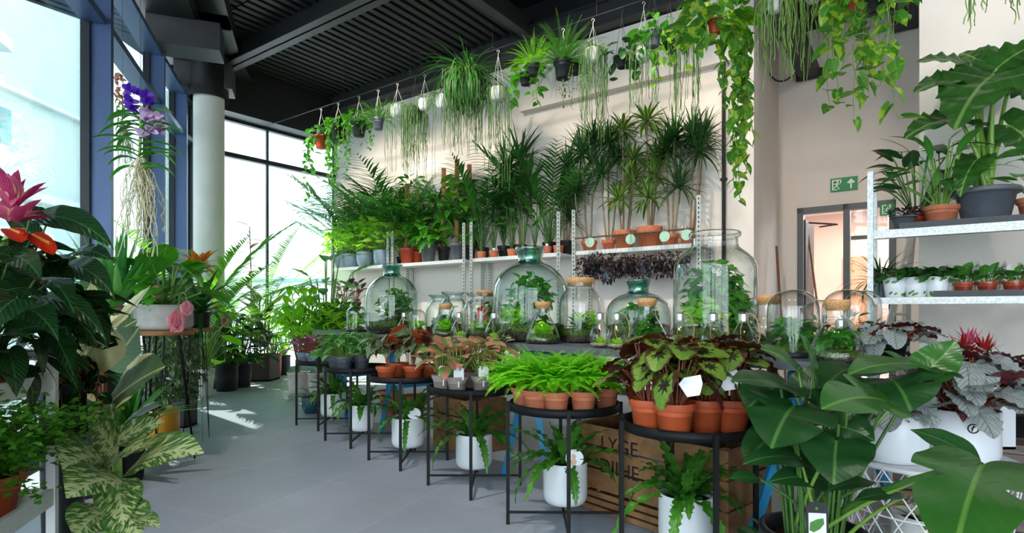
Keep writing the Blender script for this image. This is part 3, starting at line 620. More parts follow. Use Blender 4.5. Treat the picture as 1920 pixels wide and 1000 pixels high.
# ribbed deck + beams
mb = MB(); box(mb, AC(6.9, 5.6, 5.18), (4.9, 3.2, .08), dA, dC)
for i in range(33): box(mb, AC(4.55+i*.148, 5.6, 5.11), (.085, 3.2, .06), dA, dC)
struct('trim_2', mb, M['deck'])
mb = MB(); box(mb, AC(6.9, 2.2, 5.2), (4.9, 4.4, .08), dA, dC)
for i in range(33): box(mb, AC(4.55+i*.148, 2.2, 5.13), (.085, 4.4, .06), dA, dC)
struct('trim_3', mb, M['deck'])
def ibeam(name, a0, a1, n0, n1, z0, z1, mat='beam', along='A'):
    mb = MB(); L_ = abs(a1-a0); ca = (a0+a1)/2; cn = (n0+n1)/2; w = n1-n0
    box(mb, AC(ca, cn, z0+.012), (L_, w, .024), dA, dC); box(mb, AC(ca, cn, z1-.012), (L_, w, .024), dA, dC); box(mb, AC(ca, cn, (z0+z1)/2), (L_, .03, z1-z0), dA, dC)
    return struct(name, mb, M[mat])
ibeam('trim_4', -1, 9.2, 6.66, 7.02, 4.80, 5.12); 
mb = MB(); box(mb, AC(4.1, 6.75, 5.0), (10.2, .1, .3), dA, dC); struct('trim_5', mb, M['beam'])
ibeam('trim_6', -.5, 8.9, 4.44, 4.68, 4.79, 5.14)
for i, a in enumerate((4.45, 1.9)):
    mb = MB(); box(mb, AC(a, 5.65, 4.96), (.14, 2.0, .03), dA, dC); box(mb, AC(a, 5.65, 5.06), (.03, 2.0, .2), dA, dC); box(mb, AC(a, 5.65, 5.17), (.14, 2.0, .03), dA, dC); struct('trim_%d' % (7+i), mb, M['beam'])
# black service box running into the recess, with brackets
t = thing('ceiling_duct', 'black perforated steel service box ending at the wall above the exit sign', 'duct', AC(1.25, 7.75, 4.4))
mb = MB(); box(mb, (0, 0, .09), (.24, 2.7, .16), dA, dC); obj('channel', mb, M['black'], t, False)
mb = MB(); box(mb, dC*1.28+np.array([0, 0, .06]), (.34, .06, .12), dA, dC); obj('end_bracket', mb, M['black'], t, False)
mb = MB(); tubes(mb, bez(dA*.1+dC*.9+np.array([0, 0, .0]), dA*.35+dC*1.0+np.array([0, 0, -.18]), dA*.42+dC*.7+np.array([0, 0, .0]), 8), .012, 6); obj('cable', mb, M['black'], t)
mb = MB(); box(mb, AC(.12, 8.2, 4.95), (.3, 1.7, .35), dA, dC); struct('trim_9', mb, M['black'])
mb = MB(); box(mb, AC(.8, 8.05, 5.16), (2.0, 2.3, .1), dA, dC); struct('trim_10', mb, M['black'])
# black conduit and white rods on the wall end
t = thing('black_pipe', 'thin black vertical pipe at the right end of the shelf wall', 'pipe', onn(1357, 6.9, 0)); q = np.array(t.location)
mb = MB(); box(mb, (0, 0, 2.35), (.035, .035, 4.7)); obj('pipe', mb, M['black'], t, False); mb = MB(); box(mb, (0, 0, hgt(333, 6.6)), (.07, .05, .03)); obj('clip', mb, M['black'], t, False)
# facade beam, brackets, glass
def seg_frames(P):
    for i in range(len(P)-1):
        p, q = np.array(P[i]+(0,)) if len(P[i]) == 2 else np.array(P[i]), np.array(P[i+1]+(0,)); yield i, p.astype(float), q.astype(float)
TZ, GT = 3.73, 4.36
off = lambda d: np.array([d[1], -d[0], 0])
mb = MB(); mk = MB(); mc = MB()
for i, p, q in seg_frames(GP):
    d = (q-p)/np.linalg.norm(q-p); s = off(d)    # s points into the room
    box(mb, (p+q)/2+s*.30+np.array([0, 0, 4.98]), (np.linalg.norm(q-p)+.2, .62, .6), d, s)
    box(mc, (p+q)/2+s*.78+np.array([0, 0, 5.1]), (np.linalg.norm(q-p)+.4, .36, .5), d, s)
    box(mk, (p+q)/2+np.array([0, 0, .04]), (np.linalg.norm(q-p)+.03, .16, .08), d, s)
struct('trim_11', mb, M['black']); struct('trim_12', mc, M['black']); struct('trim_13', mk, plain('teal_sill', '#4f7470', .5, 0, .05, 5))
br = MB()
for i, (f, ln) in {4: (1, .8), 5: (1, .8), 6: (1, .75), 3: (1, .8)}.items():
    p = np.array(GP[i]+(0,), float); d = np.array(GP[i]+(0,), float)-np.array(GP[i-1]+(0,), float); d /= np.linalg.norm(d); s = off(d)
    box(br, p+s*.48-d*.12+np.array([0, 0, 4.52]), (.42, ln, .34), d, s)
struct('trim_14', br, M['beam'])
win = 0
def window(p, q, z0=.08, z1=GT, tz=TZ, fin=.22, post=True, wm='mull'):
    global win; win += 1
    d = (q-p)/np.linalg.norm(q-p); s = off(d); Ln = np.linalg.norm(q-p)
    mb = MB()
    if post: box(mb, q+s*fin/2+np.array([0, 0, (z0+z1)/2]), (.07, fin, z1-z0), d, s)
    box(mb, (p+q)/2+s*.09+np.array([0, 0, tz]), (Ln, .18, .07), d, s); box(mb, (p+q)/2+s*.1+np.array([0, 0, z1-.03]), (Ln, .2, .06), d, s); box(mb, (p+q)/2+s*.05+np.array([0, 0, z0+.03]), (Ln, .12, .06), d, s)
    w = struct('window_%d' % win, mb, M[wm])
    mb = MB(); box(mb, (p+q)/2+np.array([0, 0, (z0+z1)/2]), (Ln-.02, .012, z1-z0-.04), d, s); obj('pane', mb, M['pane'], w, False)
    mb = MB(); box(mb, q-d*.05+s*.03+np.array([0, 0, (z0+z1)/2]), (.035, .07, z1-z0), d, s)
    if post: obj('inner_frame', mb, M['mulld'], w, False)
    return w
for i, p, q in seg_frames(GP):
    window(p, q, wm='mull' if i < 6 else 'mulld')
c0 = np.array(GP[-1]+(0,), float); c1 = np.array([wl[0], wl[1], 0.0]); dg = c1-c0
mb = MB(); dgn = dg/np.linalg.norm(dg); sg = off(dgn)
box(mb, (c0+c1)/2+sg*.12+np.array([0, 0, 4.8]), (np.linalg.norm(dg)+.3, .5, .98), dgn, sg); struct('trim_15', mb, M['black'])
mb = MB(); box(mb, (c0+c1)/2+np.array([0, 0, .06]), (np.linalg.norm(dg), .18, .12), dgn, sg); struct('trim_16', mb, bpy.data.materials['teal_sill'])
for k in range(2):
    p = c0+dg*k/2; q = c0+dg*(k+1)/2; d = dgn; s = sg; win += 1
    mb = MB(); box(mb, (p+q)/2+s*.03+np.array([0, 0, 3.70]), (np.linalg.norm(q-p), .1, .075), d, s); box(mb, (p+q)/2+s*.0+np.array([0, 0, 4.29]), (np.linalg.norm(q-p), .1, .05), d, s)
    box(mb, q+np.array([0, 0, 2.2]), (.03, .05, 4.2), d, s); w = struct('window_%d' % win, mb, M['mulld'])
    mb = MB(); box(mb, (p+q)/2+np.array([0, 0, 2.2]), (np.linalg.norm(q-p)-.02, .012, 4.2), d, s); obj('pane', mb, M['pane'], w, False)
# glazed front behind the photographer
fp = [(-1.5, -4.6), (.9, -4.6), (3.3, -4.6), (5.7, -4.6), (8.2, -4.6)]
for a, b in list(zip(fp[:-1], fp[1:]))[:2]: window(np.array(b+(0,), float), np.array(a+(0,), float), fin=.15)
mb = MB(); box(mb, (5.75, -4.7, 2.8), (4.9, .2, 5.6)); struct('wall_front_added', mb, M['wall']); mb = MB(); box(mb, (.9, -4.7, 5.0), (5.0, .2, 1.25)); struct('wall_front_upper', mb, M['black'])  # solid bays added out of view to narrow the window reflections
for i, (p, q) in enumerate(SPOTS):  # housings for the added spots, all out of view
    t = thing('track_spot_added', 'unseen spotlight added above the view, '+['farthest of the five aimed at the shelf wall', 'second farthest of the five aimed at the shelf wall', 'middle one of the five aimed at the shelf wall', 'fourth of the five aimed at the shelf wall', 'nearest of the five aimed at the shelf wall', 'farthest above the aisle', 'second farthest above the aisle', 'third above the aisle', 'nearest above the aisle', 'aimed at the doorway', 'aimed at the right hand shelving'][i], 'light', p+np.array([0, 0, .1]), 0, 'added unseen spotlights'); d = (q-p)/np.linalg.norm(q-p); mb = MB(); s = np.cross(d, [0, 0, 1.0]); s /= np.linalg.norm(s); u = np.cross(s, d)
    th = np.arange(14)*2*PI/14; V = [np.array([0, 0, -.1])+s*r*math.cos(a)+u*r*math.sin(a)+d*z for r, z in ((.055, -.16), (.055, -.02), (.05, -.02)) for a in th]; mb.add(V, [(j*14+k, j*14+(k+1) % 14, (j+1)*14+(k+1) % 14, (j+1)*14+k) for j in range(2) for k in range(14)]); obj('housing', mb, M['black'], t)
    mb = MB(); box(mb, (0, 0, .12), (.02, .02, .3)); obj('stem', mb, M['black'], t, False)
# round white column
t = thing('round_column', 'white round column in front of the window corner', 'column', (-.531*8.35, 8.35, 0)); mb = MB(); lathe(mb, [(.205, 0), (.205, 4.36)], 40); obj('shaft', mb, M['column'], t)
mb = MB(); lathe(mb, [(.26, 4.2), (.26, 4.9)], 40); obj('capital', mb, M['black'], t)
# doorway: frame, open leaf, side light, corridor
t = MB(); g = plain('door_frame_grey', '#5d5f63', .5, 0, .05, 8)
for a in (d0-.04, .80, d1+.04): box(t, AC(a, dn+.05, dz/2), (.08, .14, dz), dA, dC)
box(t, AC((d0+d1)/2, dn+.05, dz-.04), (d0-d1, .14, .08), dA, dC); box(t, AC((.8+d1)/2, dn+.05, 2.12), (.8-d1-.1, .06, .05), dA, dC)
dw = struct('door_1', t, g)
mb = MB(); box(mb, AC((.8+d1)/2, dn+.05, dz/2), (.8-d1-.1, .01, dz-.1), dA, dC); obj('pane', mb, M['pane'], dw, False)
mb = MB(); box(mb, AC(d0-.08, dn+.45, 1.22), (.045, .8, 2.42), dA, dC); obj('door_leaf', mb, M['mulld'], dw, False)
mb = MB(); bar(mb, AC(d0-.12, dn+.2, 2.4), AC(.95, dn+.32, 2.36), .03, .02); bar(mb, AC(.95, dn+.32, 2.36), AC(d0-.2, dn+.75, 2.4), .03, .02); obj('door_closer', mb, M['black'], dw, False)
cw = plain('corridor_plaster', '#d8b8a8', .8, 0, .03, 3); cl = plain('corridor_tiles', '#dcdad8', .5, 0, .05, 4)
mb = MB(); box(mb, AC(1.9, dn+1.9, 1.5), (.1, 3.4, 3), dA, dC); struct('wall_corridor_left', mb, cw)
mb = MB(); box(mb, AC(.2, dn+3.0, 1.5), (5, .1, 3), dA, dC); struct('wall_corridor_back', mb, cw)
mb = MB(); box(mb, AC(-.4, dn+2.2, 1.5), (1.6, .1, 3), dA, dC); struct('wall_corridor_tiled', mb, cl)
mb = MB(); box(mb, AC(.2, dn+1.7, 2.95), (5, 3.2, .08), dA, dC); struct('ceiling_corridor', mb, cl)
mb = MB(); box(mb, AC(.2, dn+1.7, -.03), (5, 3.3, .06), dA, dC); struct('floor_corridor', mb, cl)
mb = MB(); box(mb, AC(.86, dn+2.93, 1.05), (.5, .05, 2.1), dA, dC); struct('door_2', mb, plain('orange_wood_door', '#c4762c', .5, 0, .1, 5))
ld = bpy.data.lights.new('corridor_light', 'AREA'); ld.energy = 60; ld.size = 1.2; ld.color = (1, .96, .92); lo = bpy.data.objects.new('corridor_light', ld); link(lo); lo.location = AC(.5, dn+1.5, 2.85)
# exit signs
sg1, sg2 = onn(1557, dn-.01), onn(1608, dn-.01); z1_, z0_ = hgt(336, sg1[1]), hgt(361, sg1[1])
def exitsign(c, w, h, label, leaf=False):
    t = thing('exit_sign', label, 'sign', c); f = lambda x, y, z: -dA*x+np.array([0, 0, y])-dC*z      # x to the right
    mb = MB(); box(mb, f(0, 0, .004), (w, h, .008), dA, np.array([0, 0, 1.0]), dC); obj('sign_panel', mb, plain('sign_green', '#0f8a4d', .5, 0, .02, 5) if 'sign_green' not in bpy.data.materials else bpy.data.materials['sign_green'], t, False)
    mb = MB(); k = h/1.0; P = lambda o, x0, y0, s: prism(mb, [((x*s+x0)*k, (y*s+y0)*k) for x, y in o], .009, .0105, f)
    x0 = -.42 if w > h*1.3 else 0
    # doorway outline and running figure
    for o in ([(-.34, -.38), (-.26, -.38), (-.26, .38), (-.34, .38)], [(.18, .1), (.26, .1), (.26, .38), (.18, .38)], [(-.26, .3), (.18, .3), (.18, .38), (-.26, .38)], [(-.34, -.38), (.0, -.38), (.0, -.32), (-.34, -.32)]): P(o, x0, 0, 1)
    P([(.07*math.cos(a)+.02, .07*math.sin(a)+.22) for a in np.linspace(0, 6.28, 12, endpoint=False)], x0, 0, 1)
    for o in ([(-.06, .12), (.04, .14), (.02, -.08), (-.08, -.06)], [(-.04, .12), (-.04, .06), (-.2, .02), (-.22, .08)], [(.02, .12), (.02, .06), (.16, .0), (.2, .05)], [(-.08, -.04), (0, -.08), (.1, -.2), (.16, -.34), (.08, -.34), (.02, -.2)], [(-.08, -.02), (-.02, -.06), (-.12, -.22), (-.26, -.24), (-.26, -.18), (-.16, -.16)]): P(o, x0, 0, 1)
    if w > h*1.3: P([(.0, .36), (.26, .08), (.16, .02), (.05, .13), (.05, -.36), (-.05, -.36), (-.05, .13), (-.16, .02), (-.26, .08)], .46, 0, 1)
    obj('pictogram', mb, bpy.data.materials.get('sign_white') or plain('sign_white', '#eef5ee', .5, 0, .02, 5), t, False)
exitsign((sg1+sg2)/2+np.array([0, 0, (z0_+z1_)/2]), float(np.linalg.norm(sg1-sg2))*1.0, z1_-z0_, 'green exit sign with running figure and up arrow above the doorway')
c = onn(1663, dn-.03); exitsign(c+np.array([0, 0, hgt(393, c[1])]), .16, .16, 'small green exit sticker on the side light of the doorway')
# outside: paving, canopy, pale buildings
mb = MB(); box(mb, (-8, 6, -.12), (60, 60, .2)); o = struct('ground_outside', mb, plain('pale_paving_outside', '#d9dbd8', .8, 0, .05, 1))
teal = plain('pale_teal_cladding', '#b3bfba', .5, 0, .05, 1); whi = plain('white_cladding', '#c9d4d2', .6, 0, .02, 1); tg = plain('teal_window_glass', '#6f9698', .15, 0, .1, 2)
mb = MB(); box(mb, (-10.4, 3.2, 6.35), (6.4, 15, .25), (.94, .33, 0), (-.33, .94, 0)); o = struct('canopy_outside', mb, whi)
mb = MB()
for i in range(5): box(mb, (-8.9+i*.0, 3.2, 6.21), (6.4, .03, .02), (.94, .33, 0), (-.33, .94, 0)) if i == 0 else None
bd = thing('office_building', 'pale glass clad building across the street behind the left windows', 'building', (-15.5, 5, 0))
mb = MB(); box(mb, (0, 0, 6), (2, 30, 12)); obj('wall', mb, teal, bd, False)
for k in range(6):
    mb = MB(); box(mb, (1.03, -11+k*4.2, 6.4), (.08, 2.9, 1.0)); obj('window', mb, tg, bd, False)
    mb = MB(); box(mb, (1.03, -11+k*4.2, 3.1), (.08, 3.3, .9)); obj('window', mb, whi, bd, False)
mb = MB(); box(mb, (1.15, 0, 4.55), (.3, 30, .25)); box(mb, (1.1, 0, 7.5), (.2, 30, .12)); obj('ledge', mb, whi, bd, False)
bc = thing('apartment_building', 'white building with tall pale panels outside the far window', 'building', (-6.5, 24, 0))
mb = MB(); box(mb, (0, 0, 5), (16, 2, 10)); obj('wall', mb, whi, bc, False)
for k in range(9):
    mb = MB(); box(mb, (-7+k*1.75, -1.04, 4.3), (.9, .1, 2.6)); obj('window', mb, teal, bc, False)
    mb = MB(); box(mb, (-7+k*1.75, -1.04, 1.2), (1.1, .1, 1.4)); obj('window', mb, tg if k % 4 == 1 else teal, bc, False)
mb = MB(); box(mb, (0, -1.1, 2.35), (16, .25, .12)); obj('ledge', mb, tg, bc, False)

# ---------------------------------------------------------------- wall shelving
def upright(mb, a, n, z1, w=.05, z0=0):
    box(mb, AC(a, n, (z0+z1)/2), (.006, .04, z1-z0), dA, dC); box(mb, AC(a, n-.02, (z0+z1)/2), (w, .006, z1-z0), dA, dC)
SN = 6.5; SZ = 1.88
bays = [(622, 731, 'leftmost'), (735, 874, 'second from left'), (882, 1052, 'third from left'), (1073, 1316, 'rightmost')]
for px0, px1, nm in bays:
    a0, a1 = aof(onn(px0, SN)), aof(onn(px1, SN))
    t = thing('steel_shelf', 'grey steel wall shelf, %s of the four bays' % nm, 'shelf', (0, 0, 0), 0, None)
    mb = MB(); box(mb, AC((a0+a1)/2, SN+.22, SZ-.02), (abs(a1-a0), .44, .03), dA, dC); obj('shelf_board', mb, M['shelfwhite'], t, False)
    mb = MB(); box(mb, AC((a0+a1)/2, SN+.0, SZ-.022), (abs(a1-a0), .015, .05), dA, dC); obj('front_lip', mb, M['shelfwhite'], t, False)
    for a in (a0-.03, a1+.03):
        for n in (SN, SN+.44):
            mb = MB(); upright(mb, a, n, 2.42 if n == SN else 2.0); u = obj('upright', mb, M['galvslot'], t, False)
    if nm == 'leftmost':
        mb = MB(); box(mb, AC((a0+a1)/2, SN+.22, 1.10), (abs(a1-a0), .44, .03), dA, dC); obj('shelf_board', mb, M['shelfwhite'], t, False)
# bar across the right bay with clips
a0, a1 = aof(onn(1078, 6.42)), aof(onn(1300, 6.42))
t = thing('hanging_bar', 'brown bamboo bar clipped along the front of the rightmost wall shelf', 'bar', (0, 0, 0)); mb = MB(); tubes(mb, np.array([AC(a0, 6.42, 2.04), AC((a0+a1)/2, 6.41, 2.035), AC(a1, 6.42, 2.04)]), .011, 8); obj('pole', mb, M['twig'], t)
# suspended rod carrying the hanging pots
t = thing('hanging_rail', 'long black rail under the ceiling that the hanging pots hook onto', 'rail', (0, 0, 0)); mb = MB(); tubes(mb, np.array([AC(8.9, 5.5, 4.27), AC(5, 5.5, 4.27), AC(-.8, 5.5, 4.27)]), .007, 6); obj('rod', mb, M['black'], t)
for a in (8.5, 7, 5.6, 4.2, 2.8, 1.4, 0):
    mb = MB(); tubes(mb, np.array([AC(a, 5.5, 4.27), AC(a, 5.5, 4.7), AC(a, 5.5, 5.13)]), .003, 4); obj('suspension_wire', mb, M['wire'], t)
# ---------------------------------------------------------------- row of black plant stands
def make_stand():
    t = thing('plant_stand', None, 'plant stand')
    mb = MB(); lathe(mb, [(.001, .606), (.272, .606), (.274, .64), (.282, .64), (.282, .598), (.001, .598)], 56); obj('tray', mb, M['stand'], t)
    for i in range(4):
        a = i*PI/2; c, s = math.cos(a), math.sin(a); mb = MB(); box(mb, (.291*c, .291*s, .318), (.018, .018, .636), (c, s, 0), (-s, c, 0)); obj('leg', mb, M['stand'], t, False)
    for i in range(2):
        a = i*PI/2; mb = MB(); bar(mb, (.285*math.cos(a), .285*math.sin(a), .062-.011*i), (-.285*math.cos(a), -.285*math.sin(a), .062-.011*i), .011); obj('cross_brace', mb, M['stand'], t, False)
    return t
ST = [(-1.80, 5.55), (-1.30, 4.87), (-.77, 4.23), (-.24, 3.62), (.27, 2.95), (.757, 2.44)]
SL = ['pale blue pots of purple plants', 'grey pots of silver green leaves', 'orange pots of spotted begonias', 'taupe pots of pink aglaonemas', 'terracotta pots of bright green ferns', 'orange pots of patterned begonias']
st0 = make_stand()
for i, ((x, y), l) in enumerate(zip(ST, SL)):
    o = st0 if i == 0 else copy_tree(st0, (x, y, 0), None)
    o.location = (x, y, 0); o['label'] = 'round black metal plant stand carrying ' + l; o['group'] = 'black plant stands in a row'; o.rotation_euler = (0, 0, [.05, .02, 0, 0, -.02, .04][i])
RZ = .607
def on_ring(i, px, back=0.0):
    """x position by column of the photo, back = metres behind the stand centre"""
    x, y = ST[i]; Y = y+back; return np.array([(px-960)/FPX*Y, Y, RZ])
# wavy ferns in white pots under the stands
def wavyfern(label, loc, seed, r=.12, h=.225, potm='white', n=26, LL=.36, kind='cyl', tagc=None):
    t = thing('potted_crinkled_fern', label, 'potted fern', loc, 0, 'white potted ferns under the stands'); z = pot(t, kind, r, h, potm)
    g = R(seed); mb = MB(); k = np.arange(n); az = k*2.39996+g.uniform(-.3, .3, n); f = (k+.5)/n
    E = 1.42-1.0*f+g.uniform(-.1, .1, n); Ls = LL*g.uniform(.7, 1.1, n)*(.85+.35*f)
    leaves(mb, T_WAVY, np.stack([np.cos(az)*.02, np.sin(az)*.02, np.full(n, z)], -1), az, E, Ls, .052*g.uniform(.8, 1.15, n), .5+1.6*f, .35, g.uniform(-.25, .25, n), .22, 6.5)
    obj('foliage', mb, L['wavy'], t); return t
UW = [((-1.76, 5.62), 'below the pale blue pots of purple plants', .32), ((-1.30, 4.93), 'below the grey pots of silver green leaves', .30), ((-.79, 4.34), 'below the orange pots of spotted begonias', .36),
      ((-.25, 3.76), 'below the taupe pots of pink aglaonemas', .37), ((.285, 3.06), 'below the bright green ferns', .37), ((.77, 2.52), 'below the patterned begonias', .36)]
wf = []
for i, ((x, y), w, LL) in enumerate(UW): wf.append(wavyfern('crinkled fern in a white pot, '+w, (x, y, .07), 31+i, LL=LL, r=(.12, .105, .123, .12, .118, .12)[i]))
for i, w in enumerate(wf): w.location.z = .0785
t = wf[4]; tg_, f = plant_tag(t, (.04, -.10, .215), .095, .09, -PI/2, .15, 'card', 'round')
mp = leafmat('photo_tag_skin', '#c99a80', '#d4a68c', trans=0)
mb = MB(); prism(mb, [(-.02, .012), (.006, .012), (.012, .03), (.004, .042), (.01, .056), (-.004, .07), (-.016, .06), (-.014, .04), (-.022, .03)], .001, .0016, f); obj('portrait_print', mb, mp, tg_, False)
t = wf[2]; plant_tag(t, (.06, -.09, .22), .10, .085, -PI/2, .1, 'card', 'round')
t = thing('blue_glazed_pot', 'dark teal glazed pot on the floor behind the farthest black stand', 'pot', flo(577, 778)+np.array([0, .1, 0]))
M['tealg'] = plain('teal_glaze', '#1f4a5c', .25, 0, .15, 8); pot(t, 'bowl', .10, .18, 'tealg')
fronds(t, .155, 12, .3, 'wavy', 5, 14, pl=.16, pw=.03, el=(.3, 1.2))

# ---- stand 1: pale blue pots, purple leaves
def ring_plant(i, px, back, kind, r, h, pm, name, label, cat, group, fn, seed):
    v = on_ring(i, px, back)-np.array([ST[i][0], ST[i][1], RZ]); m_ = .262-.69*r; v *= min(1, m_/max(1e-6, float(np.linalg.norm(v)))); t = thing(name, label, cat, v+np.array([ST[i][0], ST[i][1], RZ]), 0, group); z = pot(t, kind, r, h, pm); fn(t, z, seed); return t
G1 = 'pale blue pots of purple leaves on the farthest stand'
f1 = lambda t, z, s: bush(t, z, 26, .12, .15, T_HEART, .085, .06, 'pinkp', 'stemr', (-.5, .5), seed=s, r0=.015)
for px, bk, w, s in ((566, -.05, 'leftmost on the farthest black stand', 1), (586, -.16, 'nearest on the farthest black stand', 2), (613, .0, 'right hand one on the farthest black stand', 3), (596, .15, 'rear one on the farthest black stand', 4)):
    ring_plant(0, px, bk, 'nursery', .062, .105, 'bluepot', 'potted_purple_plant', 'purple plant in a pale blue pot, '+w, 'potted plant', G1, f1, s)
# ---- stand 2
f2 = lambda t, z, s: bush(t, z, 44, .155, .19, T_HEART, .105, .075, 'pilea', 'stem', (-.6, .5), (.3, 1.0), .15, .05, seed=s, r0=.02, hmin=.1)
for px, bk, w, s in ((624, .02, 'leftmost on the second farthest black stand', 11), (645, -.12, 'nearest on the second farthest black stand', 12), (678, -.0, 'right hand one on the second farthest stand', 13)):
    ring_plant(1, px, bk, 'nursery', .075, .125, 'greypot', 'potted_silver_leaf_plant', 'silver green plant in a grey pot, '+w, 'potted plant', 'grey pots of silver green leaves', f2, s)
# ---- stand 3 : spotted angel wing begonias
def f3(t, z, s):
    g = R(s); n = 24; az = np.arange(n)*2.4+g.uniform(-.4, .4, n); mb = MB(); f = g.uniform(.1, 1, n)
    P = np.stack([np.cos(az)*.07*f, np.sin(az)*.07*f, z+.05+.2*(1-f*.6)*g.uniform(.7, 1.1, n)], -1); ms = MB()
    tubes(ms, bez(np.tile([0, 0, z], (n, 1))*1.0, np.stack([P[:, 0]*.3, P[:, 1]*.3, P[:, 2]], -1), P, 6), .0035, 5); obj('stems', ms, L['stemr'], t)
    leaves(mb, T_OVATE4, P, az, g.uniform(-.2, .8, n), g.uniform(.13, .2, n), .065, g.uniform(.8, 1.8, n), .1, g.uniform(-.7, .7, n), .04); obj('foliage', mb, L['macu'], t)
    mb = MB(); k = 4; az = g.uniform(0, 6.3, k); leaves(mb, T_OVATE4, P[:k]+np.array([0, 0, .03]), az, g.uniform(.1, 1.0, k), g.uniform(.1, .17, k), .05, .9, .15, g.uniform(-1, 1, k)); obj('young_leaves', mb, L['macur'], t)
for px, bk, w, s in ((725, -.14, 'leftmost on the third stand from the back', 21), (775, -.10, 'middle one on the third stand from the back', 22), (805, -.0, 'rightmost on the third stand from the back', 23), (748, .14, 'rear one on the third stand from the back', 24)):
    ring_plant(2, px, bk, 'nursery', .078, .105, 'terra', 'potted_spotted_begonia', 'spotted begonia in an orange pot, '+w, 'potted begonia', 'spotted begonias in orange pots', f3, s)
# ---- stand 4 : pink aglaonema
f4 = lambda t, z, s: bush(t, z, 20, .095, .19, T_OVATE4, .15, .082, 'pink', 'stem', (-.3, .8), (.5, 1.2), .12, .0, seed=s, r0=.015, hmin=.35, sr=.004)
for px, bk, w, s, lb in ((819, -.12, 'leftmost on the fourth stand', 31, 1), (857, -.19, 'middle of the front row on the fourth stand', 32, 1), (903, -.15, 'rightmost of the front row on the fourth stand', 33, 1), (838, .08, 'rear left on the fourth stand', 34, 0), (885, .10, 'rear centre on the fourth stand', 35, 0), (930, .07, 'rear right on the fourth stand', 36, 0)):
    t = ring_plant(3, px, bk, 'nursery', .066, .105, 'taupe', 'potted_pink_aglaonema', 'pink leaved aglaonema in a taupe pot, '+w.replace(' on the fourth stand', ''), 'potted plant', 'pink aglaonemas in taupe pots', f4, s)
    if lb: plant_tag(t, (.015, -.055, .09), .06, .075, -PI/2, .12)
# ---- stand 5 : bright ferns
def f5(t, z, s):
    fronds(t, z, 84, .26, 'fern', s, 24, (.95, 1.57), (.9, 2.3), .13, .024, .2, T_OVATE1, 'stem', .12, .0016, 0, 1.2, .03, None, .35)
for px, bk, w, s in ((975, -.06, 'far left', 41), (1000, -.17, 'left front', 42), (1043, -.20, 'centre front', 43), (1094, -.19, 'right front', 44), (1138, -.06, 'far right', 45), (1010, .10, 'rear left', 46), (1070, .14, 'rear centre', 47), (1125, .12, 'rear right', 48)):
    ring_plant(4, px, bk, 'nursery', .070, .112, 'terra2', 'potted_bright_fern', 'bright green fern in a terracotta pot, %s on its stand' % w, 'potted fern', 'bright ferns in terracotta pots', f5, s)
# ---- stand 6 : patterned begonias
def f6(t, z, s):
    bush(t, z, 20, .15, .26, T_BEG, .125, .125, 'rex', 'stemr', (-1.15, .0), (.2, .7), .08, .05, seed=s, r0=.02, hmin=.3, sr=.004)
for px, bk, w, s in ((1199, -.09, 'far left', 51), (1262, -.19, 'front left', 52), (1372, -.08, 'front right', 53), (1322, -.08, 'front centre', 54), (1255, .14, 'rear left', 55), (1330, .15, 'rear right', 56)):
    t = ring_plant(5, px, bk, 'nursery', .083, .135, 'terra', 'potted_patterned_begonia', 'green and black patterned begonia in an orange pot, %s on the nearest stand' % w, 'potted begonia', 'patterned begonias in orange pots', f6, s)
    if s in (52, 53):
        for k in range(2 if s == 53 else 1):
            mb = MB(); c = np.array([.02-.09*k*(s == 53), -.14, .225+.01*k]); u = np.array([.93, -.2, .3]); v = np.array([.25, -.4, -.88]); u /= np.linalg.norm(u); v /= np.linalg.norm(v); nn = np.cross(u, v)
            fn_ = lambda x, y, q: c+u*x+v*y+nn*q
            prism(mb, [(-.042, -.01), (-.015, -.028), (.045, -.022), (.04, .012), (.015, .05), (-.03, .045)], -.001, .001, fn_)
            lb_ = obj('care_card', mb, M['card'], t, False, 'white folded care card')
            mb = MB(); prism(mb, [(-.026, .0), (.026, .0), (.012, .022), (-.02, .016)], .0012, .002, fn_); obj('print', mb, M['wire'], lb_, False)
# ---------------------------------------------------------------- terrarium table
dT = np.array([-.65, .76, 0]); dT /= np.linalg.norm(dT); nT = np.array([.76, .65, 0]); nT /= np.linalg.norm(nT)
TZT = .90
def onm(px, m, z=TZT):
    u = (px-960)/FPX; y = m/(u*nT[0]+nT[1]); return np.array([u*y, y, z])
tf = lambda p: float(np.dot(p, dT))
p0, p1 = onm(648, 2.75), onm(1690, 2.75); t0, t1 = tf(p1)-.0, tf(p0)
tb = thing('terrarium_table', 'long slate grey tabletop on blue trestles carrying the glass terrariums', 'table', (0, 0, 0))
mb = MB(); box(mb, dT*(t0+t1)/2+nT*2.80+np.array([0, 0, TZT-.0205]), (t1-t0, .84, .04), dT, nT); obj('tabletop', mb, M['slate'], tb, False)
for i, tt in enumerate((1.05, 2.75, 4.5, 5.65)):
    c = dT*tt+nT*2.80; h = TZT-.045; tr = thing('trestle', ['blue wooden trestle under the right end of the terrarium table', 'second blue trestle from the right under the terrarium table', 'third blue trestle from the right under the terrarium table', 'farthest blue trestle under the terrarium table'][i], 'trestle', (c[0], c[1], 0), 0, 'blue trestles under the table')
    mb = MB(); bar(mb, -nT*.36+np.array([0, 0, h-.04]), nT*.36+np.array([0, 0, h-.04]), .045, .07); obj('top_beam', mb, M['blue'], tr, False)
    for s in (-1, 1):
        for q in (-1, 1):
            mb = MB(); bar(mb, nT*.30*s+np.array([0, 0, h-.08]), nT*.33*s+dT*.22*q+np.array([0, 0, 0.0]), .04, .03); obj('leg', mb, M['blue'], tr, False)
    mb = MB(); bar(mb, -nT*.32+dT*.11+np.array([0, 0, .42]), nT*.32+dT*.11+np.array([0, 0, .42]), .03, .03); obj('stretcher', mb, M['blue'], tr, False)
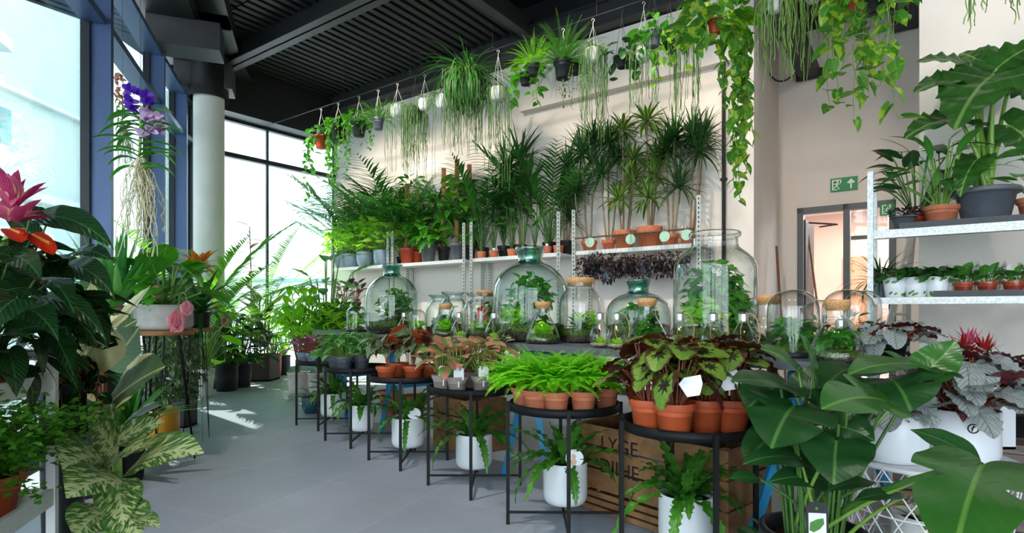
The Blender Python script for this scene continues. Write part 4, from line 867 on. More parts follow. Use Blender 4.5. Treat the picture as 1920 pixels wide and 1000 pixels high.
# wooden crates under the table
def crate(label, c, w=.5, h=.3, d=.34, txt=None):
    t = thing('wooden_crate', label, 'crate', c, 0, 'wooden crates under the terrarium table'); ey = -nT; ez = np.array([0, 0, 1.0])
    for k in range(3):
        for s in (-1, 1): mb = MB(); box(mb, nT*s*d/2+ez*(h/6+k*h/3), (w, .014, h/3-.012), dT, nT, ez); sl = obj('slat', mb, M['crate'], t, False)
        for s in (-1, 1): mb = MB(); box(mb, dT*s*(w/2-.008)+ez*(h/6+k*h/3), (.014, d-.02, h/3-.012), dT, nT, ez); obj('slat', mb, M['crate'], t, False)
    for a in (-1, 1):
        for b in (-1, 1): mb = MB(); box(mb, dT*a*(w/2-.03)+nT*b*(d/2-.02)+ez*h/2, (.03, .03, h), dT, nT, ez); obj('corner_post', mb, M['crate'], t, False)
    mb = MB(); box(mb, ez*.008, (w-.03, d-.03, .012), dT, nT, ez); obj('bottom', mb, M['crate'], t, False)
    if txt:
        for k, s in enumerate(txt):
            cu = bpy.data.curves.new('lettering', 'FONT'); cu.body = s; cu.size = h*.30; cu.extrude = .0005; cu.align_x = 'CENTER'; o = bpy.data.objects.new('lettering', cu); link(o)
            from mathutils import Matrix
            bx = -dT; bz = ez; by = -nT
            m_ = Matrix(((bx[0], bz[0], by[0], 0), (bx[1], bz[1], by[1], 0), (bx[2], bz[2], by[2], 0), (0, 0, 0, 1))); p = -nT*(d/2+.0085)+ez*(h*.74-k*h*.34)-ez*h*.1
            m_.translation = p; dg_ = bpy.context.evaluated_depsgraph_get(); me = bpy.data.meshes.new_from_object(o.evaluated_get(dg_)); bpy.data.objects.remove(o)
            me.transform(m_); me.materials.clear(); me.materials.append(M['black']); oo = bpy.data.objects.new('lettering', me); link(oo); oo.parent = t
    return t
c = onm(1185, 2.66, 0); crate('pale wooden crate with black lettering on the floor under the table', onm(1205, 2.60, 0.12), .62, .36, .40, ['LYGE', 'DJIHE'])
crate('plain wooden crate standing under the table right of the lettered crate', dT*1.45+nT*2.60+np.array([0, 0, .06]), .28, .42, .40)
crate('slatted wooden crate under the table behind the taupe pots', onm(880, 2.75, 0), .5, .42, .36)
crate('low wooden crate under the lettered crate', onm(1205, 2.60, 0), .64, .119, .42)
crate('small low crate under the right hand crate', dT*1.45+nT*2.60, .29, .059, .42)
for px, w in ((732, 'left'), (776, 'right')):
    t = thing('empty_terracotta_pot', 'tall terracotta pot under the table behind the third stand, %s one' % w, 'pot', onm(px, 2.85, 0), 0, 'terracotta pots under the table'); pot(t, 'clay', .12, .30, 'terra2')
# ---- glass vessels
def terr_plant(t, z, kind, seed, w, h, x=0, y=0):
    g = R(seed)
    if kind == 'ivy': many_leaves(t, int(330*w/.15), (x, y, z+h*.5), w*1.1, .055, .05, 'philo' if seed % 2 else 'mid', T_HEART1, seed, h/(2*w), (-.9, .7), 'plant', 18, z, 'stemd', .1)
    elif kind == 'lime': many_leaves(t, int(220*w/.15), (x, y, z+h*.5), w*1.1, .045, .04, 'lime', T_ROUND, seed, h/(2*w), (-.2, .9), 'plant', 14, z, 'stem', .2)
    elif kind == 'fern': fronds(t, z, 18, h*1.3, 'mid', seed, 12, (.6, 1.5), (.5, 1.4), .2, .02, name='plant')
    elif kind == 'white': bush(t, z, 16, w, h, T_OVATE, .05, .03, 'varieg', 'stem', (0, .8), seed=seed, r0=.005, sr=.0015, name='plant')
    elif kind == 'red': bush(t, z, 14, w, h, T_LANCE, .07, .018, 'redfl', 'stemr', (.4, 1.2), seed=seed, r0=.005, sr=.0015, name='plant')
    elif kind == 'drift':
        mb = MB(); P = bez((x-w*.5, y, z-.01), (x, y+.02, z+h*1.1), (x+w*.4, y, z+h*.8), 8); tubes(mb, P, .006*np.linspace(1.2, .4, 8), 6); obj('driftwood', mb, M['twig'], t)
DEMI = lambda s, k=1.0: refine([(.001, .0), (.19*s, .0), (.235*s, .02*s), (.252*s, .09*s), (.255*s, .28*s*k), (.235*s, .38*s*k), (.16*s, .455*s*k), (.095*s, .48*s*k)], 2)
def demijohn(label, c, s, k, plants, seed, z1=.07, z2=.11):
    t = thing('demijohn_terrarium', label, 'terrarium', c); P = DEMI(s, k); jar_glass(t, P, 'gglass'); top = P[-1]
    x, z = top; jar_glass(t, refine([(x, z), (x*.86, z+.012*s), (x*.84, z+.045*s), (x*1.02, z+.08*s), (x*1.08, z+.105*s), (x*1.0, z+.112*s), (x*.9, z+.10*s), (x*.76, z+.05*s), (x*.78, z+.02*s), (x*.92, z)], 1), 'gneck', 40, 'neck')
    fill(t, P, z1, z2, seed)
    for i, (kd, w, h, px_, py_) in enumerate(plants): terr_plant(t, z2, kd, seed*10+i, w, h, px_, py_)
    return t
demijohn('green tinted demijohn terrarium with a flared neck, at the far left of the table', onm(735, 2.62), .97, 1.15, [('ivy', .14, .3, .03, 0), ('fern', .1, .12, -.08, -.08)], 61)
demijohn('largest round demijohn terrarium with a thick turquoise neck, middle of the table', onm(994, 2.66), 1.03, 1.08, [('ivy', .15, .36, .0, 0), ('fern', .1, .15, .1, -.06), ('lime', .09, .12, -.1, -.08)], 62)
demijohn('smaller squat demijohn terrarium with a dark green neck, left of the tallest jar', onm(1197, 2.92), .80, .82, [('ivy', .10, .14, .0, 0), ('drift', .1, .14, .05, -.05)], 63)
def jar(name, label, c, P, mat='glass', neck=None, cork=None, plants=(), seed=1, z1=.03, z2=.05, gneck=None):
    t = thing(name, label, 'terrarium', c); jar_glass(t, P, mat); r, z = P[-1]
    if neck: jar_glass(t, [(r*a, z+b) for a, b in neck], mat, 40, 'neck'); r, z = r*neck[-1][0], z+neck[-1][1]
    if cork: mb = MB(); lathe(mb, [(.001, z-.02), (r*.93, z-.02), (r*1.0, z+.0), (r*1.06, z+.002), (r*1.06, z+cork), (r*1.02, z+cork+.004), (.001, z+cork+.004)], 36); obj('cork_lid', mb, M['cork'], t)
    fill(t, P, z1, z2, seed)
    for i, (kd, w, h, px_, py_) in enumerate(plants): terr_plant(t, z2, kd, seed*10+i, w, h, px_, py_)
    return t
BIG = refine([(.001, 0), (.19, 0), (.212, .02), (.214, .10), (.214, .40), (.208, .46), (.175, .50), (.13, .535), (.118, .55), (.118, .59)], 2)
jar('tall_jar_terrarium', 'tallest clear glass jar terrarium with a wide rolled rim', onm(1340, 2.80), BIG, 'glass', [(1, 0), (1.12, .012), (1.14, .026), (1.08, .034), (1.0, .03)], None, [('ivy', .15, .36, 0, 0), ('ivy', .11, .2, .05, -.07), ('lime', .1, .16, -.07, -.08), ('drift', .14, .3, 0, .05)], 64, .06, .11)
CON = lambda s: refine([(.001, 0), (.10*s, 0), (.118*s, .012*s), (.112*s, .05*s), (.082*s, .12*s), (.052*s, .165*s), (.046*s, .19*s), (.046*s, .235*s)], 2)
cones = [(1213, 2.62, 1.02, 'conical flask terrarium with a cork lid, in front of the squat demijohn', 1), (1018, 2.50, .98, 'conical flask terrarium with a cork lid, in front of the largest demijohn', 1), (1440, 2.78, 1.05, 'cork topped flask terrarium just right of the tallest jar', 1),
         (1570, 2.47, .92, 'wide conical flask terrarium with murky water and moss at the right front', 1), (835, 2.60, .98, 'conical flask terrarium with a cork lid, between the two big demijohns', 1)]
for i, (px, m, s, lb, ck) in enumerate(cones):
    jar('flask_terrarium', lb, onm(px, m), CON(s), 'glass', [(1, 0), (1.03, .004), (1.06, .008)], .022*s, [(('ivy', 'lime', 'fern')[i % 3], .05, .08, 0, 0), ('drift', .06, .07, .02, 0)], 70+i, .025, .045)
TJ = lambda s, w: refine([(.001, 0), (.125*w, 0), (.14*w, .015), (.142*w, .20*s), (.13*w, .25*s), (.10*w, .29*s), (.088*w, .30*s), (.086*w, .33*s)], 2)
jar('cork_jar_terrarium', 'tall rounded jar terrarium with a wide cork lid, right of the largest demijohn', onm(1088, 2.78), TJ(1.18, 1.0), 'glass', None, .03, [('white', .06, .1, 0, -.03), ('fern', .08, .1, 0, .05), ('lime', .06, .12, .03, 0)], 81, .05, .08)
jar('cork_jar_terrarium', 'cork topped jar terrarium behind the flask between the demijohns', onm(912, 3.02), TJ(1.08, .95), 'glass', None, .026, [('ivy', .09, .18, 0, 0)], 82, .05, .08)
jar('open_jar_terrarium', 'open necked jar terrarium with red spiky plants, left of the largest demijohn', onm(902, 2.62), TJ(.95, 1.05), 'glass', [(1, 0), (1.15, .01), (1.3, .03)], None, [('red', .05, .14, 0, 0), ('lime', .06, .06, 0, -.03), ('fern', .05, .12, .02, .0)], 83, .04, .06)
jar('open_jar_terrarium', 'open necked jar terrarium with brown twigs behind the left hand flask', onm(850, 2.90), TJ(1.05, .95), 'gglass', [(1, 0), (1.2, .01), (1.35, .03)], None, [('drift', .1, .2, 0, 0), ('fern', .08, .14, 0, 0)], 84, .05, .08)
jar('open_jar_terrarium', 'low open jar terrarium with a green rim between the demijohn necks', onm(826, 3.0), TJ(1.0, 1.0), 'gglass', [(1, 0), (1.3, .02), (1.4, .03)], None, [('ivy', .07, .1, 0, 0)], 85, .04, .06)
DOME = lambda r, h: refine([(r, .018), (r, h*.3), (r, h-r*.95), (r*.97, h-r*.62), (r*.8, h-r*.28), (r*.45, h-r*.04), (.001, h)], 2)
def dome(label, c, r, h, plants, seed):
    t = thing('glass_dome', label, 'terrarium', c); jar_glass(t, DOME(r, h), 'glass')
    mb = MB(); lathe(mb, [(.001, 0), (r*1.05, 0), (r*1.08, .005), (r*1.08, .018), (r*1.02, .024), (.001, .024)], 40); obj('base', mb, M['darkpot'], t)
    mb = MB(); lathe(mb, [(r*.9, .024), (r*.85, .045), (r*.5, .06), (.001, .062)], 28); obj('moss', mb, M['moss'], t)
    for i, (kd, w, h_, a, b) in enumerate(plants): terr_plant(t, .058, kd, seed*10+i, w, h_, a, b)
dome('glass dome over moss at the far left end of the table, left of the demijohn', onm(668, 2.52), .098, .26, [('lime', .05, .08, 0, 0)], 91)
dome('small glass dome behind the bulb, right of the far left demijohn', onm(783, 2.52), .07, .22, [('lime', .04, .06, 0, 0)], 92)
dome('large glass dome over dark green plants, right of the tallest jar', onm(1487, 2.62), .108, .30, [('ivy', .07, .12, 0, 0)], 93)
dome('large glass dome over a pale variegated plant at the right end of the table', onm(1590, 2.78), .105, .30, [('white', .07, .14, 0, 0)], 94)
dome('narrow glass dome behind the two large domes', onm(1540, 3.02), .09, .26, [('white', .06, .1, 0, 0)], 95)
dome('tall slim glass dome over fern leaves at the right edge of the table', onm(1618, 2.95), .075, .30, [('fern', .05, .12, 0, 0)], 96)
b0 = thing('bulb_terrarium', None, 'terrarium'); bulb(b0)
bl = [(1125, 2.45, 'left one of the pair beside the cork jar'), (1157, 2.44, 'right one of the pair beside the cork jar'), (1275, 2.47, 'just right of the large cork flask'), (1337, 2.44, 'in front of the tallest jar'), (1394, 2.44, 'rightmost in front of the tallest jar'),
      (758, 2.42, 'in front of the far left demijohn'), (861, 2.42, 'in front of the left hand cork flask'), (926, 2.40, 'left of the largest demijohn beside the tiny bottle'), (1576, 2.55, 'behind the murky flask at the right')]
for i, (px, m, lb) in enumerate(bl):
    c = onm(px, m); az = math.atan2(c[0], c[1]); o = b0 if i == 0 else copy_tree(b0, c, None); o.location = tuple(c); o.rotation_euler = (0, 0, -az+(.25, -.2, .1, 0, -.1, .3, .1, -.3, .2)[i]); o.scale = ((.92, .92, .92) if i < 8 else (.8, .8, .8)); o['label'] = 'light bulb shaped terrarium '+lb; o['group'] = 'bulb shaped terrariums'
t = thing('bottle_terrarium', 'tiny round glass bottle terrarium lying in front of the largest demijohn', 'terrarium', onm(955, 2.42)); P = refine([(.001, 0), (.04, .0), (.052, .02), (.05, .045), (.03, .07), (.012, .085), (.012, .10)], 2); jar_glass(t, P); fill(t, P, .012, .02, 5); jar_glass(t, [(.012, .10), (.02, .103), (.022, .115), (.012, .122), (.001, .125)], 'glass', 24, 'stopper')
# dark low planters behind the jars
# ---------------------------------------------------------------- plants on the wall shelves
SZT = SZ-.004
def rel(t, px, py, back=0.0):
    """offset from a thing standing at its own depth to a point seen at px, py"""
    l = np.array(t.location); Y = l[1]+back; return pt(px, py, Y)-l
def wallthing(px, n, name, label, cat, group, z=None): return thing(name, label, cat, onn(px, n, SZT if z is None else z), 0, group)
# rightmost bay: dracaenas
DR = [(1105, .105, .16, 'clay', 'drac', [(1092, 290, 0), (1113, 262, .1), (1078, 360, -.05)], 'first from the left on the rightmost shelf'),
      (1141, .09, .15, 'clay', 'drac', [(1140, 268, .05), (1128, 330, -.08), (1158, 300, .1)], 'second from the left on the rightmost shelf'),
      (1171, .145, .25, 'clay', 'dracl', [(1168, 245, .05), (1188, 300, -.05), (1160, 375, -.1), (1183, 342, .08)], 'in the left of the two largest pots'),
      (1218, .16, .27, 'clay', 'dracl', [(1213, 228, .05), (1232, 300, .1), (1216, 372, -.12), (1225, 330, .05)], 'in the right of the two largest pots'),
      (1257, .105, .16, 'clay', 'drac', [(1264, 262, .0), (1250, 285, .12), (1273, 352, -.05)], 'between the largest pot and the shelf end'),
      (1289, .09, .14, 'clay', 'drac', [(1300, 255, .0), (1318, 262, .1), (1312, 285, -.1)], 'at the right end of the rightmost shelf')]
for i, (px, r, h, kd, lm, heads, w) in enumerate(DR):
    st_ = lm == 'dracl'; t = wallthing(px, 6.72, 'potted_dracaena', ('yellow striped' if st_ else 'dark green spiky')+' dracaena on bare canes, '+w, 'potted plant', 'dracaenas on the rightmost wall shelf')
    z = pot(t, kd, r, h, 'terra2'); H = [tuple(rel(t, a, b, c)) for a, b, c in heads]; canes(t, z, H, lm, 100+i, .42 if not st_ else .30, .030 if not st_ else .055, 58 if not st_ else 34, cr=.013, tmpl=T_SPIKE if not st_ else T_LANCE)
# third bay: small pots, tall thin stems, big dark plants behind
for i, (px, w, hh) in enumerate(((903, 'first', 1.0), (926, 'second', 1.15), (960, 'third', .9), (980, 'fourth', 1.0), (1003, 'fifth', .95), (1025, 'sixth', .9), (1047, 'seventh', 1.1))):
    t = wallthing(px, 6.62, 'small_potted_plant', 'slender plant in a small terracotta pot, %s from the left on the third shelf' % w, 'potted plant', 'small terracotta pots on the third wall shelf')
    z = pot(t, 'cup', .072, .115, 'terra2', seg=20); bush(t, z, 13, .15, hh*.75, (T_OVATE if i % 2 else T_HEART), .17, .065, ('mid', 'dark')[i % 2], 'stemd', (-.6, .5), seed=120+i, hmin=.4, sr=.004, r0=.01)
    if i in (1, 3, 5): plant_tag(t, (.0, -.05, .1), .035, .05, -PI/2, .1)
BK = [(905, 6.82, 'palm', 1.25, 'tall dark palm behind the small pots at the left end of the third shelf'), (945, 6.84, 'ficus', 1.15, 'broad dark leaved plant behind the small pots, left of centre on the third shelf'),
      (975, 6.84, 'yucca', 1.75, 'tall strap leaved plant rising highest behind the small terracotta pots'), (1030, 6.84, 'palm', 1.45, 'dark palm behind the small pots at the right end of the third shelf'), (1062, 6.82, 'drac', 1.05, 'dark spiky dracaena between the third and rightmost shelves')]
for i, (px, n, kd, h, lb) in enumerate(BK):
    t = wallthing(px, n, 'tall_potted_plant', lb, 'potted plant', 'tall dark plants on the third wall shelf'); z = pot(t, 'nursery', .10, .2, 'darkpot', seg=20)
    if kd == 'palm': fronds(t, z, 15, h*1.15, 'palm', 140+i, 18, (.95, 1.5), (.3, 1.1), .34, .042, .5, T_SPIKE, start=.35, sr=.006)
    elif kd == 'ficus': many_leaves(t, 120, (0, 0, z+h*.62), .30, .2, .085, 'dark', T_OVATE, 140+i, 1.3, (-1.0, .5), z0=z, stems=16, sr=.005)
    elif kd == 'yucca': canes(t, z, [(0, 0, z+h*.72), (-.2, 0, z+h*.62), (.15, .05, z+h*.5)], 'drac', 140+i, .62, .055, 30, tmpl=T_SPIKE, cr=.016)
    else: canes(t, z, [(0, 0, z+h), (.08, 0, z+h*.7), (-.05, 0, z+h*.5), (.05, 0, z+h*.3)], 'drac', 140+i, .36, .024, 45)
# second bay: pots with moss poles
BP = [(763, 'red', .135, .27, 352, 'philodendron climbing a coir pole in a red pot on the second shelf', 'philo', T_HEART), (803, 'greypot', .145, .33, None, 'large lobed leaf plant in a tall grey pot on the second shelf', 'philo', T_MONSX),
      (857, 'greypot', .12, .27, 307, 'climbing plant on the tallest coir pole in a dark grey pot on the second shelf', 'philo', T_HEART), (832, 'darkpot', .11, .26, 323, 'climbing plant on a coir pole in a black pot behind the grey pots', 'mid', T_HEART), (782, 'red', .11, .22, 366, 'climbing plant in a red pot half hidden behind the tall grey pot', 'philo', T_HEART), (880, 'darkpot', .11, .24, 316, 'dark climbing plant on a coir pole at the right end of the second shelf', 'dark', T_HEART)]
for i, (px, pm, r, h, py, lb, lm, tm) in enumerate(BP):
    t = wallthing(px, 6.66 if i < 3 else 6.83, 'potted_climber', lb, 'potted plant', 'climbing plants on the second wall shelf'); z = pot(t, 'rim', r, h, pm)
    top = (rel(t, px, py)[2] if py else z+.55)
    if py: mb = MB(); lathe(mb, [(.001, z-.1), (.036, z-.1), (.038, (z+top)/2), (.036, top+.06), (.001, top+.064)], 12); obj('moss_pole', mb, M['mosspole'], t)
    g = R(150+i); n = 38; az = g.uniform(0, 2*PI, n); hh = g.uniform(.05, 1, n)*(top-z-.22); rr = g.uniform(.08, .2, n)*(1.2-.4*hh/(top-z)); P = np.stack([np.cos(az)*rr, np.sin(az)*rr, z+hh+.03], -1)
    B = np.stack([np.cos(az)*.03, np.sin(az)*.03, z+hh*.55], -1); ms = MB(); tubes(ms, bez(B, (B+P)/2+np.array([0, 0, .06]), P, 6), .005, 4); obj('stems', ms, L['stem'], t)
    mb = MB(); leaves(mb, tm, P, az+g.uniform(-.4, .4, n), g.uniform(-.9, .2, n), .23*g.uniform(.7, 1.15, n), .18*g.uniform(.8, 1.1, n), g.uniform(.2, .7, n), .1, g.uniform(-.3, .3, n), .03); obj('foliage', mb, L[lm], t)
# first bay: blue pots, bright lobed leaves; palms behind
for i, (px, n, w) in enumerate(((641, 6.66, 'at the left end of the first shelf'), (684, 6.62, 'centre of the first shelf'), (716, 6.62, 'right end of the first shelf'), (660, 6.72, 'second from left on the first shelf'))):
    t = wallthing(px, n, 'bright_potted_plant', 'lime green plant in a pale blue pot, '+w, 'potted plant', 'blue pots on the leftmost wall shelf'); z = pot(t, 'bowl', .145, .27, 'bluepot')
    bush(t, z, 40, .36, .56, T_MONSX, .20, .17, 'lime', 'stem', (-.8, .5), (.2, .9), .15, .06, 160+i, sr=.005, hmin=.12, r0=.04)
for i, (px, n, h, w) in enumerate(((668, 6.86, 1.95, 'tall kentia palm at the left end of the wall, above the blue pots'), (715, 6.88, 1.75, 'kentia palm behind the right hand blue pots'), (752, 6.9, 1.8, 'kentia palm behind the red pot and coir pole'), (790, 6.9, 1.5, 'smaller kentia palm between the coir poles'), (646, 6.86, 1.5, 'palm with drooping fronds nearest the far window'))):
    t = wallthing(px, n, 'kentia_palm', w, 'palm', 'palms on the wall shelves'); z = pot(t, 'nursery', .08, .17, 'darkpot', seg=18)
    fronds(t, z, 13, h*1.0, 'palm', 170+i, 17, (1.05, 1.52), (.5, 1.3), .34, .040, .5, T_SPIKE, start=.45, sr=.006)
t = wallthing(690, 6.84, 'bushy_potted_plant', 'bushy mid green plant with hanging leaves behind the blue pots', 'potted plant', None); z = pot(t, 'nursery', .08, .17, 'darkpot', seg=18); many_leaves(t, 150, (0, -.05, z+.75), .42, .17, .07, 'mid', T_OVATE, 180, 1.2, z0=z, stems=18, sr=.004)
t = wallthing(770, 6.86, 'bushy_potted_plant', 'leafy dark plant between the palm and the coir poles on the second shelf', 'potted plant', None); z = pot(t, 'nursery', .08, .17, 'darkpot', seg=18); many_leaves(t, 160, (0, -.05, z+.85), .42, .17, .06, 'mid', T_OVATE, 181, 1.3, z0=z, stems=18, sr=.004)
# under the left shelf
for i, (px, w) in enumerate(((647, 'left'), (668, 'right'))):
    t = thing('dark_rubber_plant', 'dark purple leaved plant on the lower far shelf, %s of two' % w, 'potted plant', onn(px, 6.66, 1.112), 0, 'dark rubber plants on the lower far shelf'); z = pot(t, 'nursery', .09, .16, 'darkpot', seg=18); bush(t, z, 16, .14, .34, T_OVATE, .2, .11, 'purple', 'stemr', (-.2, .9), seed=185+i, sr=.005)
# purple plants hanging below the bar, round green tags
for i, (px, pz, pm) in enumerate(((1102, 1.72, 'darkpot'), (1139, 1.66, 'bluepot'), (1160, 1.74, 'darkpot'), (1183, 1.71, 'darkpot'), (1208, 1.70, 'greypot'), (1235, 1.72, 'darkpot'), (1268, 1.70, 'darkpot'), (1122, 1.76, 'darkpot'))):
    t = thing('hanging_purple_plant', 'dark purple trailing plant hanging under the rightmost shelf, '+('leftmost', 'in a pale blue pot', 'third from the left of the row', 'fourth from the left of the row', 'in a grey pot', 'right of the grey pot', 'rightmost', 'second from the left of the row')[i], 'hanging plant', onn(px, 6.36, pz-.16), 0, 'purple plants hanging under the wall shelf')
    pot(t, 'nursery', .07, .13, pm, seg=18); many_leaves(t, 210, (0, 0, .10), .155, .06, .026, 'purple', T_OVATE1, 190+i, .95, (-1.2, .6), z0=.11, stems=24)
    hanger(t, .068, .125, 2.075-(pz-.16), 'wire', 2, .0012)
for i, px in enumerate((1106, 1182, 1246, 1287)):
    c = onn(px, 6.385, 1.99); t = thing('round_tag', 'pale green round tag hanging from the bamboo bar, %s of four' % ('leftmost', 'second from left', 'third from left', 'rightmost')[i], 'tag', c, 0, 'round green tags on the bamboo bar')
    mb = MB(); prism(mb, [(.062*math.cos(a), .062*math.sin(a)) for a in np.linspace(0, 2*PI, 28, endpoint=False)], -.001, .001, lambda x, y, q: -dA*x+np.array([0, 0, y-.02])-dC*q); obj('disc', mb, M['mint'], t, False)
    mb = MB(); tubes(mb, np.array([(0, 0, .03), -dA*.01+np.array([0, 0, .06]), (0, 0, .085)]), .003, 5); obj('clip', mb, M['black'], t)
# ---------------------------------------------------------------- hanging plants
def hangthing(px, ybot, ytop, n, name, label, pm, kind, hk='hook', rs=1.0, rail=4.255, group='plants hanging from the ceiling rail'):
    c = onn(px, n); Y = c[1]; zb, zt = hgt(ybot, Y), hgt(ytop, Y); h = max(.09, zt-zb)
    t = thing(name, label, 'hanging plant', (c[0], c[1], zb), 0, group); r = h*.56*rs
    z = pot(t, kind, r, h, pm, seg=22)
    if hk: hanger(t, r*.97, h*.97, min(rail-zb, h+.62) if hk != 'long' else rail-zb, 'hook' if hk == 'long' else hk, 3, .002)
    if hk and hk != 'long' and rail-zb > h+.62: mb = MB(); tubes(mb, np.array([(0, 0, h+.6), (0, 0, (rail-zb+h+.6)/2), (0, 0, rail-zb)]), .0022, 4); obj('hanging_wire', mb, M['wire'], t)
    return t, z, r, h, Y
def ymet(py0, py1, Y): return (py1-py0)/FPX*Y
NH = 5.5
def pothos(px, yb, yt, label, yend, seed, pm='red', lm='pothos', n=NH, nv=9, LL=.10, dense=34, hk='hook', tm=None, rail=4.255, spread=.2, gap=.075, lw=.8):
    t, z, r, h, Y = hangthing(px, yb, yt, n, 'hanging_pothos', label, pm, 'rim', hk, rail=rail); g = R(seed)
    az = g.uniform(0, 2*PI, nv); st = np.stack([np.cos(az)*r, np.sin(az)*r, np.full(nv, h)], -1); mx = ymet(yb, yend, Y)+h
    vines(t, st, mx*g.uniform(.35, 1.0, nv), tm or T_HEART, LL, LL*lw, lm, seed, 'stem', gap, .08, .06)
    many_leaves(t, dense, (0, 0, h+.03), spread, LL*1.15, LL*lw*1.1, lm, tm or T_HEART, seed+1, .6, (-.8, .5), 'crown', 10, z)
    return t
def rhip(px, yb, yt, label, yend, seed, pm='white', n=NH, cnt=90, lm='rhip', hk='hook', r_=.0035, kind='bowl', rail=4.255, out=.08):
    t, z, r, h, Y = hangthing(px, yb, yt, n, 'hanging_string_cactus', label, pm, kind, hk, rail=rail); mx = ymet(yb, yend, Y)+h
    strings(t, z, cnt, r*.95, lm, seed, (mx*.25, mx), r_, .06, out); return t
def asp(px, yb, yt, label, seed, pm='darkpot', n=NH, LL=.34, cnt=26, hk='hook', rail=4.255, lm='fern', el=(.0, 1.5)):
    t, z, r, h, Y = hangthing(px, yb, yt, n, 'hanging_fern', label, pm, 'nursery', hk, rail=rail)
    fronds(t, z, int(cnt*2.2), LL, lm, seed, 56, el, (.5, 1.7), .085, .0055, .1, T_DIAM, 'stem', .05, .0016, .3, 1.0, .03); return t
pothos(602, 279, 255, 'trailing ivy in a red pot, leftmost of the hanging plants near the far window', 395, 201, 'red', 'mid', NH, 11, .11, 40)
pothos(634, 262, 236, 'small leaved trailing plant, second hanging pot from the far window', 330, 203, 'darkpot', 'philo', NH, 12, .06, 80, gap=.045)
pothos(673, 256, 228, 'round ball of small green leaves hanging third from the far window', 275, 205, 'darkpot', 'philo', NH, 10, .06, 150, spread=.23, gap=.05)
asp(709, 243, 222, 'feathery fern in a dark grey hanging pot above the palms', 207, 'greypot', NH, .36, 24, lm='mid')
rhip(745, 222, 198, 'string cactus in a white hanging pot, just right of the dark grey fern pot', 345, 208, 'white', NH, 45)
rhip(778, 230, 205, 'leafy string cactus with thick green strands left of the bare white pot', 340, 209, 'darkpot', NH, 80, 'rhip', 'wire')
rhip(796, 208, 187, 'bare white hanging pot with a few long thin strands', 390, 210, 'white', NH, 12)
rhip(830, 205, 180, 'spidery plant in a white hanging pot left of the dense mop of stems', 240, 211, 'white', NH, 55, out=.16)
t = rhip(877, 158, 134, 'huge dense mop of dark green hanging stems below a small red pot', 300, 212, 'red', NH, 150, 'rhip', 'hook', .004, out=.22); g = R(77); mb = MB(); straps(mb, (0, 0, .12), 210, .72, .018, g, T_STRAP, (-.5, .8), (1.9, 2.6), .3, .15, .05); straps(mb, (0, 0, .12), 16, .34, .014, g, T_STRAP, (.9, 1.5), (.2, 1.4), .3); obj('arching_leaves', mb, L['palm'], t)
rhip(934, 190, 165, 'string cactus in a white pot right of the dense green mop', 395, 213, 'offwhite', NH, 40)
pothos(985, 160, 138, 'trailing heart leaved plant left of the big feathery fern', 200, 214, 'darkpot', 'philo', NH, 9, .11, 30, 'wire')
asp(1000, 142, 120, 'soft bright fern hanging left of the dark grey pot', 216, 'darkpot', 5.4, .36, 24, 'wire')
asp(1056, 148, 114, 'large feathery fern rising from a dark grey hanging pot', 217, 'darkpot', NH, .52, 44, lm='mid')
pothos(1078, 140, 118, 'pale string of hearts hanging right of the dark grey fern pot', 205, 218, 'darkpot', 'varieg', 5.62, 16, .028, 20, 'wire', spread=.08, gap=.03)
rhip(1112, 118, 92, 'string cactus in a cream pot with reddish green strands', 300, 219, 'offwhite', NH, 60, 'rhip')
pothos(1166, 128, 105, 'dark round leaved plant in a dark hanging pot below a wire', 150, 220, 'darkpot', 'dark', NH, 8, .10, 26, 'wire', T_ROUND)
rhip(1207, 115, 88, 'string cactus in a white pot under the grey ball pot', 235, 222, 'white', NH, 50)
pothos(1224, 88, 58, 'green leaved plant in a glossy grey ball pot near the ceiling', 120, 223, 'greypot', 'philo', 5.2, 7, .09, 26, 'wire')
pothos(1256, 100, 78, 'trailing variegated plant between the ball pot and the last string cactus', 160, 225, 'darkpot', 'lime', NH, 8, .09, 24, 'wire')
rhip(1286, 88, 62, 'dark string cactus at the right end of the rail beside the large pothos', 265, 227, 'darkpot', NH, 55)
# large golden pothos in the red pot: own hook in front of the rail
t = pothos(1341, 64, 38, 'large golden pothos in a glossy red pot, its vines almost reaching the shelf', 90, 228, 'red', 'pothos', 4.6, 8, .15, 60, 'wire', spread=.30, rail=4.75)
g = R(9)
for s, (dx, yend) in enumerate(((38, 372), (50, 330), (30, 300), (58, 260), (22, 200), (45, 230), (64, 185), (15, 150), (52, 290), (36, 345))):
    l = np.array(t.location); p = pt(1341+dx, 62, l[1]+(-.08, .1, .0)[s % 3])-l; ln = ymet(62, yend, l[1]); sub = MB(); sl = MB()
    k = int(ln/.07); tt = np.linspace(0, 1, k+2); q = p+np.stack([np.cumsum(g.normal(0, .008, k+2)), np.cumsum(g.normal(0, .008, k+2)), -tt*ln], -1)
    tubes(sub, np.concatenate([[[0, 0, .12], (p*.6+np.array([0, 0, .16]))], q]), .004, 5)
    if s == 0: allS, allL = MB(), MB()
    allS.V += [v for v in sub.V]; allS.U += sub.U; allS.Q += [x+allS.n for x in sub.Q]; allS.n += sub.n
    az = np.arange(k+2)*2.4+g.uniform(-.8, .8, k+2)-1.2; leaves(allL, T_HEART, q, az, g.uniform(-1.2, -.2, k+2), .14*g.uniform(.6, 1.15, k+2)*(1-.35*tt), .11*g.uniform(.7, 1.1, k+2)*(1-.35*tt), .5, .12, g.uniform(-.5, .5, k+2))
obj('long_vines', allS, L['stem'], t); obj('vine_leaves', allL, L['pothos'], t)
rhip(1453, 24, 0, 'pale string cactus in a ribbed white pot at the top right', 185, 240, 'offwhite', 4.3, 50, 'rhipl', None, .004)
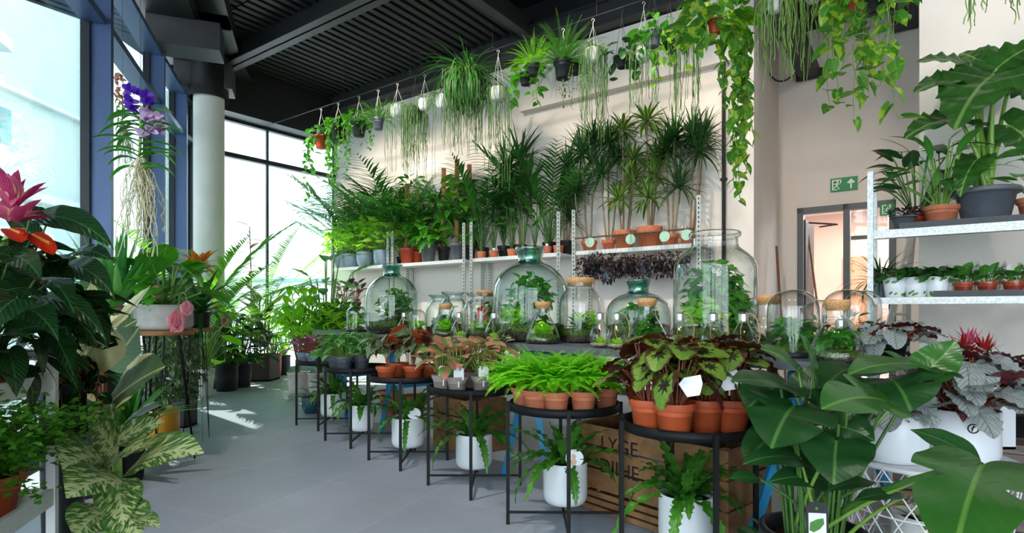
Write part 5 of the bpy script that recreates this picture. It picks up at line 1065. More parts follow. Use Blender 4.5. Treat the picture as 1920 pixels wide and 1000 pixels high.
rhip(1525, 4, -24, 'pale string cactus with long strands beside the black service box', 175, 241, 'white', 4.5, 50, 'rhipl', None, .004)
pothos(1607, 22, -10, 'golden pothos in a red pot trailing in front of the doorway wall', 205, 242, 'red', 'pothos', 4.2, 12, .10, 26, None, spread=.20)
t = pothos(1672, 20, -5, 'bushy green plant hanging beside the right wall corner', 60, 244, 'darkpot', 'mid', 4.25, 6, .06, 90, None, spread=.16)
pothos(1640, 25, 0, 'golden pothos vine reaching down towards the shelf plants', 245, 246, 'darkpot', 'pothos', 3.9, 5, .10, 12, None, spread=.10)
rhip(1862, -12, -50, 'pale string cactus at the top right above the alocasia', 85, 248, 'white', 3.4, 40, 'rhipl', None, .0035)
t2 = thing('hanging_rail', 'second black rail above the doorway side carrying the pale string cactus', 'rail', (0, 0, 0)); mb = MB(); tubes(mb, np.array([AC(2.6, 4.4, 4.85), AC(0, 4.4, 4.85), AC(-2.0, 4.4, 4.85)]), .012, 6); obj('rod', mb, M['black'], t2)
# ---- orchids by the window
def orchid(label, px, ytop, Y, seed, petals, sc_=1.0, pale='lilac', wire_to=4.35):
    c = pt(px, ytop, Y); t = thing('hanging_orchid', label, 'orchid', c, 0, 'bare root orchids hanging by the window'); g = R(seed); s = sc_
    mb = MB(); tubes(mb, bez((0, 0, 0), (.01, 0, -.2*s), (-.02, 0, -.42*s), 8), .008*s, 6); obj('stems', mb, L['stem'], t)
    k = 22; zz = -.04*s-np.arange(k)/k*.36*s; az = np.where(np.arange(k) % 2, .1, PI-.1)+g.uniform(-.35, .35, k); mb = MB()
    leaves(mb, T_STRAP, np.stack([0*zz, 0*zz, zz], -1), az, g.uniform(.3, .8, k),   .27*s*g.uniform(.8, 1.1, k), .042*s, g.uniform(1.0, 1.6, k), .5); obj('foliage', mb, L['mid'], t)
    mb = MB(); n = 60; a = g.uniform(0, 2*PI, n); m = 10; tt = np.linspace(0, 1, m); ln = g.uniform(.25, .62, n)*s
    P = np.stack([np.cos(a)[:, None]*.07*s*np.sin(tt*2)+np.cumsum(g.normal(0, .012, (n, m)), 1), np.sin(a)[:, None]*.07*s*np.sin(tt*2)+np.cumsum(g.normal(0, .012, (n, m)), 1), -.30*s-tt*ln[:, None]], -1); tubes(mb, P, .0028*s, 4); obj('aerial_roots', mb, M['root'], t)
    for q, (pc, ox, oz) in enumerate(petals):
        mb = MB(); ctr = np.array([ox, -.05, oz])*s
        for f in range(9):
            fc = ctr+g.normal(0, .035*s, 3); aa = g.uniform(-2.6, -.6); leaves(mb, T_ROUND, np.tile(fc, (5, 1)), np.arange(5)*2*PI/5+aa, np.array([.5, .2, -.2, -.3, .3])+g.uniform(-.4, .4, 5), .042*s, .038*s, .2, .1, 1.0)
        fl = obj('flowers', mb, L[pc], t)
    mb = MB(); tubes(mb, np.array([(0, 0, 0), (0, 0, (wire_to-c[2])/2), (0, 0, wire_to-c[2])]), .0015, 4); obj('hanging_wire', mb, M['wire'], t)
    return t
orchid('hanging bare rooted orchid with violet and lilac flowers, nearest of the two by the window', 263, 205, 3.5, 301, [('violet', .05, .02), ('lilac', .10, -.10)], 1.0)
orchid('hanging bare rooted orchid with peach flowers, behind the window post', 229, 180, 5.75, 302, [('peach', -.02, .15), ('peach', .0, .0)], .95)
# ---------------------------------------------------------------- right hand shelf unit
RN = 4.25
t = thing('shelving_unit', 'galvanised steel shelving unit against the right wall', 'shelf', (0, 0, 0))
aU = aof(onn(1632, RN)); aE = -3.0
for a in (aU, aE):
    for n in (RN, RN+.42): mb = MB(); box(mb, AC(a, n, 1.0), (.032, .032, 1.97 if n == RN else 2.0), dA, dC); obj('upright', mb, M['galv'], t, False)
Z1, Z2 = 1.615, 1.195
for z, dk in ((Z1, 1), (Z2, 0)):
    mb = MB(); box(mb, AC((aU+aE)/2, RN+.21, z-.012), (aU-aE-.03, .40, .012), dA, dC); sb = obj('shelf_board', mb, M['galv'], t, False)
    mb = MB(); box(mb, AC((aU+aE)/2, RN+.005, z-.03), (aU-aE-.03, .02, .05 if dk else .035), dA, dC); obj('front_rail', mb, M['galv'], t, False)
t = thing('plastic_tray', 'long black plastic tray on the upper shelf of the right hand unit', 'tray', (0, 0, 0)); mb = MB(); box(mb, AC((aU+aE)/2-.05, RN+.21, Z1+.004), (aU-aE-.2, .38, .016), dA, dC); obj('base', mb, M['shelfdark'], t, False)
mb = MB(); box(mb, AC((aU+aE)/2-.05, RN+.022, Z1+.018), (aU-aE-.2, .008, .032), dA, dC); obj('rim', mb, M['shelfdark'], t, False)
ZT = Z1+.013
t = thing('potted_alocasia', 'huge leaved alocasia in a large ribbed grey pot on the upper right shelf', 'potted plant', onn(1848, RN+.19, ZT)); z = pot(t, 'rim', .168, .205, 'greypot', seg=40)
def aimleaf(t, tm, a, b, dA_, dB_, wpx, lm, name='leaf', droop=.5, fold=.1, roll=0, wave=.0, petiole=None, pr=.004, pm='stem', wk=4.0, lab=None, wsc=1.0, face=.85, cap=1.1):
    """one large blade from base pixel a to tip pixel b at depths dA_, dB_ ; optional petiole from a local point"""
    l = np.array(t.location); A = pt(a[0], a[1], dA_)-l; B = pt(b[0], b[1], dB_)-l; v = B-A; LN = float(np.linalg.norm(v)); az = math.atan2(v[1], v[0]); e = math.asin(v[2]/LN)
    s0 = np.array([-math.sin(az), math.cos(az), 0]); nr = np.array([-math.sin(e)*math.cos(az), -math.sin(e)*math.sin(az), math.cos(e)]); w_ = A+l; tc_ = np.array([-w_[0], -w_[1], CAMH-w_[2]]); tc_ /= np.linalg.norm(tc_); tg = tc_*.8+np.array([0, 0, .6])
    rl = math.atan2(-float(s0@tg), float(nr@tg)); roll = roll+max(-cap, min(cap, rl*face if abs(rl) < 2.2 else 0))
    mb = MB(); leaves(mb, tm, A, az, e+droop/2, LN*(1+droop*droop/24), wpx*wsc/FPX*dA_, droop, fold, roll, wave, wk); o = obj(name, mb, L[lm], t, True, lab)
    if petiole is not None:
        p = np.asarray(petiole, float); md = (p+A)/2+np.array([0, 0, .12*np.linalg.norm(A-p)]); ms = MB(); tubes(ms, bez(p, md, A, 10), pr*np.linspace(1.6, .9, 10), 7); obj('petiole', ms, L[pm], o)
    return o
base = (0, 0, z)
for k, (a, b, da, db, w, dr) in enumerate((((1862, 140), (1790, 245), 3.35, 3.15, 150, .5), ((1830, 150), (1712, 175), 3.5, 3.35, 85, .5), ((1815, 120), (1718, 118), 3.6, 3.5, 60, .5), ((1868, 130), (1958, 78), 3.4, 3.3, 95, .6), ((1840, 120), (1800, 100), 3.7, 3.9, 70, .4),
        ((1800, 225), (1695, 262), 3.45, 3.3, 80, .6), ((1890, 235), (1945, 300), 3.45, 3.3, 90, .7), ((1830, 300), (1800, 370), 3.4, 3.3, 60, .6), ((1895, 150), (1975, 190), 3.6, 3.5, 90, .5), ((1880, 100), (1925, 120), 3.75, 3.9, 70, .4))):
    aimleaf(t, T_ALOC, a, b, da, db, w, 'aloc', 'leaf', dr, .12, 0, .08, (.03*math.cos(k*2.4), .03*math.sin(k*2.4), z), .010)
t = thing('potted_peace_lily', 'green lily like plant in a terracotta pot left of the big grey pot', 'potted plant', onn(1765, RN+.17, ZT)); z = pot(t, 'nursery', .10, .125, 'terra2'); bush(t, z, 26, .20, .42, T_LANCE, .24, .05, 'mid', 'stem', (-.5, 1.0), seed=310, sr=.005, hmin=.3)
t = thing('potted_arrow_leaf_plant', 'dark arrow leaved plant on long stems between the shelf post and terracotta pot', 'potted plant', onn(1718, RN+.27, ZT)); z = pot(t, 'nursery', .07, .11, 'red'); bush(t, z, 18, .24, .42, T_ARROW, .17, .11, 'dark', 'stemd', (-.6, .3), seed=311, sr=.005, hmin=.35)
t = thing('potted_succulents', 'dark purple succulents in a low grey pot at the left end of the upper shelf', 'potted plant', onn(1695, RN+.10, ZT)); z = pot(t, 'rim', .075, .072, 'greypot'); many_leaves(t, 160, (0, 0, z+.02), .085, .035, .014, 'purple', T_OVATE1, 312, .5, (0, 1.2), z0=z)
t = thing('potted_red_plant', 'edge of a terracotta pot at the far right of the upper shelf', 'potted plant', onn(1945, RN+.2, ZT)); z = pot(t, 'nursery', .10, .13, 'terra2'); bush(t, z, 12, .15, .3, T_ARROW, .14, .1, 'mid', seed=313)
# white printed cups
for i, px in enumerate((1678, 1717, 1757)):
    t = thing('potted_pilea', 'small green plant in a white leaf printed pot, %s of three on the lower shelf' % ('left', 'middle', 'right')[i], 'potted plant', onn(px, RN+.12, Z2-.004), 0, 'white printed pots on the lower shelf'); z = pot(t, 'cup', .068, .125, 'white')
    bush(t, z, 36, .10, .07, T_ROUND, .06, .052, 'dark', 'stemd', (-.6, .4), seed=320+i, sr=.002)
    mb = MB(); g = R(i)
    for k in range(16):
        th = g.uniform(-2.9, -.3); zz = g.choice([g.uniform(.01, .035), g.uniform(.095, .118)]); r = .0505+.0175*zz/.125+.0012; w = .011
        c = np.array([r*math.cos(th), r*math.sin(th), zz]); s = np.array([-math.sin(th), math.cos(th), 0]); n_ = np.array([math.cos(th), math.sin(th), -.14])
        prism(mb, [(w*math.cos(q)*1.1, w*.6*math.sin(q)) for q in np.linspace(0, 2*PI, 8, endpoint=False)], 0, .0006, lambda x, y, q2: c+s*(x*.8-y*.6)+np.array([0, 0, x*.6+y*.8])+n_*q2)
    obj('leaf_print', mb, L['mid'], t, False)
for i, px in enumerate((1806, 1851, 1900, 1945)):
    t = thing('wrapped_potted_plant', 'green plant in clear cellophane and terracotta pot, %s on the black tray' % ('leftmost', 'second', 'third', 'rightmost')[i], 'potted plant', onn(px, RN+.14, Z2+.012), 0, 'cellophane wrapped plants on the lower shelf'); z = pot(t, 'nursery', .055, .07, 'red', seg=20)
    bush(t, z, 16, .06, .06, T_OVATE, .085, .06, 'mid', 'stem', (0, 1.0), seed=330+i, sr=.003)
    mb = MB(); g = R(i+5); K = 20; th = np.arange(K)*2*PI/K; rr = [.056, .062, .075, .088]; zz = [.01, .07, .12, .175]; V = [((r+g.uniform(-.008, .008)*(j > 1))*math.cos(a), (r+g.uniform(-.008, .008)*(j > 1))*math.sin(a), zq+g.uniform(-.02, .02)*(j == 3)) for j, (r, zq) in enumerate(zip(rr, zz)) for a in th]
    mb.add(V, [(j*K+k, j*K+(k+1) % K, (j+1)*K+(k+1) % K, (j+1)*K+k) for j in range(3) for k in range(K)]); obj('cellophane', mb, M['glass'], t, False)
t = thing('plant_tray', 'shallow black tray holding the cellophane wrapped plants', 'tray', onn(1872, RN+.14, Z2-.004)); mb = MB(); box(mb, (0, 0, .007), (.62, .17, .012), dA, dC); obj('base', mb, M['shelfdark'], t, False)
mb = MB(); box(mb, -dC*.085+np.array([0, 0, .018]), (.62, .006, .036), dA, dC); obj('rim', mb, M['shelfdark'], t, False)
t = thing('potted_spider_plant', 'dark narrow leaved spider plant at the left end of the lower shelf', 'potted plant', onn(1650, RN+.33, Z2-.004)); z = pot(t, 'nursery', .06, .10, 'bluepot'); mb = MB(); straps(mb, (0, 0, z), 46, .30, .014, R(340), T_STRAP, (.2, 1.45), (1.0, 2.2), .3); obj('foliage', mb, L['dark'], t)
# ladder and broom in the recess
t = thing('step_ladder', 'aluminium step ladder standing in front of the doorway recess', 'ladder', pt(1693, 640, 5.3)*np.array([1, 1, 0])); al = plain('brushed_aluminium', '#c9c9c6', .35, .6, .05, 12)
for k, (a, b) in enumerate((((1712, 430), (1640, 720)), ((1706, 430), (1697, 740)), ((1712, 430), (1684, 720)))):
    l = np.array(t.location); A, B = pt(a[0], a[1], 5.3)-l, pt(b[0], b[1], 5.3)-l; v = (B-A); v = v/v[2]*(-A[2]+.0); mb = MB(); bar(mb, A, A+v+dC*(.0, .1, .5)[k]*1.0, .05, .025); obj('leg', mb, al, t, False)
for k in range(5):
    l = np.array(t.location); f = .2+.15*k; A = (pt(1712-72*f*1.1, 430+290*f*1.1, 5.3)-l); B = (pt(1706-8*f, 430+310*f, 5.3)-l); B[2] = A[2]; mb = MB(); bar(mb, A, B, .06, .025); obj('step', mb, al, t, False)
t = thing('broom', 'brown wooden broom handle leaning in the corner left of the doorway', 'broom', onn(1474, 8.2, 0)); a = pt(1456, 462, onn(1456, 8.45)[1])-np.array(t.location); mb = MB(); tubes(mb, np.array([(0, 0, .1), a*.5, a]), .017, 8); obj('handle', mb, plain('dark_varnished_wood', '#6b3f25', .5, 0, .1, 10), t); mb = MB(); box(mb, (0, 0, .07), (.35, .08, .12)); obj('brush', mb, M['darkpot'], t, False)
t = thing('wooden_pole', 'slanting wooden pole inside the open doorway', 'pole', onn(1553, dn+.3, 0)); a = pt(1513, 420, onn(1513, dn+.35)[1])-np.array(t.location); mb = MB(); tubes(mb, np.array([(0, 0, 0), a*.5, a]), .016, 8); obj('shaft', mb, M['crate'], t)
# ---------------------------------------------------------------- right foreground
WB = np.array([1.575, 2.20, 0])
t = thing('wire_basket_table', 'white wire basket side table carrying two round white pots', 'table', WB); mb = MB(); ZB = .545
lathe(mb, [(.001, ZB-.012), (.30, ZB-.012), (.305, ZB-.006), (.305, ZB+.004), (.298, ZB+.006), (.001, ZB)], 64); obj('top', mb, M['cellar'], t)
rz = lambda q: .30-.07*q
for sgn in (-1, 1):
    mb = MB(); K = 22; th = np.arange(K)*2*PI/K
    P = np.stack([np.stack([rz(q)*np.cos(th+sgn*q*1.15), rz(q)*np.sin(th+sgn*q*1.15), np.full(K, (ZB-.012)*(1-q)+.004)], -1) for q in np.linspace(0, 1, 8)], 1); tubes(mb, P, .0028, 5); obj('wire_lattice', mb, M['cellar'], t)
for q in (.33, .66, 1.0):
    mb = MB(); th = np.linspace(0, 2*PI, 49); tubes(mb, np.stack([rz(q)*np.cos(th), rz(q)*np.sin(th), 0*th+(ZB-.012)*(1-q)+.006], -1), .0032, 5); obj('wire_ring', mb, M['cellar'], t)
def begonia(label, c, r, h, pm, kind, seed, n=26, LL=.15, W=.12, H=.17, lm='rexs', rad=.2):
    t = thing('potted_silver_begonia', label, 'potted begonia', c, 0, 'silver leaved begonias'); z = pot(t, kind, r, h, pm, seg=40) if kind != 'sq' else sqpot(t, r*2, h, pm)
    bush(t, z, n, rad, H, T_BEG, LL, W, lm, 'stemr', (-.9, .3), (.2, .9), .1, .10, seed, r0=.03, hmin=.22, sr=.004)
    bush(t, z, 10, rad*.7, H*.8, T_HEART, LL*.7, W*.7, 'rexr', 'stemr', (-.8, .5), (.2, .9), .1, .10, seed+1, r0=.03, hmin=.1, sr=.004, name='young_leaves'); return t
p = np.array([(1671-960)/FPX*2.12, 2.12, ZB+.006]); tb1 = begonia('silver leaved begonia in a round white pot on the wire basket, left one', p, .115, .185, 'white', 'cyl', 401, 26, .10, .085, .13, rad=.13)
p = np.array([(1802-960)/FPX*2.13, 2.13, ZB+.006]); tb2 = begonia('silver leaved begonia in a round white pot with a round stamp, right one', p, .118, .19, 'white', 'cyl', 403, 50, .12, .10, .22, rad=.19)
c = -0.42*PI; mb = MB(); r_ = .1135; th = -PI*.62; nn_ = np.array([math.cos(th), math.sin(th), 0]); ss_ = np.array([-math.sin(th), math.cos(th), 0])
for k in range(24):
    a = 2*PI*k/24; b_ = 2*PI*(k+1)/24; f = lambda q, rr: nn_*(.1190)+ss_*rr*math.cos(q)+np.array([0, 0, .135+rr*math.sin(q)]); mb.add([f(a, .013), f(b_, .013), f(b_, .018), f(a, .018)], [(0, 1, 2, 3)])
bar(mb, nn_*.1188+np.array([0, 0, .125])-ss_*.004, nn_*.1188+np.array([0, 0, .146])+ss_*.002, .003); bar(mb, nn_*.1188+np.array([0, 0, .135])-ss_*.006, nn_*.1188+np.array([0, 0, .142])+ss_*.007, .003); obj('stamp', mb, M['black'], tb2, False)
p = np.array([(1832-960)/FPX*2.36, 2.36, ZB+.006]); begonia('silver and red begonia in a square white pot behind the stamped round pot', p, .085, .175, 'white', 'sq', 405, 36, .12, .10, .24, rad=.2)
begonia('silver and pink begonia in a dark pot at the right end of the terrarium table', onm(1668, 2.72), .07, .08, 'darkpot', 'nursery', 407, 26, .10, .085, .08, rad=.14)
t = thing('potted_small_plant', 'grey pot with a small plant inside the white wire basket', 'potted plant', WB+np.array([.02, -.02, 0])); z = pot(t, 'cyl', .13, .33, 'offwhite'); bush(t, z, 16, .12, .10, T_OVATE, .08, .04, 'pink', seed=409)
# low wooden bench with bromeliads
bn = thing('wooden_bench', 'low weathered plank bench along the right wall', 'bench', AC(-1.2, 3.85, 0))
for k in range(5): mb = MB(); box(mb, dC*(-.38+k*.19)+np.array([0, 0, .49]), (2.6, .175, .028), dA, dC); obj('plank', mb, M['pallet'], bn, False)
for k in range(4): mb = MB(); box(mb, -dC*.46+np.array([0, 0, .055+k*.118]), (2.6, .02, .105), dA, dC); obj('front_board', mb, M['pallet'], bn, False)
for k in (-1, 1): mb = MB(); box(mb, dA*k*1.22+np.array([0, 0, .236]), (.08, .8, .47), dA, dC); obj('leg', mb, M['pallet'], bn, False)
def brom(label, c, seed, fc, cc='crimson', r=.06, fl=.1):
    t = thing('potted_bromeliad', label, 'bromeliad', c, 0, 'bromeliads on the bench'); z = pot(t, 'nursery', r, .12, 'darkpot', seg=20); g = R(seed)
    mb = MB(); straps(mb, (0, 0, z), 22, .30, .035, g, T_STRAP, (.5, 1.4), (.6, 1.4), .25); obj('foliage', mb, L['mid'], t)
    mb = MB(); straps(mb, (0, 0, z+.22), 20, .10, .018, g, T_SPIKE, (.2, 1.1), (.2, .8), .2); obj('lower_bracts', mb, L[cc], t)
    mb = MB(); straps(mb, (0, 0, z+.28), 34, fl, .015, g, T_SPIKE, (-.1, 1.5), (-.2, .3), .2, .3); obj('flower', mb, L[fc], t)
    mb = MB(); lathe(mb, [(.012, z), (.012, z+.30), (.001, z+.32)], 8); obj('stems', mb, L['stem'], t); return t
bz = .506
for k, (px, py, Y, fc, cc, w) in enumerate(((1802, 655, 2.95, 'crimson', 'creamfl', 'left of the pair of red flowers'), (1844, 655, 2.85, 'crimson', 'creamfl', 'right of the pair of red flowers'), (1815, 640, 3.2, 'hotpink', 'crimson', 'behind the red pair'))):
    c = pt(px, py, Y); brom('bromeliad with spiky crimson and cream flower, '+w, (c[0], c[1], c[2]-.40), 420+k, fc, cc, .06, .105)
t = thing('black_crate', 'black plastic crate on the bench holding the bromeliads', 'crate', pt(1830, 750, 3.0)*np.array([1, 1, 0])+np.array([.05, .03, bz])); mb = MB()
zc = float(pt(0, 655, 2.95)[2]-.40-bz-.004); box(mb, (0, 0, zc/2), (.75, .42, zc), dA, dC); obj('box', mb, M['darkpot'], t, False)
for k, (px, Y, w) in enumerate(((1895, 2.75, 'front'), (1935, 2.9, 'rear'))):
    c = pt(px, 700, Y); t = thing('dark_leafy_plant', 'dark strap leaved plant at the right edge beside the bromeliads, %s one' % w, 'potted plant', (c[0], c[1], .506), 0, None); z = pot(t, 'nursery', .09, .16, 'darkpot'); mb = MB(); straps(mb, (0, 0, z), 40, .34, .05, R(430+k), T_STRAP, (.2, 1.3), (.8, 1.6), .2); obj('foliage', mb, L['deep'], t)
# ---------------------------------------------------------------- monstera
mt = thing('potted_monstera', 'large monstera with broad glossy split leaves in the right foreground', 'potted plant', np.array([(1525-960)/FPX*1.95, 1.95, 0])); z = pot(mt, 'tub', .17, .36, 'darkpot', seg=36)
ML = [((1490, 735), (1370, 716), 1.95, 1.80, 72, 'monsd', T_HRND, .5), ((1488, 762), (1446, 842), 1.85, 1.68, 122, 'monsd', T_MONR, .5), ((1462, 815), (1398, 868), 1.95, 1.85, 70, 'monsd', T_HRND, .6), ((1497, 690), (1425, 655), 2.0, 1.9, 52, 'mons', T_HRND, .4),
      ((1526, 684), (1500, 628), 2.0, 1.98, 50, 'mons', T_HRND, .3), ((1660, 752), (1540, 768), 1.75, 1.60, 98, 'mons', T_MONR, .5), ((1745, 690), (1588, 704), 1.95, 1.80, 80, 'mons', T_MONR, .5), ((1672, 712), (1708, 772), 1.90, 1.74, 118, 'monsd', T_MONR, .6),
      ((1742, 692), (1792, 638), 1.95, 1.95, 62, 'mons', T_HRND, -.3), ((1568, 828), (1563, 910), 1.72, 1.6, 100, 'monsd', T_HRND, .5), ((1568, 800), (1640, 828), 1.85, 1.75, 60, 'monsd', T_HRND, .6), ((1842, 872), (1785, 1062), 1.42, 1.16, 150, 'mons', T_MONR, .5),
      ((1840, 868), (1706, 806), 1.5, 1.62, 50, 'monsd', T_OVATE4, .5), ((1426, 900), (1368, 898), 1.9, 1.85, 26, 'monsd', T_OVATE4, .4), ((1640, 905), (1548, 922), 1.75, 1.7, 34, 'monsd', T_OVATE4, .5), ((1500, 860), (1392, 872), 1.85, 1.8, 46, 'monsd', T_HRND, .6),
      ((1520, 740), (1600, 700), 2.1, 2.1, 80, 'monsd', T_HRND, .5), ((1560, 905), (1440, 905), 1.9, 1.85, 50, 'monsd', T_HRND, .6), ((1700, 930), (1600, 940), 1.7, 1.66, 34, 'monsd', T_OVATE4, .5), ((1590, 760), (1520, 800), 2.0, 1.9, 90, 'monsd', T_HRND, .6),
      ((1470, 720), (1400, 770), 2.05, 1.95, 90, 'monsd', T_HRND, .6), ((1535, 815), (1480, 870), 2.0, 1.9, 90, 'monsd', T_HRND, .6), ((1600, 690), (1545, 730), 2.1, 2.0, 80, 'monsd', T_HRND, .6)]
for k, (a, b, da, db, w, lm, tm, dr) in enumerate(ML):
    aimleaf(mt, tm, a, b, da, db, w, lm, 'leaf', dr, .10, (.15, -.1, .2, 0)[k % 4], .03, (.07*math.cos(k*2.4), .07*math.sin(k*2.4), z), .0045 if k != 11 else .008, 'stemd' if k % 3 else 'stem', wk=2.0, wsc=1.18)
g = R(440); mb = MB(); n = 26; az = g.uniform(0, 2*PI, n); B = np.stack([.09*np.cos(az), .09*np.sin(az), np.full(n, z)], -1); T_ = B*1.6+np.stack([0*az, 0*az, g.uniform(.15, .38, n)], -1); tubes(mb, bez(B, (B+T_)/2+.02, T_, 6), .005, 6); obj('young_stems', mb, L['stemd'], mt)
c = pt(1533, 990, 1.72)-np.array(mt.location); lab, f = plant_tag(mt, c-np.array([0, 0, .035]), .062, .11, -PI/2-.15, .05, 'black', 'rect', 'black and white care tag with a green leaf picture')
mb = MB(); prism(mb, [(-.025, .004), (.025, .004), (.025, .078), (-.025, .078)], .0009, .0013, f); obj('white_panel', mb, M['card'], lab, False)
mb = MB(); prism(mb, [(x*.04-.003, y*.036+.042) for x, y in [(-.5, -.45), (-.2, -.6), (.25, -.3), (.55, .15), (.5, .6), (.05, .5), (-.45, .2)]], .0014, .0019, f); prism(mb, [(-.006, .09), (-.002, .086), (.003, .09), (.001, .096), (-.004, .096)], .001, .0015, f); obj('leaf_picture', mb, L['mid'], lab, False)
t = thing('potted_round_leaf_plant', 'small round leaved plant in a dark pot on the floor at the monstera foot', 'potted plant', np.array([(1465-960)/FPX*2.15, 2.15, 0])); z = pot(t, 'nursery', .10, .22, 'darkpot'); bush(t, z, 20, .12, .09, T_ROUND, .07, .065, 'dark', seed=450)
# ---------------------------------------------------------------- left side: white rack
dF = np.array([-.30, .954, 0]); sF = np.array([.954, .30, 0])      # along the rack; towards the aisle
TC = np.array([(98-960)/FPX*1.9, 1.9, 0])
t = thing('white_plant_rack', 'white wooden two tier plant rack in the left foreground', 'shelf', TC); ez = np.array([0, 0, 1.0])
for a in (0, -1.0):
    for s in (0, -.36): mb = MB(); box(mb, dF*a+sF*s+ez*.488, (.026, .026, .976), dF, sF); obj('post', mb, M['cellar'], t, False)
for z in (.858, .475):
    for s in (0, -.36): mb = MB(); box(mb, dF*-.5+sF*s+ez*(z+.012), (1.0, .018, .055), dF, sF); obj('side_rail', mb, M['cellar'], t, False)
    mb = MB(); box(mb, dF*-.5+sF*-.18+ez*(z-.008), (.98, .35, .012), dF, sF); obj('shelf_board', mb, M['cellar'], t, False)
    for a in (0, -1.0): mb = MB(); box(mb, dF*a+sF*-.18+ez*(z+.012), (.018, .34, .055), dF, sF); obj('end_rail', mb, M['cellar'], t, False)
mb = MB(); box(mb, sF*-.18+ez*.965, (.02, .36, .022), dF, sF); obj('top_rail', mb, M['cellar'], t, False)
def rk(a, s, z): return TC+dF*a+sF*s+ez*z
# anthurium with dark glossy leaves
at = thing('potted_anthurium', 'dark leaved red flowering anthurium in a terracotta pot on the top tier', 'potted plant', rk(-.15, -.10, .858)); z = pot(at, 'nursery', .085, .125, 'terra')
AL = [((95, 405), (215, 470), 1.75, 1.7, 62, .7), ((60, 395), (118, 415), 1.8, 1.85, 40, .5), ((150, 470), (212, 492), 1.85, 1.8, 46, .6), ((130, 500), (215, 560), 1.75, 1.65, 60, .8), ((60, 500), (-30, 470), 1.6, 1.5, 60, .6), ((60, 540), (-20, 560), 1.55, 1.45, 70, .7), ((90, 560), (200, 640), 1.7, 1.6, 52, .8),
      ((70, 520), (140, 590), 1.5, 1.35, 76, .8), ((40, 580), (110, 640), 1.5, 1.4, 66, .8), ((20, 480), (80, 530), 1.55, 1.45, 56, .7), ((100, 480), (160, 520), 1.9, 1.85, 50, .6), ((30, 560), (-30, 640), 1.4, 1.3, 70, .8), ((120, 560), (165, 640), 1.85, 1.8, 48, .8), ((60, 440), (0, 400), 1.9, 1.9, 40, .5)]
for k, (a, b, da, db, w, dr) in enumerate(AL): aimleaf(at, T_HEART2, a, b, da, db, w, 'deep', 'leaf', dr, .08, (.3, -.3, .1)[k % 3], .02, (.03*math.cos(k), .03*math.sin(k), z), .003, 'stemd')
many_leaves(at, 150, (-.0, .0, z+.15), .26, .15, .085, 'deep', T_HEART, 500, .9, (-1.0, .5), 'small_leaves', 12, z)
for k, (a, b, c_) in enumerate((((62, 440), (100, 478), 1.62), ((20, 430), (40, 455), 1.58))):
    o = aimleaf(at, T_ROUND, a, b, c_, c_-.05, 34, 'redfl', 'flower', .3, .1, 0, 0, (0, 0, z), .003, 'stemd'); l = np.array(at.location); A = pt(*a, c_)-l; B = pt((a[0]*.3+b[0]*.7)+6, (a[1]*.3+b[1]*.7)-10, c_-.03)-l; mb = MB(); tubes(mb, np.array([A, (A+B)/2, B]), .0045, 6); obj('spadix', mb, L['orange'], o)
t = thing('pink_flower_plant', 'plant with a tall pink and cream bract flower at the left edge', 'potted plant', rk(-.30, -.28, .858)); z = pot(t, 'nursery', .06, .11, 'darkpot'); l = np.array(t.location); g = R(505)
c = pt(24, 430, 1.62)-l; mb = MB(); straps(mb, c+np.array([0, 0, .02]), 9, .085, .05, g, T_OVATE, (.3, .9), (-.3, .3), .4); straps(mb, c+np.array([.0, 0, .07]), 12, .10, .045, g, T_OVATE, (.7, 1.5), (-.3, .2), .4, .3); obj('flower', mb, L['hotpink'], t)
mb = MB(); tubes(mb, bez((0, 0, z), (c[0]*.6, c[1]*.6, c[2]*.5), c, 8), .008, 7); obj('stems', mb, L['stem'], t); mb = MB(); straps(mb, (0, 0, z), 14, .3, .05, g, T_STRAP, (.6, 1.4), (.5, 1.2), .2); obj('foliage', mb, L['dark'], t)
t = thing('trailing_peperomia', 'dark round leaved trailing plant in a tall dark planter behind the white rack', 'potted plant', (*[(118-960)/FPX*2.12, 2.12], 0)); t.location.z = 0; pot(t, 'cup', .075, .93, 'darkpot'); z = .8; g = R(510)
n = 16; az = g.uniform(-1.2, 2.6, n); vines(t, np.stack([.05*np.cos(az), .05*np.sin(az), np.full(n, .93)], -1), g.uniform(.1, .42, n), T_ROUND, .05, .045, 'deep', 511, 'stemr', .03, .06, .05); many_leaves(t, 90, (0, 0, 1.02), .14, .055, .05, 'deep', T_ROUND, 512, 1.0, (-.8, .6), 'crown', 12, z)
t = thing('leafy_dark_plant', 'narrow leaved dark green plant on the top tier beside the anthurium', 'potted plant', rk(-.36, -.12, .858)); z = pot(t, 'nursery', .075, .11, 'terra'); mb = MB(); straps(mb, (0, 0, z), 60, .22, .02, R(515), T_STRAP, (.1, 1.4), (.6, 1.8), .2); obj('foliage', mb, L['dark'], t)
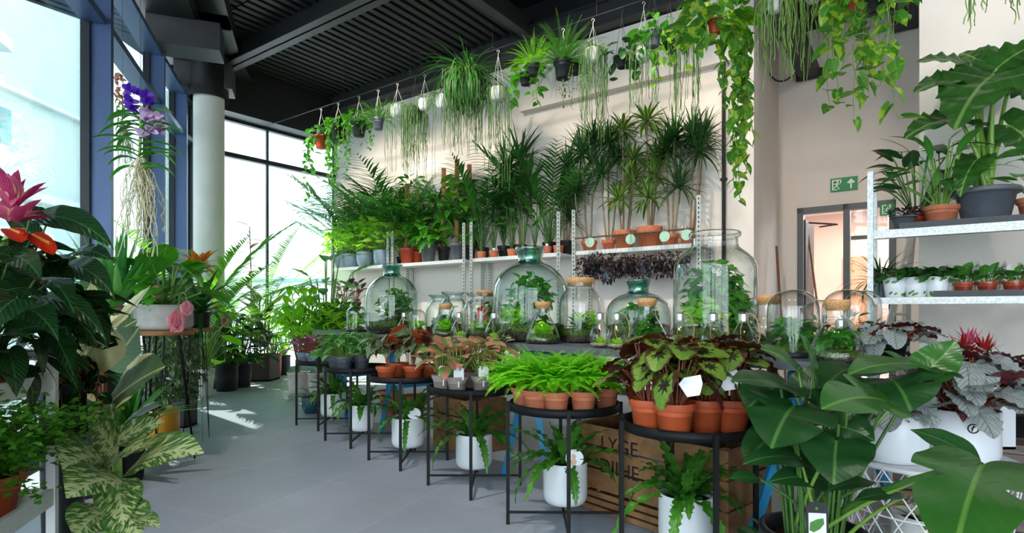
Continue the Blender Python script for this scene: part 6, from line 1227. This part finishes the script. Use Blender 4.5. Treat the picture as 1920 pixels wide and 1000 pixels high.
for k, (a, s_, w) in enumerate(((-.12, -.13, 'far'), (-.36, -.13, 'near'))):
    t = thing('potted_maidenhair_fern', 'lacy maidenhair fern in a terracotta pot on the lower tier, %s one' % w, 'potted fern', rk(a, s_, .475), 0, 'maidenhair ferns on the lower tier'); z = pot(t, 'nursery', .108, .125, 'terra'); g = R(520+k); n = 36; m = 20; az = g.uniform(0, 2*PI, n); P = np.stack([.02*np.cos(az), .02*np.sin(az), np.full(n, z)], -1)
    Q, ee = curve_pts(P, az, g.uniform(.7, 1.5, n), g.uniform(.22, .40, n), g.uniform(.3, 1.7, n), np.linspace(.2, 1, m)); ms = MB(); tubes(ms, Q, .001, 3); obj('stems', ms, L['purple'], t)
    q = Q.reshape(-1, 3); q = np.repeat(q, 4, 0)+g.normal(0, .022, (n*m*4, 3)); mb = MB(); leaves(mb, T_FAN, q, g.uniform(0, 2*PI, len(q)), g.uniform(-.8, .6, len(q)), .021*g.uniform(.6, 1.2, len(q)), .026, .2, .05, g.uniform(-.8, .8, len(q))); obj('foliage', mb, L['maiden'], t)
# ---------------------------------------------------------------- dieffenbachia, rubber plant
dp = thing('potted_dieffenbachia', 'dieffenbachia with large cream speckled leaves in the left foreground', 'potted plant', np.array([(215-960)/FPX*2.0, 2.0, 0])); z = pot(dp, 'tub', .13, .24, 'darkpot')
DL = [((222, 905), (382, 850), 2.0, 1.75, 78, .7), ((225, 860), (342, 822), 2.05, 2.0, 42, .5), ((232, 905), (125, 935), 1.8, 1.6, 92, 1.0), ((170, 870), (128, 905), 1.9, 1.7, 40, .6), ((222, 850), (165, 770), 2.1, 1.95, 110, -.3), ((205, 880), (262, 840), 1.95, 1.8, 90, .8), ((212, 835), (308, 790), 2.1, 2.15, 46, .5),
      ((190, 860), (118, 880), 1.9, 1.75, 100, .9), ((245, 985), (300, 990), 1.7, 1.6, 30, .8), ((215, 950), (262, 1010), 1.75, 1.65, 60, .9), ((200, 960), (140, 1010), 1.8, 1.65, 70, .9), ((215, 900), (232, 985), 1.85, 1.65, 60, .6)]
for k, (a, b, da, db, w, dr) in enumerate(DL): aimleaf(dp, T_OVATE4, a, b, da, db, w, 'dieff', 'leaf', dr, .12, (.15, -.2, .1)[k % 3], .03, (.02*math.cos(k), .02*math.sin(k), z+.02), .007, 'stem', wsc=1.25)
mb = MB(); tubes(mb, bez((0, 0, z), (.02, 0, z+.15), (0, 0, z+.33), 6), .016, 8); obj('stems', mb, L['stem'], dp)
fp_ = thing('potted_rubber_plant', 'variegated rubber plant with large cream edged leaves behind the dieffenbachia', 'potted plant', np.array([(188-960)/FPX*2.35, 2.35, 0])); z = pot(fp_, 'tub', .14, .3, 'concrete')
FL = [((192, 700), (160, 588), 2.3, 2.2, 92, 'cream', -.2), ((208, 612), (282, 536), 2.3, 2.2, 46, 'cream', -.3), ((192, 770), (310, 688), 2.3, 2.1, 88, 'ficus', .3), ((205, 822), (302, 760), 2.3, 2.15, 48, 'ficus', .3), ((180, 640), (172, 528), 2.4, 2.5, 40, 'cream', -.2), ((176, 610), (115, 545), 2.4, 2.3, 50, 'cream', .4), ((200, 690), (262, 612), 2.5, 2.45, 60, 'ficus', -.2), ((170, 740), (128, 660), 2.3, 2.2, 60, 'cream', .2), ((180, 800), (100, 760), 2.3, 2.2, 70, 'ficus', .5), ((200, 640), (258, 600), 2.55, 2.6, 50, 'ficus', .3)]
mb = MB(); l = np.array(fp_.location)
for px, top in ((180, 560), (190, 650), (196, 700)): B = pt(px, top, 2.35)-l; tubes(mb, bez((.02*(px-188)/8, 0, z), (B[0], 0, (z+B[2])/2), B, 8), .009, 7)
obj('stems', mb, L['stemr'], fp_)
for k, (a, b, da, db, w, lm, dr) in enumerate(FL): aimleaf(fp_, T_OVATE4, a, b, da, db, w, lm, 'leaf', dr, .12, (.15, -.2)[k % 2], .015, wsc=1.45 if lm == 'ficus' else 1.12, face=1.0, cap=1.5)
# ---------------------------------------------------------------- yucca, medinilla on a wooden stand, bromeliads by the glass
PS = thing('round_plant_stand', 'round wooden topped plant stand with black hairpin legs', 'plant stand', np.array([(308-960)/FPX*4.2, 4.2, 0])); mb = MB(); lathe(mb, [(.001, .93), (.19, .93), (.195, .935), (.195, .962), (.19, .966), (.001, .966)], 48); obj('top', mb, M['wood'], PS)
for k in range(3): a = k*2*PI/3+.3; mb = MB(); tubes(mb, np.array([(.10*math.cos(a-.3), .10*math.sin(a-.3), .93), (.2*math.cos(a), .2*math.sin(a), .006), (.10*math.cos(a+.3), .10*math.sin(a+.3), .93)]), .006, 6); obj('leg', mb, M['stand'], PS)
t = thing('potted_medinilla', 'medinilla with drooping pink flower buds in a wide pale pot', 'potted plant', np.array(PS.location)+np.array([0, 0, .966])); z = pot(t, 'cyl', .19, .185, 'concrete', seg=40)
bush(t, z, 24, .24, .34, T_OVATE4, .30, .19, 'philo', 'stem', (-.4, .7), (.4, 1.1), .12, .03, 530, sr=.007, r0=.04); mb = MB(); ms = MB(); g = R(531)
for bi, (a, b, w) in enumerate((((352, 548), (331, 592), 1.2), ((352, 548), (350, 575), .8), ((300, 560), (293, 547), .7))):
    l = np.array(t.location); A, B = pt(*a, 3.98)-l, pt(*b, 3.92)-l; tubes(ms, bez((0, -.05, z), A+np.array([0, 0, .08]), B+np.array([0, 0, .03]), 8), .004, 5)
    k = 12; mb = MB(); leaves(mb, T_OVATE, np.tile(B+np.array([0, 0, .045]), (k, 1)), np.arange(k)*2.4, -.75-.5*g.uniform(0, 1, k), .15*w, .10*w, 1.3, -.3); obj('flower', mb, L['palepink'], t)
obj('flower_stalks', ms, L['stem'], t)
t = thing('potted_yucca', 'yucca with stiff upright sword leaves in front of the first window post', 'potted plant', np.array([(222-960)/FPX*4.0, 4.0, .0])); pot(t, 'tub', .15, .55, 'darkpot'); mb = MB(); straps(mb, (0, 0, 1.16), 50, .56, .06, R(540), T_SPIKE, (.35, 1.5), (-.1, .35), .3); obj('foliage', mb, L['yucca'], t); mb = MB(); lathe(mb, [(.035, .45), (.03, .9), (.028, 1.18), (.001, 1.2)], 10); obj('trunk', mb, M['bark'], t)
copy_tree(PS, np.array([(372-960)/FPX*4.85, 4.85, 0]), 'slim wooden topped stand under the orange flowered bromeliad', 1.0, None, (.6, .6, 1))
t = thing('potted_guzmania', 'bromeliad with an orange flower beside the medinilla', 'bromeliad', np.array([(372-960)/FPX*4.85, 4.85, .967])); z = pot(t, 'tub', .10, .13, 'darkpot'); g = R(545); mb = MB(); straps(mb, (0, 0, z), 34, .48, .05, g, T_STRAP, (.3, 1.3), (.6, 1.4), .2); obj('foliage', mb, L['dark'], t)
mb = MB(); straps(mb, (0, 0, hgt(502, 4.75)-.967), 20, .23, .065, g, T_LANCE, (.2, 1.3), (.1, .9), .25, .5); obj('flower', mb, L['orange'], t); mb = MB(); lathe(mb, [(.012, z), (.012, .53)], 7); obj('stems', mb, L['stem'], t)
t = thing('potted_guzmania', 'small bromeliad with red flowers behind the rubber plant', 'bromeliad', np.array([(172-960)/FPX*3.4, 3.4, 0])); z = pot(t, 'tub', .15, .80, 'darkpot'); g = R(546); mb = MB(); straps(mb, (0, 0, z), 24, .4, .045, g, T_STRAP, (.1, 1.2), (.8, 1.4), .2); obj('foliage', mb, L['dark'], t); mb = MB(); straps(mb, (0, 0, hgt(526, 3.4)), 26, .075, .025, g, T_LANCE, (.2, 1.4), (.1, .5), .2, .5); obj('flower', mb, L['redfl'], t)
t = thing('potted_leafy_plant', 'leafy green plant in a pale pot behind the cream rubber leaves', 'potted plant', np.array([(240-960)/FPX*4.3, 4.3, .967])); copy_tree(PS, (t.location[0], t.location[1], 0), 'round wooden topped plant stand at the window left of the medinilla', .4); z = pot(t, 'cyl', .13, .16, 'offwhite'); many_leaves(t, 120, (0, 0, z+.15), .36, .24, .05, 'mid', T_LANCE, 548, .5, (-.6, .8), z0=z, stems=18, sr=.004)
t = thing('potted_strap_plant', 'broad green leaved plant under the medinilla stand', 'potted plant', np.array([(232-960)/FPX*3.7, 3.7, 0])); z = pot(t, 'tub', .13, .3, 'darkpot'); mb = MB(); straps(mb, (0, 0, z), 30, .50, .075, R(549), T_STRAP, (.8, 1.45), (.3, 1.0), .15); obj('foliage', mb, L['mid'], t)
t = thing('potted_variegated_fig', 'small leaved variegated weeping fig in a mustard yellow pot', 'potted plant', np.array([(303-960)/FPX*4.95, 4.95, 0])); z = pot(t, 'cyl', .138, .26, 'yellow'); many_leaves(t, 900, (.06, 0, .62), .30, .075, .036, 'varieg', T_OVATE1, 550, 1.15, (-1.2, .4), z0=z, stems=60, sr=.003, shell=.2)
t = thing('potted_dark_bush', 'dark bushy plant in a square black pot right behind the yellow pot', 'potted plant', np.array([(337-960)/FPX*5.5, 5.5, 0])); z = sqpot(t, .22, .28, 'darkpot'); many_leaves(t, 560, (0, 0, .85), .20, .09, .035, 'dark', T_OVATE1, 551, 1.8, (-1.2, .4), z0=z, stems=50, sr=.003, shell=.2)
# ---------------------------------------------------------------- row along the glass towards the far corner
def rowp(name, label, px, Y, kind, r, h, pm, cat='potted plant', z0=0): 
    t = thing(name, label, cat, np.array([(px-960)/FPX*Y, Y, z0])); return t, pot(t, kind, r, h, pm)
t, z = rowp('potted_lime_plant', 'lime green broad leaved plant in a white tapered pot on the floor', 383, 7.45, 'cup', .13, .36, 'offwhite'); bush(t, z, 40, .34, .95, T_OVATE4, .28, .15, 'lime', 'stem', (-.4, .6), (.3, 1), .12, .03, 560, hmin=.12, sr=.006); 
t, z = rowp('flowering_medinilla', 'medinilla with two drooping pink blooms behind the lime green plant', 402, 8.2, 'tub', .12, .3, 'darkpot'); bush(t, z, 30, .34, .95, T_OVATE4, .30, .14, 'dark', 'stemd', (-.6, .5), (.3, 1), .12, .03, 562, hmin=.25, sr=.006); g = R(563); mb = MB(); l = np.array(t.location)
for a, w in (((417, 545), 1.3), ((410, 570), 1.2), ((424, 595), 1.0)): B = pt(*a, 7.7)-l; mb = MB(); leaves(mb, T_OVATE, np.tile(B+np.array([0, 0, .05]), (14, 1)), np.arange(14)*2.4, -.75-.5*g.uniform(0, 1, 14), .22*w, .12*w, 1.3, -.3); obj('flower', mb, L['palepink'], t)
t, z = rowp('areca_palm', 'tall areca palm with arching bright fronds in front of the column', 352, 7.0, 'tub', .13, .35, 'darkpot', 'palm'); fronds(t, z, 15, 2.3, 'palml', 570, 40, (1.05, 1.5), (.7, 1.4), .20, .034, .4, T_SPIKE, 'stem', .40, .008)
t, z = rowp('areca_palm', 'dark fan of palm fronds left of the thin rubber tree', 440, 8.9, 'tub', .14, .35, 'darkpot', 'palm'); fronds(t, z, 13, 1.9, 'palml', 571, 34, (.9, 1.45), (.7, 1.4), .22, .034, .4, T_SPIKE, 'stem', .35, .007)
t, z = rowp('areca_palm', 'pale backlit palm whose frond arches over the far window', 474, 9.7, 'tub', .12, .35, 'darkpot', 'palm'); fronds(t, z, 5, 2.5, 'palml', 573, 34, (1.1, 1.45), (.7, 1.1), .15, .035, .5, T_SPIKE, 'stem', .55, .008, azr=(-1.0, 1.0))
t, z = rowp('thin_rubber_tree', 'slender dark rubber tree with few leaves against the far window', 468, 9.35, 'tub', .14, .32, 'darkpot'); mb = MB(); zt = hgt(425, 9.35); tubes(mb, bez((0, 0, z), (.05, 0, 1.2), (0, 0, zt), 10), .014*np.linspace(1, .5, 10), 6); obj('stems', mb, L['stemr'], t)
g = R(575); k = 34; zz = z+.3+(zt-z-.3)*np.linspace(0, 1, k)**.9; mb = MB(); leaves(mb, T_OVATE, np.stack([0*zz, 0*zz, zz], -1), np.arange(k)*2.4, g.uniform(.0, .9, k), .26, .085, .5, .2, 0); obj('foliage', mb, L['rexr'], t)
t, z = rowp('dark_leafy_plant', 'dark glossy plant in a round black pot right of the white tapered pot', 425, 7.95, 'tub', .16, .38, 'darkpot'); bush(t, z, 46, .36, .75, T_OVATE4, .26, .12, 'deep', 'stemd', (-.8, .5), (.3, 1), .12, .03, 577, hmin=.1, sr=.006)
t, z = rowp('dark_leafy_plant', 'dark green plant in a black pot, second right of the white tapered pot', 452, 8.35, 'tub', .15, .35, 'darkpot'); bush(t, z, 46, .36, .85, T_OVATE, .24, .10, 'dark', 'stemd', (-.8, .5), (.3, 1), .12, .03, 578, hmin=.1, sr=.006)
t, z = rowp('variegated_rubber_plant', 'olive and cream rubber plant in a large square brown planter', 492, 9.2, 'tub', .01, .01, 'darkpot'); 
for ch in list(t.children): bpy.data.objects.remove(ch)
z = sqpot(t, .40, .42, 'brownp') if 'brownp' in M else None
M['brownp'] = plain('dark_brown_planter', '#3b2d29', .7, 0, .1, 8); z = sqpot(t, .40, .42, 'brownp'); g = R(580); k = 70; zz = g.uniform(.1, 1.05, k); az = g.uniform(0, 2*PI, k); rr = g.uniform(.02, .22, k); mb = MB(); P = np.stack([np.cos(az)*rr, np.sin(az)*rr, z+zz], -1); leaves(mb, T_OVATE, P, az, g.uniform(.2, 1.1, k), .30, .13, .5, .2); obj('foliage', mb, L['ficus'], t); ms = MB()
for k in range(4): tubes(ms, bez((.08*math.cos(k*1.6), .08*math.sin(k*1.6), z), (.1*math.cos(k*1.6), .1*math.sin(k*1.6), z+.5), (.14*math.cos(k*1.6), .14*math.sin(k*1.6), z+1.0), 6), .012, 6)
obj('stems', ms, L['stemr'], t)
t, z = rowp('potted_leafy_plant', 'mid green plant in a red brown pot right of the square brown planter', 513, 9.75, 'tub', .14, .38, 'red'); bush(t, z, 30, .25, .55, T_OVATE, .2, .09, 'mid', seed=582, sr=.006)
t, z = rowp('potted_leafy_plant', 'bright green plant in a black pot farthest along the window wall', 531, 10.0, 'tub', .13, .34, 'darkpot'); bush(t, z, 34, .24, .45, T_HEART, .2, .14, 'lime', seed=583, sr=.006)
t, z = rowp('pachira_plant', 'bright plant with hand shaped leaflets behind the farthest black stand', 560, 7.6, 'tub', .15, .3, 'concrete'); g = R(585); n = 26; az = g.uniform(0, 2*PI, n); P = np.stack([np.cos(az)*g.uniform(.1, .42, n), np.sin(az)*g.uniform(.1, .42, n), g.uniform(.75, 1.45, n)], -1); ms = MB(); tubes(ms, bez(np.tile([0, 0, z], (n, 1)), P*np.array([.3, .3, .9]), P, 7), .006, 5); obj('stems', ms, L['stemd'], t)
mb = MB(); leaves(mb, T_OVATE, np.repeat(P, 6, 0), np.tile(np.arange(6)*2*PI/6, n)+np.repeat(az, 6), g.uniform(-.7, -.1, n*6), .22, .07, .4, .15); obj('foliage', mb, L['lime'], t)
t, z = rowp('tall_leafy_plant', 'tall plant with large arching leaves at the left end of the wall shelves', 612, 8.2, 'tub', .16, .3, 'concrete'); bush(t, z, 20, .45, 1.65, T_OVATE4, .42, .15, 'mid', 'stem', (-.6, .5), (.3, .9), .12, .04, 587, hmin=.45, sr=.009)
t, z = rowp('croton_plant', 'bushy yellow green croton below the leftmost wall shelf', 600, 7.4, 'tub', .16, .32, 'concrete'); many_leaves(t, 330, (0, 0, .92), .42, .17, .055, 'lime', T_LANCE, 589, .8, (-.7, .9), z0=z, stems=40, sr=.005, shell=.2)
t, z = rowp('croton_plant', 'bushy bright green plant behind the pale blue pots of purple plants', 632, 7.7, 'tub', .14, .32, 'concrete'); many_leaves(t, 260, (0, 0, 1.0), .34, .17, .07, 'philo', T_LANCE, 590, .8, (-.7, .9), z0=z, stems=30, sr=.005, shell=.2)
# ---------------------------------------------------------------- leaves pressed against walls and glass bend along them
def soft_keep():
    bpy.context.view_layer.update(); W2 = np.array(wl); G = np.array(GP)
    planes = []
    for i in range(len(GP)-1):
        p, q = G[i], G[i+1]; d = (q-p)/np.linalg.norm(q-p); planes.append((p, d, np.array([d[1], -d[0]]), np.linalg.norm(q-p), .06))
    p, q = G[-1], W2; d = (q-p)/np.linalg.norm(q-p); planes.append((p, d, np.array([d[1], -d[0]]), np.linalg.norm(q-p), .05))
    done = set()
    for o in sc.objects:
        if o.type != 'MESH' or o.get('kind') == 'structure' or o.data.name in done: continue
        r = o
        while r.parent: r = r.parent
        if r.get('kind') == 'structure' or r.name.startswith(('office', 'apartment', 'steel_shelf', 'shelving', 'hanging_rail', 'ceiling_duct', 'wooden_pole', 'exit_sign', 'round_column', 'black_pipe', 'track_spot', 'wire_basket')): continue
        done.add(o.data.name); me = o.data; n = len(me.vertices); co = np.empty(n*3, np.float32); me.vertices.foreach_get('co', co); co = co.reshape(-1, 3).astype(float)
        mw = np.array(o.matrix_world); w = co@mw[:3, :3].T+mw[:3, 3]; w0 = w.copy()
        def press(dist, m, mask, nrm):      # dist = signed clearance, must stay above m
            b = (dist < m+.10) & mask
            if b.any(): x = (m+.10-dist[b]); nd = m+.10-.095*(1-np.exp(-x/.095)); w[b, :2] += (nd-dist[b])[:, None]*nrm
        a, nn = w[:, :2]@dA[:2], w[:, :2]@dC[:2]
        press(WN-nn, .02, (a > 1.7) & (nn < WN+1.9), -dC[:2]); nn = w[:, :2]@dC[:2]
        press(rn-nn, .02, (a < 0) & (nn < rn+1.5), -dC[:2])
        for p, d, s, L_, m in planes:
            v = w[:, :2]-p; t = v@d; c = v@s; press(c, m, (t > -.15) & (t < L_+.15) & (c > -1.2), s)
        cc = np.array([-.531*8.35, 8.35]); v = w[:, :2]-cc; dd = np.linalg.norm(v, axis=1); b = (dd < .215) & (w[:, 2] < 4.4)
        if b.any(): w[b, :2] = cc+v[b]/np.maximum(dd[b], 1e-4)[:, None]*.218
        b = w[:, 2] < .004
        if r.name != 'floor' and (w[b, 2] < -.003).any(): w[b, 2] = .004
        if np.abs(w-w0).max() > 1e-5:
            inv = np.linalg.inv(mw); co = w@inv[:3, :3].T+inv[:3, 3]; me.vertices.foreach_set('co', co.astype(np.float32).ravel()); me.update()
soft_keep()
